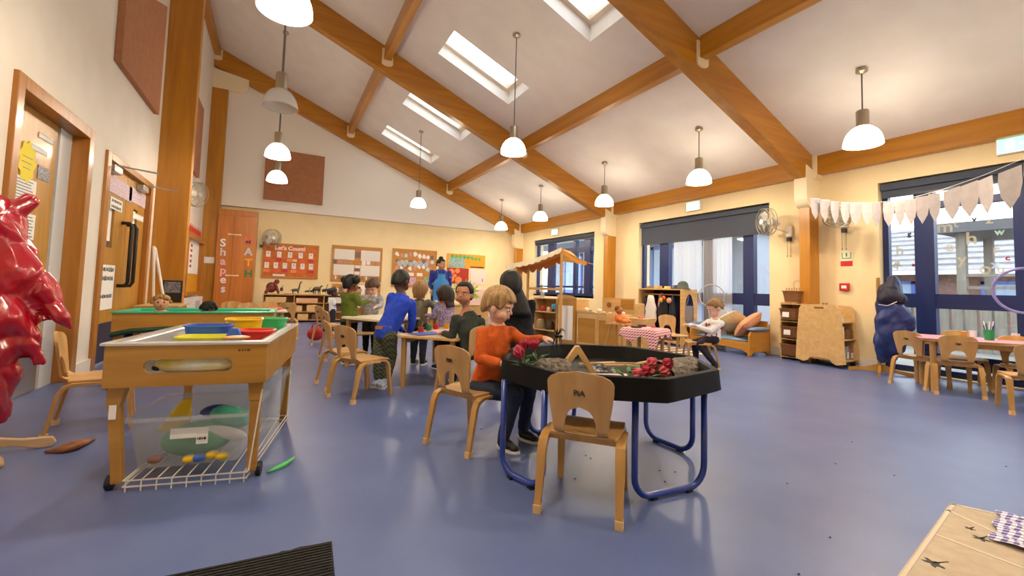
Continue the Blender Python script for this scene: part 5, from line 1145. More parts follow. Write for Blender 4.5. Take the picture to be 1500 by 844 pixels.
for (x,z,w_,h_,m_,lab) in ((-.0,.437,.4,.12,tray_m,'long shallow wooden tray on the top shelf, left bay'),(.62,.437,.44,.10,mat('peach_toys','dca880',.7,bump=.8,bscale=25),'tray of peach wooden toys on the top shelf'),(.45,.237,.16,.13,tray_m,'wooden box on the second shelf, left'),(.72,.237,.2,.15,tray_m,'wooden box on the second shelf by the divider'),(.0,.055,.3,.13,mat('dark_basket_b','5c4030',.7),'dark basket at the bottom left of the shelf unit'),(.55,.055,.22,.13,tray_m,'wooden crate on the bottom shelf, middle'),(.82,.055,.18,.12,mat('dark_basket_b','5c4030'),'dark box on the bottom shelf, middle'),(1.2,.437,.28,.13,mat('grey_white_books','dcdad4',.7),'stack of white books on the top shelf, right bay'),(1.25,.237,.25,.12,mat('dark_basket_b','5c4030'),'dark basket in the right bay'),(1.75,.437,.3,.12,tray_m,'wooden box at the right end of the shelf unit')): box_on(lab, x, 10.93, z, (w_,.25,h_), m_)
def animal(label, x, y, z, L, H_, m, neck=.3, rz=0, tail=True, fat=.22):
    t = thing('toy_animal', label, 'toy animal', (x,y,z), rz); b = B()
    b.ell((0,0,H_*.55),(L*.38,L*fat,H_*.2)); 
    for sx in (-1,1):
        for sy in (-1,1): b.cap((sx*L*.22,sy*L*.1,H_*.5),(sx*L*.25,sy*L*.11,.02),L*.07,L*.05,8)
    b.cap((L*.28,0,H_*.6),(L*.42,0,H_*(.7+neck)),L*.10,L*.06,8); b.ell((L*.5,0,H_*(.72+neck)),(L*.13,L*.07,L*.07),nu=8,nv=6)
    if tail: b.cap((-L*.32,0,H_*.6),(-L*.6,0,H_*.3),L*.07,L*.02,8)
    soft('body', b, m, t, .012, 0, smooth_it=2); return t
dk = lambda c: mat('toy_'+c, c, .5, 'noise', c, 4)
zt_ = .621
ap = thing('toy_ape','big dark red toy ape at the left end of the shelf top','toy animal',(-.10,10.93,zt_)); b = B().ell((0,0,.14),(.11,.08,.12)).ell((.10,0,.27),(.055,.05,.055)).cap((.08,-.05,.2),(.14,-.06,.03),.035,.03).cap((.08,.05,.2),(.14,.06,.03),.035,.03).cap((-.06,-.05,.1),(-.1,-.06,.03),.04,.035).cap((-.06,.05,.1),(-.1,.06,.03),.04,.035); soft('body', b, dk('6a2018'), ap, .012)
animal('dark toy lizard-like figure beside the red ape', .10,10.95,zt_,.14,.2,dk('3a3426'),.25,1.2)
animal('grey long-necked toy dinosaur standing alone on the shelf', .38,10.93,zt_,.22,.17,dk('4c4a3c'),.9,.2)
for i,(x,c,L,H_,nk,lab) in enumerate(((.62,'5c6038',.14,.13,.5,'small green toy dinosaur left of the dark group'),(.72,'3c3a30',.12,.14,.5,'slim dark toy dinosaur'),(.82,'403626',.26,.24,.1,'large brown round-backed toy dinosaur'),(.98,'2e2a24',.14,.18,.6,'black upright toy dinosaur'),(1.10,'302c2a',.22,.2,.2,'black stooping toy dinosaur at the right of the group'),(1.30,'7a6a34',.24,.1,.1,'flat olive toy crocodile'),(1.52,'c0a040',.26,.12,1.0,'yellow toy giraffe lying low'),(1.72,'8a8246',.2,.12,.3,'olive toy animal near the right end'))): animal(lab, x, 10.92+.03*(i%2), zt_, L, H_, dk(c), nk, .3*(i%3))
for i in range(5): tag(B().ell((0,0,.012),(.02,.015,.012),nu=8,nv=5).go('toy_egg', dk('c08868'), loc=(.18+.05*i,10.88,zt_)), 'tiny tan toy on the shelf top between ape and dinosaur', 'toy', 'tiny tan toys on the shelf top')
# low green plant behind the tables
pl_ = thing('leafy_plant','bright green leafy display behind the child in olive','plant',(3.25,7.9,.55)); b = B(); rs = random.Random(9)
for i in range(150):
    a = rs.uniform(0,2*PI); e = rs.uniform(-.2,1.3); d = V((math.cos(a)*math.cos(e),math.sin(a)*math.cos(e),math.sin(e))); c_ = V((0,0,.18))+d*rs.uniform(.12,.26); s_ = d.orthogonal().normalized(); u2 = d.cross(s_)
    b.add([c_, c_+d*.04+s_*.02, c_+d*.09, c_+d*.04-s_*.02],[(0,1,2,3)])
b.go('leaves', mat('lime_leaf','bccf3a',.6,'noise','8aae34',5), pl_)['kind']='stuff'
B().lathe([(.001,0),(.09,0),(.11,.14),(.1,.14),(.001,.1)],n=16).go('pot', mat('brown_pot','7a5238',.6), pl_)
cb = thing('play_cabinet','beech cabinet carrying the leafy display','cabinet',(3.25,7.95,0)); B().bx(-.45,.45,-.2,.2,0,.53).go('body', plyx, cb); B().bx(-.47,.47,-.22,.22,.53,.549).go('top', plyx, cb)
# white strips leaning by the big post
for i,(a0,a1) in enumerate((((-1.42,7.3,.56),(-1.47,7.36,1.32)),((-1.30,7.28,.56),(-1.46,7.38,1.3)))): tag(B().cyl(a0,a1,.016,n=8).go('white_rod', wplast), ('left','right')[i]+' white plastic rod leaning at the foot of the big post', 'rod')
lc_ = thing('low_cabinet','low cabinet standing under the hatch behind the green tray table','cabinet',(-1.28,7.0,0)); B().bx(-.2,.2,-.25,.45,0,.54).go('body', doorwood, lc_); B().bx(-.22,.22,-.27,.47,.54,.558).go('top', plyx, lc_)
gp_ = thing('grey_panel','white and grey panel standing under the hatch','panel',(-1.38,9.9,0)); B().bx(-.1,.1,-.6,.6,0,.56).go('body', mat('grey_white_panel','d4d0d0',.5), gp_); B().bx(.1,.11,-.25,.2,.05,.5).go('grey_door', mat('mauve_grey','b0a4a8',.5), gp_)
# red cloth on the far table
tag(B().ell((0,0,.02),(.10,.07,.02)).go('red_cloth', mat('coral_cloth','e8604c',.7,bump=.4), loc=(.0,6.9,.502), smooth=True), 'coral red cloth on the far small table', 'cloth')

# ------------------------------------------------------------------ play kitchen, market stall
ku, kv = V((.275,-.96,0)), V((.96,.275,0))     # along the fronts toward the viewer / toward the back of the units
K0 = V((4.35, 5.78, 0)); krz = math.atan2(ku.y, ku.x)
def kunit(name, label, s0, s1, h, dep, cat='play kitchen'):
    return thing(name, label, cat, K0+ku*s0, krz), s1-s0
def panel(t, x0, x1, y0, y1, z0, z1, name, m=plyx, bev=.003): return B().bx(x0,x1,y0,y1,z0,z1).go(name, m, t, bevel=bev)
# local axes of a unit: x along ku (toward viewer), y = -kv?  rotate(90) of ku is (.96,.275)=kv -> y points away from the aisle
for i,(s0,s1,h,lab) in enumerate(((.84,1.22,.50,'play counter end unit with a round porthole, nearest the viewer'),(.42,.835,.53,'play counter unit with plain panelled front, middle of the row'),(.02,.415,.54,'play counter unit with plain panelled front beside the tall white-door unit'))):
    t, L = kunit('play_counter', lab, s0, s1, h, .34)
    panel(t,0,L,.02,.34,0,h-.02,'carcass'); 
    if i == 0:
        panel(t,0,L,0,.018,0,h,'front_panel', plyx); B().cyl((L*.48,-.003,h*.68),(L*.48,.001,h*.68),.045,n=20).go('porthole', mat('porthole_dark','1a1412',.5), t)
    else:
        panel(t,0,L,0,.018,h-.10,h-.0,'head_rail', plyx); panel(t,0,.03,0,.018,0,h-.1,'stile'); panel(t,L-.03,L,0,.018,0,h-.1,'stile'); panel(t,.03,L-.03,.008,.018,.05,h-.1,'door', plyd); panel(t,.03,L-.03,0,.018,0,.05,'plinth')
        B().prism([(0,h),(L,h),(L,h+.0),(L*.7,h+.02),(L*.3,h+.03),(0,h+.02)],(0,0,0),(1,0,0),(0,0,1),(0,.018,0)).go('wavy_top_edge', plyx, t)
    panel(t,0,L,.0,.36,h-.02,h,'worktop')
t, L = kunit('tall_play_unit','tall play unit with a white door panel behind the stall pole',-.40,.0,.76,.36)
panel(t,0,L,.02,.36,0,.74,'carcass'); panel(t,0,L,0,.02,0,.76,'front_frame', plyd); panel(t,.04,L-.06,-.006,0,.06,.63,'white_door', wplast); B().prism([(0,.74),(L,.74),(L,.76),(L*.7,.80),(0,.81)],(0,0,0),(1,0,0),(0,0,1),(0,.02,0)).go('shaped_top', plyx, t)
t = thing('play_cooker','play cooker back with round dial panel behind the counter','play kitchen',K0+ku*.15+kv*.55,krz); panel(t,0,.62,0,.3,0,.70,'carcass'); panel(t,0,.62,-.01,0,.0,.78,'back_board'); B().cyl((.14,-.02,.66),(.14,-.01,.66),.045,n=16).go('dial', mat('dial_brown','8a5a30',.5), t); panel(t,.36,.60,-.016,-.01,.60,.76,'drawer_front', plyd)
t = thing('open_shelf','open beech shelf with toy food at the left of the stall','shelf',K0+ku*-1.0+kv*.05,krz); panel(t,0,.55,.32,.34,0,.74,'back_board'); panel(t,0,.02,0,.34,0,.74,'side'); panel(t,.53,.55,0,.34,0,.74,'side')
for z in (.18,.50,.74): panel(t,0,.55,0,.34,z-.018,z,'shelf_board')
for i,(a,b_2,z,r_,c,lab) in enumerate(((-.85,.15,.50,.05,'c83a30','red toy food carton on the open shelf'),(-.74,.18,.50,.04,'e8c8b0','pink toy loaf on the open shelf'),(-.62,.15,.50,.025,'3a2018','tall dark toy bottle on the open shelf'),(-.9,.15,.18,.09,'a08860','rounded tan toy pan on the lower shelf'),(-.68,.15,.18,.08,'3a2c20','dark toy pot on the lower shelf'))):
    p = K0+ku*a+kv*b_2; tag(B().lathe([(.001,0),(r_,0),(r_*1.05,r_*1.2),(r_*.7,r_*1.9),(.001,r_*2)],n=12).go('toy_food', dk(c), loc=(p.x,p.y,z+.001), auto=True), lab, 'toy food')
tag(B().lathe([(.001,0),(.04,0),(.035,.15),(.015,.18),(.015,.24),(.001,.24)],n=14).go('clear_bottle', mat('clear_bottle','dfe4e0',.1,'clear',alpha=.5), loc=(K0+ku*-.92+kv*.2)+V((0,0,.742)), smooth=True), 'clear plastic bottle on the open shelf top', 'bottle')
tag(B().box((0,0,.04),(.07,.05,.08)).go('blue_tin', mat('blue_tin','3c9cd0',.4), loc=(K0+ku*-.45+kv*-.02)+V((0,0,.56)), bevel=.01), 'light blue toy tin hooked by the stall pole', 'tin')
crk = mat('cream_crockery','ece4d0',.35)
for i,(a,b_2,r_,h_,lab) in enumerate(((.10,.15,.045,.06,'large cream toy teapot on the counter'),(.22,.10,.03,.03,'grey toy lid on the counter'),(.34,.17,.045,.05,'cream toy bowl beside the teapot'),(.46,.12,.03,.03,'small cream toy cup, middle counter'),(.55,.16,.03,.025,'second small cream toy cup, middle counter'),(.66,.12,.035,.02,'cream toy saucer on the middle counter'),(.78,.17,.03,.04,'cream toy jug at the end of the middle counter'))):
    p = K0+ku*a+kv*b_2; t = thing('toy_crockery', lab, 'toy dish', (p.x,p.y,.545-.012*(a>.42))); B().lathe([(.001,0),(r_*.6,0),(r_,h_*.5),(r_*.9,h_),(r_*.3,h_*1.15),(.001,h_*1.2)],n=14).go('body', crk if i != 1 else mat('grey_lid','8a8680',.4), t, smooth=True)
p = K0+ku*1.08+kv*.18; t = thing('pink_toys','little heap of pink toy food on the end counter','toy food',(p.x,p.y,.501)); b = B()
for i in range(6): b.ell((.03*math.cos(i*1.1),.035*math.sin(i*1.1),.015+.01*(i%2)),(.025,.018,.015),nu=8,nv=6)
b.go('food', mat('pink_toy_food','e07a72',.6), t, smooth=True)
pole_w = mat('stall_pole_beech','d0a468',.4,'wood','bc8e52',1,'z')
stl = thing('market_stall_canopy','beech market stall frame with a scalloped cream and orange canopy','stall',(4.10,5.86,0))
e1, n1 = V((-.62,.78,0)), V((.78,.62,0))
B().bx(-.018,.018,-.018,.018,0,1.50).go('pole', pole_w, stl); P2_ = e1*.72+n1*.35; B().bx(-.018,.018,-.018,.018,0,1.26).go('pole', pole_w, stl, loc=P2_)
B().box(P2_*.5+V((0,0,.9)), (.02,P2_.length,.04), Matrix.Rotation(math.atan2(P2_.y,P2_.x)-PI/2,3,'Z')).go('rail', pole_w, stl)
cn = mat('cream_canopy_cloth','f2e4c0',.8); oc = mat('orange_canopy_cloth','d89040',.8)
F_ = V((0,0,1.56)); EL = e1*1.02+V((0,0,1.27)); ER = -e1*.42+V((0,0,1.34)); dpth = n1*.55
def slope(a, c, nm):
    b = B(); b.add([a, c, c+dpth, a+dpth, a+V((0,0,.012)), c+V((0,0,.012)), c+dpth+V((0,0,.012)), a+dpth+V((0,0,.012))], [(0,1,2,3),(7,6,5,4),(0,4,5,1),(1,5,6,2),(2,6,7,3),(3,7,4,0)]); b.go(nm, oc, stl)
def sag(a, c, k): q = a.lerp(c, k); q.z -= .05*math.sin(PI*k); return q
for a, c in ((F_, EL), (F_, ER)):
    for j in range(4): slope(sag(a, c, j/4), sag(a, c, (j+1)/4), 'canopy_panel')
def valance(a, c, n_, off, drop, m, nm, up=.02):
    b = B(); N = n_*6; top = [sag(a, c, k/N)+off+V((0,0,up)) for k in range(N+1)]; bot = [sag(a, c, k/N)+off-V((0,0,drop*(.6+.4*abs(math.sin(PI*k/6))))) for k in range(N+1)]
    vs = top+bot+[q+n1*.003 for q in top+bot]; M_ = N+1; fs = []
    for k in range(N): fs += [(k,k+1,M_+k+1,M_+k),(2*M_+k,3*M_+k,3*M_+k+1,2*M_+k+1)]
    b.add(vs, fs).go(nm, m, stl)
valance(F_, EL, 9, -n1*.01, .055, cn, 'cream_valance', .035); valance(F_, ER, 4, -n1*.01, .055, oc, 'orange_valance'); valance(F_, EL, 8, dpth, .13, oc, 'back_valance')
B().prism([(0,0),(.42,-.215),(.42,-.26),(.3,-.22),(.15,-.22),(0,-.2)],F_-n1*.005,-e1,(0,0,1),n1*.01).go('gable_board', plyd, stl)
# dress-up wardrobe
wd = thing('dressing_up_rail','open beech dressing-up unit with mirror end beside the curtained doors','wardrobe',(5.95,5.02,0),math.radians(0))
panel(wd,0,.40,0,.02,0,.96,'mirror_side'); panel(wd,0,.40,.96,.98,0,.96,'side'); panel(wd,0,.40,.02,.96,.94,.96,'top_board'); panel(wd,0,.40,.02,.96,.04,.06,'base_board'); panel(wd,.385,.40,.02,.96,.06,.94,'back_board', mat('dark_purple_cloth','2a1c40',.8))
B().cyl((.15,.02,.86),(.15,.96,.86),.012,n=8).go('hanging_rail', plyx, wd)
mir = mat('mirror_glass','c8ccd0',.03,metal=1)
B().prism([(.11*math.cos(2*PI*k/24),.33*math.sin(2*PI*k/24)) for k in range(24)],(.2,-.003,.55),(1,0,0),(0,0,1),(0,.003,0)).go('oval_mirror', mir, wd)
def garment(label, y, m, w_, top, bot, x=.08, name='costume'):
    t = thing(name, label, 'costume', (5.95+x, 5.02+y, 0)); b = B(); rings = []
    for k in range(9):
        u = k/8; z = top-(top-bot)*u; ww = w_*(.35+.65*min(1,u*2.2))*(1+.08*math.sin(k*2.1)); rings.append([V((.045*math.sin(2*PI*j/12)*(1+.2*math.sin(3*j+k)), ww*math.cos(2*PI*j/12), z)) for j in range(12)])
    b.loft(rings).go('cloth', m, t, smooth=True); B().tube([(0,0,top),(0,0,top+.03),(.06,0,.87)],.004,5).go('hanger', steel, t)
garment('white coat costume hanging in the dressing-up unit', .70, mat('white_coat_cloth','ece6e0',.8), .13, .84, .36, .04); garment('black costume with yellow collar in the dressing-up unit', .42, mat('black_costume','14161c',.7), .12, .80, .40, .05); garment('navy tail-length costume at the right of the unit', .22, mat('navy_costume','1c2238',.7), .07, .82, .32, .05); garment('dark purple costume at the left of the unit', .86, mat('purple_costume','2c2048',.7), .08, .82, .25, .1); garment('pink striped costume behind the black one', .54, mat('pink_costume','d89098',.7), .06, .86, .45, .12); garment('purple skirt hanging low behind the doll', .33, mat('bright_purple','6c3c8c',.7), .1, .52, .3, .14)
for i,(y,z,c,r_,lab) in enumerate(((.42,.76,'e8c020',.04,'yellow ruff on the black costume'),(.36,.80,'e05a20',.035,'orange mask above the black costume'),(.25,.76,'e0a080',.05,'peach soft toy at the right of the costumes'))): tag(B().ell((0,0,0),(.025,r_,r_),nu=10,nv=8).go('costume_trim', dk(c), loc=(5.945,5.02+y,z), smooth=True), lab, 'costume trim')
for i,(y,c,rx,rz_,lab) in enumerate(((.85,'8a6230',.12,.035,'tan hat at the far end of the unit top'),(.66,'c08a3a',.13,.04,'straw hat on the unit top'),(.45,'e0b040',.10,.035,'yellow hat in the middle of the unit top'),(.27,'2c2444',.10,.05,'dark purple hat on the unit top'))):
    t = thing('hat', lab, 'hat', (6.13,5.02+y,.962)); B().lathe([(.001,rz_*1.4),(rx*.5,rz_*1.3),(rx*.55,.012),(rx,.004),(rx,0),(.001,0)],n=18).go('felt', dk(c), t, smooth=True)
t = thing('hat','round grey-green bowler hat on the near end of the unit top','hat',(6.10,5.11,.962)); B().lathe([(.001,.14),(.05,.13),(.085,.09),(.095,.02),(.12,.008),(.12,0),(.001,0)],n=22).go('felt', mat('grey_green_felt','4c5248',.8), t, smooth=True)
hoop('thin silver hoop standing between the mirror end and the window', V((6.35,4.74,.86)), .19, .010, mat('silver_hoop','b8b4b8',.3), (.85,.45,.0))
tag(B().bx(-.02,.02,-.15,.15,0,.67).go('hoop_stand', mat('white_acrylic','dcd8da',.4,'clear',alpha=.5), loc=(6.45,4.70,0)), 'pale translucent stand the silver hoop leans on', 'stand')
# checked role-play table
table('role_play_table','small beech role-play table under a red checked cloth', 4.22, 4.12, math.radians(20), .42, .42, .43, plyx, chairleg, leg_in=.05)
rc = mat('red_gingham','f4e4e4',.7,'check','c01838',26); t = thing('checked_tablecloth','red and white checked cloth over the role-play table','tablecloth',(4.22,4.12,.431),math.radians(20))
b = B(); n_ = 24; vs = []; fs = []
for i in range(n_+1):
    for j in range(n_+1):
        x = -.30+.60*i/n_; y = -.28+.56*j/n_; ex = max(0,abs(x)-.222); ey = max(0,abs(y)-.222); e = max(ex,ey); dz = -e*1.6*(1.0+.3*math.sin(i*.8+j*.5)); sx_ = math.copysign(min(abs(x),.222+.01+ex*.25),x); sy_ = math.copysign(min(abs(y),.222+.01+ey*.25),y)
        if i < 6 and j < 6: dz *= 1.6
        vs.append((sx_,sy_,.002+dz))
for i in range(n_):
    for j in range(n_): a = i*(n_+1)+j; fs.append((a,a+n_+1,a+n_+2,a+1))
b.add(vs,fs).go('cloth', rc, t, smooth=True)
for i,(x,y,m_,s_,lab) in enumerate(((4.10,4.16,black,(.11,.08,.02),'black toy tray at the left of the checked table'),(4.28,4.24,mat('dark_red_box','5c1420',.5),(.10,.06,.03),'dark red toy box at the back of the checked table'),(4.20,4.05,wplast,(.07,.05,.015),'white toy dish on the checked table'),(4.33,4.10,mat('pink_toy','d86878',.5),(.05,.05,.03),'pink toy piece near the girl\'s hands'))): tag(B().box((0,0,s_[2]/2),s_).go('table_toy', m_, loc=(x,y,.434), bevel=.004), lab, 'toy')
hc = thing('doll_high_chair','beech doll high chair with splayed legs beside the checked table','high chair',(4.22,4.62,0),math.radians(20))
for sx in (-1,1):
    for sy in (-1,1): B().tube([(sx*.08,sy*.07,.44),(sx*.16,sy*.15,0)],[.016,.018],8).go('leg', chairleg, hc)
B().bx(-.14,.14,-.13,.13,.44,.46).go('seat', plyx, hc); B().bx(-.14,.14,.11,.13,.46,.58).go('backrest', plyx, hc)
dt = mat('orange_toy_doll','e0823c',.6)
t = thing('baby_doll','orange clothed baby doll sitting in the doll high chair','doll',(4.22,4.62,.462),math.radians(20)); b = B().ell((0,0,.06),(.07,.06,.07)).cap((-.06,-.02,.07),(-.10,-.09,.04),.025,.02).cap((.06,-.02,.07),(.10,-.09,.04),.025,.02).cap((-.03,-.04,.02),(-.05,-.14,.02),.03,.022).cap((.03,-.04,.02),(.06,-.14,.02),.03,.022); soft('body', b, dt, t, .008); B().ell((-.01,-.01,.165),(.048,.05,.052),nu=14).go('head', mat('doll_skin_dark','b8703c',.4), t, smooth=True); B().ell((-.01,.006,.185),(.05,.048,.045),nu=12).go('hair', mat('doll_brown_hair','7a4a24',.8), t, smooth=True)
for s_ in (-1,1): B().ell((-.01+s_*.016,-.056,.17),(.005,.004,.006),nu=6,nv=5).go('eye', ink, t)
rg_ = thing('striped_rug','brown and cream striped rug under the dressing-up unit','rug',(5.15,5.0,0),math.radians(0))
for i in range(14): B().bx(-.9,.62,-.7+i*.1,-.602+i*.1,0,.006+.001*(i%2)).go('stripe', mat('rug_brown','7a5a48',.9) if i%2 else mat('rug_cream','dccfc0',.9), rg_)
# sofa with cushions
sf = thing('small_sofa','child-size wooden sofa with blue-grey pads in front of the glass doors','sofa',(6.10,3.93,0),0)
ow = mat('golden_sofa_wood','c98e36',.35,'wood','b87c28',.8,'y',coat=.2)
for y in (0, 1.02): B().prism([(0,0),(.05,0),(.10,.05),(.40,.05),(.46,0),(.52,0),(.52,.46),(.44,.36),(.06,.36),(.02,.30)],(0,y,0),(1,0,0),(0,0,1),(0,.035,0)).go('arm_panel', ow, sf, bevel=.006)
B().prism([(0,.10),(.98,.10),(.98,.19),(0,.19)] if False else [(0,.04),(.1,.08),(.5,.11),(.9,.08),(.985,.04),(.985,.2),(0,.2)],(.01,.035,0),(0,1,0),(0,0,1),(.03,0,0)).go('front_rail', ow, sf, bevel=.004)
B().bx(.04,.5,.035,1.02,.15,.18).go('seat_board', ow, sf); B().bx(.49,.52,.035,1.02,.15,.5).go('back_board', ow, sf)
pad = mat('blue_grey_vinyl','6c8cb0',.35,bump=.15,bscale=20)
def pillow(nm, c, s_, m, parent=None, M=None, label=None, cat=None):
    b = B(); M = M or Matrix.Identity(3); rings = []
    n_ = 10
    def P_(u, v, sg): t_ = (1-abs(u)**3.2)*(1-abs(v)**3.2); return V(c)+M @ V((u*s_[0]/2*(1-.06*abs(v)), v*s_[1]/2*(1-.06*abs(u)), sg*s_[2]/2*max(0,t_)**.5))
    for sg in (1,-1):
        vs = [P_(-1+2*i/n_, -1+2*j/n_, sg) for i in range(n_+1) for j in range(n_+1)]; fs = []
        for i in range(n_):
            for j in range(n_): a = i*(n_+1)+j; f = (a,a+n_+1,a+n_+2,a+1); fs.append(f if sg>0 else f[::-1])
        b.add(vs,fs)
    o = b.go(nm, m, parent, smooth=True)
    if label: tag(o, label, cat)
    return o
pillow('seat_pad',(.26,.53,.21),(.46,.98,.08),pad,sf); pillow('arm_pad',(.26,.02,.385),(.46,.12,.07),pad,sf); pillow('arm_pad',(.26,1.04,.385),(.46,.12,.07),pad,sf)
pillow('cushion',(6.42,4.42,.46),(.46,.42,.15),mat('cream_cushion','e6d3a4',.85,'noise','dcc694',5),M=R3(.3,-.55,.5),label='large cream cushion propped on the sofa behind the girl',cat='cushion')
pillow('cushion',(6.38,4.13,.44),(.50,.34,.17),mat('peach_cushion','dca07c',.85,'noise','d09068',5),M=R3(-.5,-.7,-.6),label='peach pink cushion leaning over the near sofa arm',cat='cushion')
pillow('cushion',(6.30,4.72,.36),(.30,.26,.13),mat('striped_cushion','c8a458',.8,'stripe','5c4630',20),M=R3(.2,-.8,.2),label='small brown striped cushion at the far end of the sofa',cat='cushion')
# ------------------------------------------------------------------ people
def W(px, py, d): return V((0, 0, EYE)) + ray(px, py)*d
def frame(look, up=V((0, 0, 1))):
    f = V(look).normalized(); r = f.cross(up).normalized(); u = r.cross(f)
    return Matrix((r, f, u)).transposed()      # columns: right, forward(face), up
def head_blobs(b, c, M, s, ears=True, kid=0):
    if kid:   # toddler: round face, full cheeks, short jaw, button nose
        e = lambda p, r: b.ell(c+M@(V(p)*s), tuple(q*s for q in r), M, 18, 12)
        e((0,-.012,.026), (.075,.090,.082)); e((0,.016,-.020), (.068,.062,.070)); e((0,.022,-.056), (.048,.044,.032))
        for sx in (-1, 1):
            e((sx*.036,.040,-.036), (.033,.030,.032)); e((sx*.030,.060,.024), (.024,.012,.007)); e((sx*.074,-.008,-.014), (.010,.018,.026))
        b.cap(c+M@(V((0,.074,-.002))*s), c+M@(V((0,.082,-.014))*s), .007*s, .0085*s, 10)
        e((0,.072,-.037), (.016,.008,.006)); e((0,.070,-.046), (.014,.008,.006)); return
    e = lambda p, r: b.ell(c+M@(V(p)*s), tuple(q*s for q in r), M, 18, 12)
    e((0,-.012,.028), (.075,.090,.080)); e((0,.022,-.022), (.066,.060,.076)); e((0,.030,-.064), (.046,.044,.034))
    for sx in (-1, 1):
        e((sx*.034,.048,-.036), (.030,.028,.030)); e((sx*.030,.064,.022), (.026,.014,.008))
        if ears: e((sx*.076,-.006,-.012), (.009,.018,.026)); e((sx*.083,-.012,-.006), (.006,.014,.018))
    b.cap(c+M@(V((0,.076,.006))*s), c+M@(V((0,.092,-.018))*s), .008*s, .0105*s, 10)
    for sx in (-1, 1): e((sx*.008,.086,-.021), (.007,.007,.006))
    e((0,.080,-.044), (.020,.010,.006)); e((0,.078,-.053), (.017,.010,.006))
def hand(b, wr, d, nrm, side, s=1.0, curl=.35, spread=.12, r=.0062):
    """palm and five separate bent fingers; d = pointing direction, nrm = back of the hand, side = +1 thumb towards d x nrm"""
    d = V(d).normalized(); nrm = (V(nrm)-d*V(nrm).dot(d)).normalized(); t = d.cross(nrm)*side
    pl = .045*s
    M = Matrix((t, d, nrm)).transposed(); b.ell(wr+d*pl*.55, (.023*s, .030*s, .012*s), M, 12, 8); b.cap(wr-d*.01*s, wr+d*.02*s, .016*s, .018*s, 10)
    for k, (off, ln) in enumerate(((.017, .036), (.006, .042), (-.006, .039), (-.017, .030))):
        base = wr + d*pl*.9*s/s + t*off*s; dd = (d + t*off*spread*18).normalized(); p = base; a = curl
        b.cap(base-d*.014*s, base, r*s*1.1, r*s, 8)
        for seg, f in enumerate((.45, .32, .26)):
            dr = (dd*math.cos(a) - nrm*math.sin(a)).normalized(); q = p+dr*ln*f*s; b.cap(p, q, r*s*(1-.08*seg), r*s*(.92-.08*seg), 8); p = q; a += curl*1.1
    p = wr + d*.012*s + t*.016*s; dd = (d*.6+t*.8-nrm*.25).normalized(); q = p+dd*.022*s; b.cap(p, q, r*1.25*s, r*1.1*s, 8); b.cap(q, q+(d*.85+t*.35-nrm*.35).normalized()*.02*s, r*1.1*s, r*.9*s, 8)
def hair_shell(c, M, s, front, side, back, th=.012, vol=1.0, part=0, jag=.05, seed=1):
    rs = random.Random(seed); NA, NE = 48, 12; R_ = V((.0765, .094, .087))*s*vol; c0 = c+M@(V((0,-.010,.030))*s); vo, vi = [], []
    for i in range(NA):
        az = 2*PI*i/NA; da = abs((math.degrees(az)+180) % 360-180); sst = lambda a, b_, x: (lambda t: t*t*(3-2*t))(min(1, max(0, (x-a)/(b_-a))))
        em = front+(side-front)*sst(46, 72, da)+(back-side)*sst(98, 138, da)
        em += jag*(math.sin(i*2.7+seed)+.7*math.sin(i*1.3)+.6*rs.uniform(-1,1))
        for j in range(NE+1):
            el = PI/2-(PI/2-em)*j/NE; wv = 1+(.026*math.sin(az*13+seed+el)+.018*math.sin(az*21+el*2))*(vol > 1.01)
            ce = math.cos(el) if el > 0 else max(.05, math.cos(el))**.45
            d = V((math.sin(az)*ce, math.cos(az)*ce, math.sin(el)*(1 if el > 0 else 1.32)))
            tt_ = th*s*(1 if j < NE else .25)
            vo.append(c0+M@V((d.x*(R_.x*wv+tt_), d.y*(R_.y*wv+tt_), d.z*(R_.z+tt_)))); vi.append(c0+M@V((d.x*R_.x*.9, d.y*R_.y*.9, d.z*R_.z*.9)))
    n = NE+1; fs = []
    for i in range(NA):
        i2 = (i+1) % NA
        for j in range(NE):
            fs.append((i*n+j, i*n+j+1, i2*n+j+1, i2*n+j)); fs.append((NA*n+i*n+j, NA*n+i2*n+j, NA*n+i2*n+j+1, NA*n+i*n+j+1))
        fs.append((i*n+NE, NA*n+i*n+NE, NA*n+i2*n+NE, i2*n+NE))
    return B().add(vo+vi, fs)
def torso_rings(b, pts, right):
    """pts: list of (center, halfwidth, halfdepth)"""
    rings = []; right = V(right).normalized(); n = len(pts)
    for i, (c, hw, hd) in enumerate(pts):
        ax = (pts[min(i+1, n-1)][0]-pts[max(i-1, 0)][0]).normalized(); r = (right-ax*right.dot(ax)).normalized(); f = ax.cross(r)
        rings.append([c + r*hw*math.cos(2*PI*k/20)*(1 if abs(math.cos(2*PI*k/20)) < .9 else .98) + f*hd*math.sin(2*PI*k/20) for k in range(20)])
    b.loft(rings); return b
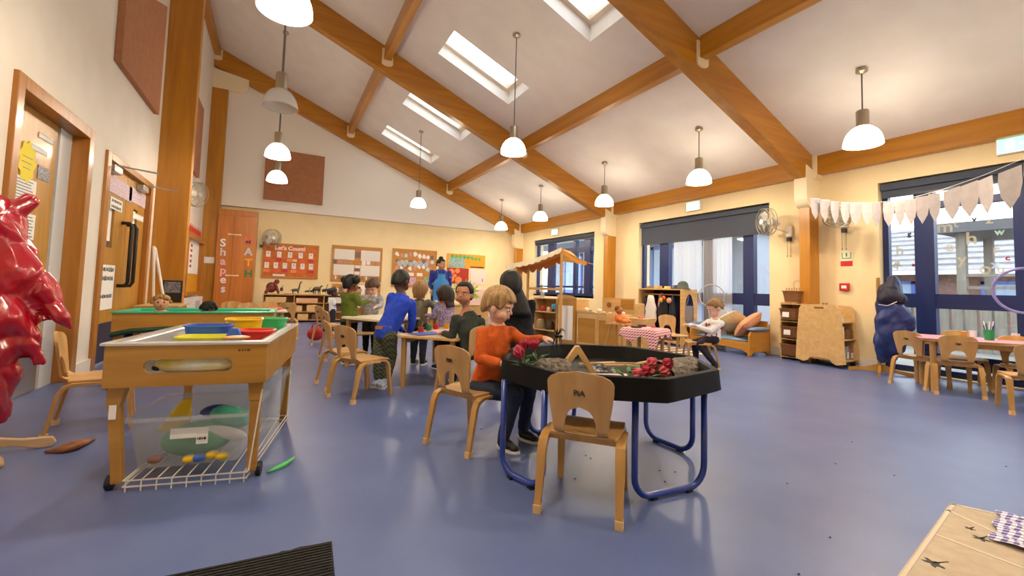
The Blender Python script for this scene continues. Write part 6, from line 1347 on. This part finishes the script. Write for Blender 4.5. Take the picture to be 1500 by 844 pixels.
def person(label, J, look, face, skin, hairm, top, bottom, s=1.0, hs=1.0, hair=dict(front=.45, side=-.1, back=-.75), shoes=None, vox=.006, sleeves='long', hands=True, handspec={}, legs=True, extra=None, group=None, up=V((0,0,1)), eyes='5a3a22', skirt=None, torso_w=1.0, kid=0):
    base = V(((J['pelvis'].x), J['pelvis'].y, 0)); t = thing('person', label, 'person', base, 0, group); o = base
    Mh = frame(look, up); f = V(face).normalized(); right = f.cross(V((0,0,1))).normalized(); L = lambda p: p-o
    pel, che, nek, hd = L(J['pelvis']), L(J['chest']), L(J['neck']), L(J['head'])
    nek0 = nek; nek = nek+(hd-nek)*.30; sw, hw = .108*s*torso_w, .058*s; sa = min(s, 1.08)
    shR = L(J['shR']) if 'shR' in J else nek-V((0,0,.035*s))+right*sw; shL = L(J['shL']) if 'shL' in J else nek-V((0,0,.035*s))-right*sw
    # ---- skin body
    b = B(); head_blobs(b, hd, Mh, hs, kid=kid); b.cap(nek-(nek-che)*.2, hd-Mh@V((0,.01,.045))*hs, .034*s, .032*hs, 14)
    torso_rings(b, [(pel-V((0,0,.05*s)), .06*s, .05*s), (pel, .085*s, .062*s), (pel.lerp(che,.5), .078*s, .058*s), (che, .088*s, .062*s), (che.lerp(nek,.7), .07*s, .045*s), (nek, .03*s, .03*s)], right)
    armsets = []
    for sd, sh in (('R', shR), ('L', shL)):
        if 'el'+sd not in J: continue
        el, wr = L(J['el'+sd]), L(J['wr'+sd]); armsets.append((sd, sh, el, wr))
        b.cap(sh, el, .026*s, .023*s, 12); b.cap(el, wr, .022*s, .016*s, 12)
        if hands:
            hsx = handspec.get(sd, {}); d_ = V(hsx.get('d', (wr-el))); nn = V(hsx.get('n', (0,0,1))); hand(b, wr, d_, nn, hsx.get('side', 1 if sd == 'R' else -1), s*hsx.get('s', 1.0), hsx.get('curl', .35), r=hsx.get('r', .0064))
    hips = {'R': pel+right*hw-V((0,0,.02*s)), 'L': pel-right*hw-V((0,0,.02*s))}; legsets = []
    if legs:
        for sd in 'RL':
            if 'kn'+sd not in J: continue
            kn, an = L(J['kn'+sd]), L(J['an'+sd]); legsets.append((sd, hips[sd], kn, an)); b.cap(hips[sd], kn, .045*s, .034*s, 12); b.cap(kn, an, .032*s, .022*s, 12)
    soft('body', b, skin, t, vox, 0, smooth_it=2)
    # ---- face details
    for sx in (-1, 1):
        c = hd+Mh@(V((sx*.029,.0715-.006*kid,.002))*hs); B().ell(c, (.0125*hs,.009*hs,.0072*hs), Mh, 12, 8).go('eye', mat('eye_white','ece8e4',.25), t, smooth=True)
        B().ell(c+Mh@(V((0,.0068,0))*hs), (.0064*hs,.0035*hs,.0066*hs), Mh, 12, 8).go('iris', mat('iris_'+eyes, eyes, .15), t, smooth=True)
        B().tube([hd+Mh@(V((sx*(.029+dx),.0795-.006*kid-abs(dx)*.25,.0225-abs(dx)*.12))*hs) for dx in (-.015,-.005,.005,.015)], .0028*hs, 6).go('eyebrow', hairm, t, smooth=True)
    ky = .009*kid; kz = .006*kid
    B().ell(hd+Mh@(V((0,.0865-ky,-.046+kz))*hs), (.016*hs,.005*hs,.0032*hs), Mh, 12, 6).ell(hd+Mh@(V((0,.0855-ky,-.0525+kz))*hs), (.013*hs,.005*hs,.0036*hs), Mh, 12, 6).go('mouth', mat('lips','b4605a',.45), t, smooth=True)
    hb = hair_shell(hd, Mh, hs, **hair); hb.go('hair', hairm, t, smooth=True)
    # ---- clothes
    b = B(); torso_rings(b, [(pel-V((0,0,.035*s)), .098*s, .078*s), (pel+V((0,0,.01*s)), .102*s, .082*s), (pel.lerp(che,.5), .096*s, .076*s), (che, .106*s*torso_w, .078*s), (che.lerp(nek0,.62), .098*s*torso_w, .064*s), (che.lerp(nek0,.98), .060*s, .050*s), (nek0+(nek0-che)*.02, .050*s, .047*s)], right)
    for sd, sh, el, wr in armsets:
        b.cap(che.lerp(sh,.7), sh, .05*sa, .042*sa, 12); b.cap(sh, el, .041*sa, .034*sa, 14)
        if sleeves == 'long': b.cap(el, el.lerp(wr,.9), .034*sa, .026*sa, 14)
    soft('top', b, top, t, max(vox, .007), .012*s, .05, 2)
    if legs and legsets:
        b = B(); b.ell(pel-V((0,0,.015*s)), (.094*s,.078*s,.07*s), frame(f))
        for sd, hp, kn, an in legsets: b.cap(hp, kn, .062*s, .047*s, 14); b.cap(kn, kn.lerp(an,.92), .046*s, .034*s, 14)
        soft('trousers', b, bottom, t, max(vox, .007), .012*s, .05, 2)
        for sd, hp, kn, an in legsets:
            to = L(J['to'+sd]); d = to-an; d.z = 0; d.normalize(); sm = shoes or mat('black_shoe','17171a',.45); sf_ = Matrix((V((d.y,-d.x,0)), d, V((0,0,1)))).transposed(); a0 = V((an.x, an.y, 0)); lz = an.z-.045*s if J.get('lift', False) else 0
            a0.z = max(lz, 0); 
            u = B().ell(a0+d*.035*s+V((0,0,.030*s)), (.030*s,.066*s,.030*s), sf_).ell(a0+d*.085*s+V((0,0,.024*s)), (.029*s,.034*s,.022*s), sf_).cap(a0+V((0,0,.035*s)), an, .030*s, .030*s)
            sh_ = soft('shoe', u, sm, t, .006, 0, smooth_it=1)
            so = B().loft([[a0+d*.042*s+sf_@V((.032*s*math.cos(2*PI*k/20)*(1+.1*math.sin(2*PI*k/20)), .082*s*math.sin(2*PI*k/20), z)) for k in range(20)] for z in (.001, .016*s)]); so.go('sole', mat('white_sole','e4e2dc',.6), sh_)
    return t, hd, Mh
SK = lambda n, c, c2: mat('skin_'+n, c, .5, 'noise', c2, 3, spec=.4)
sk_fair = SK('fair','ecc2a8','e4b098'); sk_tan = SK('tan','c8906c','b87e5a'); sk_dark = SK('dark','5a3826','4c2e1e'); sk_brown = SK('brown','8a5a3c','7a4c30')
def hairmat(n, c, c2): return mat('hair_'+n, c, .55, 'wood', c2, 2.2, 'z', bump=.35, bscale=70)
h_blond = hairmat('blond','c6a46c','805c34'); h_black = hairmat('black','14110f','0a0908'); h_brown = hairmat('brown','5c3c22','40281a'); h_fairb = hairmat('light_brown','a47c4c','7c5a34')
# --- boy in orange jumper
cR, cF = V((RT.x, RT.y, 0)).normalized(), V((fwd.x, fwd.y, 0)).normalized()
J = dict(pelvis=W(712,560,2.58)+V((0,0,.0)), chest=W(726,512,2.55), neck=W(729,476,2.55), head=W(731,449,2.54),
  shR=W(707,489,2.50), elR=W(703,526,2.44), wrR=W(735,533,2.34), shL=W(746,487,2.60), elL=W(768,500,2.56), wrL=W(794,496,2.50),
  knR=W(755,578,2.42), anR=W(736,652,2.42), toR=W(766,672,2.32), knL=W(775,570,2.56), anL=W(766,640,2.58), toL=W(790,655,2.50))
J['anR'].z = max(J['anR'].z, .05); J['anL'].z = max(J['anL'].z, .05)
boy, hd_, Mh_ = person('toddler in an orange jumper and dark jeans at the black tray holding a toy spider', J, cR*.93-cF*.22+V((0,0,-.32)), cR*.80-cF*.60, sk_fair, h_blond, mat('orange_jumper','d0601a',.9,'noise','c05412',4,bump=.3,bscale=90), mat('dark_jeans','1e2c44',.85,'noise','18223a',3,bump=.2), s=1.0, hs=1.02,
  hair=dict(front=.20, side=-.34, back=-.85, th=.005, vol=1.02, jag=.06), kid=1, vox=.0045, shoes=mat('black_trainer','17181c',.5), handspec={'L': dict(d=cR*.95-V((0,0,.05)), n=V((0,0,1))-cF*.3, side=1, curl=.30, r=.0062), 'R': dict(d=cR*.9-cF*.1+V((0,0,.05)), n=V((0,0,1)), side=-1, curl=.5, r=.0062)}, eyes='4a3a2c')
# swoosh-less white stripe on trainers is left out; toy spider in his hand
sp_ = thing('toy_spider','black plastic spider with bent legs held out over the tray','toy', W(816,492,2.47)); b = B().ell((0,0,0),(.017,.017,.013),nu=12,nv=8).ell(cR*.022+V((0,0,-.003)),(.011,.011,.009),nu=10,nv=7)
sm_ = mat('black_spider_rubber','0c0c0e',.35); b.go('body', sm_, sp_, smooth=True)
for k in range(8):
    sgn = -1 if k < 4 else 1; a = math.radians((-55, -18, 18, 55)[k % 4]); d = (cR*math.cos(a)*.0 + cF*math.sin(a)*.6 + cR*math.sin(a)*.9)*1.0 + (cF*-.35 + V((0,0,1))*.8)*sgn*(1 if sgn > 0 else 1.1) + cR*.25; d.normalize()
    m1 = d*.034+V((0,0,.012)); m2 = d*.055+V((0,0,-.004 if sgn > 0 else -.02)); B().tube([d*.008, m1, m2, m2+V((0,0,-.012))+d*.006], [.0036,.0034,.0026,.0014], 6).go('leg', sm_, sp_, smooth=True)
# --- boy looking back in dark green
D = 3.72
J = dict(pelvis=W(690,528,D), chest=W(688,484,D), neck=W(684,456,D), head=W(680,431,D-.02), shR=W(704,472,D+.04), elR=W(700,505,D+.15), wrR=W(678,500,D+.25), shL=W(668,468,D-.04), elL=W(662,492,D-.06), wrL=W(650,488,D+.12), knR=W(668,535,D+.35), anR=W(664,585,D+.32), toR=W(655,590,D+.5), knL=W(648,535,D+.22), anL=W(646,590,D+.2), toL=W(640,590,D+.35))
for k in ('anR','anL'): J[k].z = .06
for k in ('knR','knL'): J[k].z = .36
J['pelvis'].z = .36
person('boy in a dark green top twisting round to look back from the group table', J, -cF*.93-cR*.30+V((0,0,-.02)), cF*.75-cR*.66, sk_tan, h_black, mat('dark_green_top','3a4038',.9,'noise','30362e',3,bump=.25,bscale=80), mat('black_trousers','18181c',.85), s=1.05, hs=.95, hair=dict(front=.56, side=-.22, back=-.85, th=.004, vol=1.0, jag=.02), kid=1, vox=.0055, handspec={'L': dict(curl=.2), 'R': dict(curl=.3)}, eyes='2a1c14')
# --- boy in blue leaning on the table
D = 3.85
J = dict(pelvis=W(565,488,D), chest=W(582,452,D+.06), neck=W(590,432,D+.1), head=W(587,413,D+.14), shR=W(603,446,D+.12), elR=W(604,472,D+.12), wrR=W(600,488,D+.15), shL=W(574,436,D+.1), elL=W(566,468,D+.2), wrL=W(590,484,D+.25), knR=W(572,524,D), anR=W(566,560,D-.05), toR=W(552,566,D-.2), knL=W(555,526,D-.02), anL=W(553,563,D-.05), toL=W(548,574,D-.2))
for k in ('anR','anL'): J[k].z = .065
J['toR'] = J['anR']-cR*.12-cF*.05; J['toL'] = J['anL']+cR*.10-cF*.12
bb, _, _ = person('boy in a bright blue fleece and checked trousers leaning over the group table', J, cF*.85+cR*.35+V((0,0,-.35)), cF*.7+cR*.6, sk_dark, h_black, mat('royal_blue_fleece','1c48d0',.85,'noise','183cb8',4,bump=.25,bscale=90), mat('grey_check_trousers','30342c',.85,'check','5c6048',28), s=1.12, hs=.98, hair=dict(front=.5, side=-.2, back=-.85, th=.003, vol=.99, jag=.01), vox=.007, shoes=mat('blue_white_trainer','6c98c8',.5,'noise','dfe6ee',20), eyes='1a1210')
B().box(J['pelvis']-V((J['pelvis'].x,J['pelvis'].y,0))+V((0,0,.055))-cF*.075, (.14,.02,.028), Matrix.Rotation(math.atan2(cR.y,cR.x),3,'Z')).go('waistband', mat('tan_waistband','a8743c',.7), bb)
# --- girl in green with two hair puffs
D = 4.85
def standing(label, px, D, htop, look, face, skin, hm, top, bot, s, hs, hair, arms=None, vox=.008, **kw):
    hp = W(px, 420, D); x, y = hp.x, hp.y; z = htop; c = V((x, y, 0)); f = V(face).normalized(); r = f.cross(V((0,0,1))).normalized()
    J = dict(head=c+V((0,0,z-.10*hs)), neck=c+V((0,0,z-.20*hs))-f*.01, chest=c+V((0,0,z-.20*hs-.11*s))-f*.01, pelvis=c+V((0,0,z-.20*hs-.29*s)))
    pz = J['pelvis'].z
    for sd, sg in (('R', 1), ('L', -1)):
        sh = J['neck']+r*sg*.11*s-V((0,0,.035*s)); J['sh'+sd] = sh
        a = (arms or {}).get(sd, (-.12, .02, -.12, .10))     # elbow dz, elbow forward, wrist dz, wrist forward
        J['el'+sd] = sh+V((0,0,a[0]*s))+f*a[1]*s+r*sg*.02*s; J['wr'+sd] = J['el'+sd]+V((0,0,(a[2]+.06)*s))+f*a[3]*s - r*sg*.02*s
        J['kn'+sd] = c+r*sg*.055*s+V((0,0,pz*.52))+f*.015; J['an'+sd] = c+r*sg*.055*s+V((0,0,.06)); J['to'+sd] = J['an'+sd]+f*.12
    return person(label, J, look, face, skin, hm, top, bot, s=s, hs=hs, hair=hair, vox=vox, **kw)
g1, hd1, M1 = standing('girl in a green top with two black hair puffs standing at the cream table', 514, D, .985, cF*.9+cR*.4, cF*.8+cR*.6, sk_brown, h_black, mat('moss_green_top','5c6c1e',.9), mat('black_leggings','121216',.9), 1.0, .95, dict(front=.3, side=-.15, back=-.8, th=.005, vol=1.0), arms={'R': (-.08,.05,-.04,.12), 'L': (-.1,.03,-.06,.12)})
B().ell(hd1+M1@V((-.085,-.01,.05)), (.045,.05,.05)).ell(hd1+M1@V((.085,-.01,.05)), (.045,.05,.05)).go('hair_puffs', h_black, g1, smooth=True)
# --- brown-haired boy working at the cream table
standing('brown-haired boy in grey and white bending over the cream table', 546, 5.45, .95, -cF*.8-cR*.05+V((0,0,-.55)), -cF*.9, sk_fair, h_brown, mat('grey_white_top','b8b8bc',.9,'noise','8c8c94',6), mat('black_leggings','121216'), .95, .95, dict(front=.25, side=-.2, back=-.6, th=.012, vol=1.08), arms={'R': (-.10,.05,-.07,.12), 'L': (-.10,.05,-.07,.12)})
# --- toddler in white t-shirt by the shelves
standing('small toddler in a white T-shirt and dark trousers by the animal shelves', 489, 8.0, .80, cR*.8+cF*.3, cF*.5+cR*.8, sk_dark, h_black, mat('white_tshirt','e6e6ea',.9), mat('dark_blue_trousers','262c3a',.9), .78, .85, dict(front=.4, side=-.1, back=-.7, th=.005, vol=1.0), sleeves='short')
# --- child in olive, back to us
g3, hd3, M3 = standing('light-brown haired child in an olive top with back turned beyond the group table', 616, 4.95, .93, cF, cF*.95+cR*.2, sk_fair, h_fairb, mat('olive_top','6a6450',.9), mat('dark_blue_trousers','262c3a'), .98, .95, dict(front=.3, side=-.3, back=-1.0, th=.012, vol=1.06), arms={'R': (-.04,.10,-.02,.10), 'L': (-.1,.04,-.06,.1)})
# --- dark-haired child in patterned top
g4, hd4, M4 = standing('dark-haired child in a purple and white patterned top beyond the group table', 652, 4.75, .88, -cR*.8+cF*.5+V((0,0,-.2)), cF*.6-cR*.7, sk_tan, hairmat('dark_brown','2c1c14','1c120c'), mat('purple_white_top','b8acc8',.9,'noise','54407c',14), mat('black_leggings','121216'), .92, .95, dict(front=.3, side=-.7, back=-1.15, th=.014, vol=1.06), arms={'R': (-.1,.05,-.05,.12), 'L': (-.1,.05,-.05,.12)})
def long_hair(t, hd, M, hm, ln, w_=.075, s=1.0):
    rings = []
    for k in range(8):
        u = k/7; z = .02-ln*u; rings.append([hd+M@V(((w_*(1-.15*u))*math.cos(2*PI*j/16), -.045-.02*u+.045*(1-.4*u)*math.sin(2*PI*j/16), z))*s for j in range(16)])
    b = B().loft(rings); b.go('long_hair', hm, t, smooth=True)
long_hair(g4, hd4, M4, MATS['hair_dark_brown'], .15); long_hair(g3, hd3, M3, h_fairb, .10)
# --- woman in blue apron
lady, hdl, Ml = standing('woman in a blue plastic apron over a dark blue top standing by the display boards', 645, 8.45, 1.42, cR*.75-cF*.5+V((0,0,-.15)), -cF*.9+cR*.3, sk_tan, h_black, mat('dark_blue_tunic','24368c',.8), mat('navy_trousers','1a1e30',.9), 1.52, 1.02, dict(front=.52, side=-.1, back=-.7, th=.005, vol=1.0), arms={'R': (-.15,-.01,-.14,.04), 'L': (-.15,-.01,-.14,.04)}, torso_w=.95)
B().ell(hdl+Ml@V((0,-.03,.125)), (.045,.045,.035)).go('hair_bun', h_black, lady, smooth=True)
fa = (-cF*.9+cR*.3).normalized(); ra = fa.cross(V((0,0,1)))
apm = mat('blue_plastic_apron','3c8cd4',.25,bump=.3,bscale=12)
rings = []
b = B(); vs = []; rows = 9; cols = 9
for i in range(rows+1):
    z = 1.13-.72*i/rows; hw_ = .075 if i < 2 else .15
    for j in range(cols+1):
        u = -1+2*j/cols; vs.append(fa*(.135+.02*(1-abs(u))-(.03*abs(u)**2)) + ra*hw_*u + V((0,0,z)))
n = len(vs); vs2 = [v-fa*.006 for v in vs]; fs = []
for i in range(rows):
    for j in range(cols): a = i*(cols+1)+j; fs += [(a,a+1,a+cols+2,a+cols+1), (n+a,n+a+cols+1,n+a+cols+2,n+a+1)]
b.add(vs+vs2, fs).go('apron', apm, lady, smooth=True)
B().tube([fa*.13+ra*.07+V((0,0,1.12)), fa*.05+ra*.075+V((0,0,1.20)), -fa*.04+ra*.05+V((0,0,1.21))], .006, 5).tube([fa*.13-ra*.07+V((0,0,1.12)), fa*.05-ra*.075+V((0,0,1.20)), -fa*.04-ra*.05+V((0,0,1.21))], .006, 5).go('apron_strap', apm, lady)
# --- woman in black with long black hair, seated on a low chair behind the boy
D = 4.0
J = dict(pelvis=W(762,520,D), chest=W(760,466,D), neck=W(754,436,D), head=W(748,418,D-.02))
J['pelvis'].z = .42; J['chest'] = J['pelvis'].lerp(J['neck'], .55)
fW = (cF*1.0-cR*.02).normalized(); rW = fW.cross(V((0,0,1)))
for sd, sg in (('R', 1), ('L', -1)):
    J['sh'+sd] = J['neck']+rW*sg*.155-V((0,0,.055)); J['el'+sd] = J['sh'+sd]+fW*.08-V((0,0,.17)); J['wr'+sd] = J['el'+sd]+fW*.2-V((0,0,.03)); J['kn'+sd] = J['pelvis']+rW*sg*.10+fW*.36+V((0,0,.03)); J['an'+sd] = J['kn'+sd]+fW*.05; J['an'+sd].z = .08; J['to'+sd] = J['an'+sd]+fW*.2
wl_, hdw, Mw = person('woman in black with long straight black hair seated with her back turned', J, -cR*.35+cF*.85+V((0,0,-.2)), fW, sk_tan, h_black, mat('black_cardigan','0e0e12',.9), mat('black_trousers','18181c'), s=1.38, hs=1.05, hair=dict(front=.2, side=-.8, back=-1.25, th=.014, vol=1.08), vox=.009)
rings = []
for k in range(9):
    u = k/8; c = hdw.lerp(J['chest']-V((J['pelvis'].x,J['pelvis'].y,0)), u)-fW*(.04+.05*u)+cR*.012*u; hw_ = .082+.035*math.sin(u*PI*.6); rings.append([c+rW*hw_*math.cos(2*PI*j/16)+fW*(-.055)*math.sin(2*PI*j/16)+V((0,0,.02)) for j in range(16)])
B().loft(rings).go('long_hair', h_black, wl_, smooth=True)
st_ = thing('low_stool','low beech stool under the seated woman in black','stool',(J['pelvis'].x,J['pelvis'].y,0)); B().lathe([(.001,.28),(.15,.28),(.16,.30),(.15,.315),(.001,.315)],n=20).go('seat', plyx, st_, auto=True)
for k in range(4): a = PI/4+k*PI/2; B().cyl((.1*math.cos(a),.1*math.sin(a),.28),(.13*math.cos(a),.13*math.sin(a),0),.015,n=8).go('leg', chairleg, st_)
# --- girl in spotted white top at the checked table
D = 5.25
J = dict(pelvis=W(1045,504,D), chest=W(1047,480,D), neck=W(1048,466,D), head=W(1047,452,D-.01), shR=W(1056,474,D-.05), elR=W(1040,485,D-.1), wrR=W(1020,478,D-.08), shL=W(1038,472,D+.08), elL=W(1026,480,D+.1), wrL=W(1008,476,D+.1), knR=W(1024,505,D-.05), anR=W(1048,525,D-.12), toR=W(1040,530,D), knL=W(1018,502,D+.1), anL=W(1020,525,D+.1), toL=W(1010,530,D+.1))
J['pelvis'].z = .37; J['chest'] = J['pelvis'].lerp(J['neck'],.6)
for k in ('anR','anL'): J[k].z = .06
gg, hdg, Mg = person('girl with a light ponytail in a spotted white top sitting at the checked table', J, -cR*.85-cF*.05+V((0,0,-.4)), -cR*.9+cF*.3, sk_fair, h_fairb, mat('spotted_white_top','eeeae8',.9), mat('dark_leggings','241c28',.9), s=.98, hs=.98, hair=dict(front=.42, side=-.12, back=-.7, th=.006, vol=1.0), vox=.007, shoes=mat('navy_boot','1c2438',.5))
B().ell(hdg+Mg@V((0,-.075,.085)), (.03,.035,.03)).cap(hdg+Mg@V((0,-.09,.08)), hdg+Mg@V((.01,-.12,-.02)), .028, .012).cap(hdg+Mg@V((.0,-.085,.09)), hdg+Mg@V((-.02,-.115,.04)), .022, .01).go('ponytail', h_fairb, gg, smooth=True)
b = B(); rs = random.Random(2); ch_, pe_ = J['chest']-V((J['pelvis'].x,J['pelvis'].y,0)), V((0,0,.37))
for i in range(26):
    a = rs.uniform(0, 2*PI); u = rs.random(); c = pe_.lerp(ch_, u*1.15); b.ell(c+V((math.cos(a)*.106, math.sin(a)*.084, 0)), (.011,.011,.011), nu=8, nv=5)
b.go('spots', mat('dark_red_spot','8c2c3c',.8), gg)['kind'] = 'stuff'
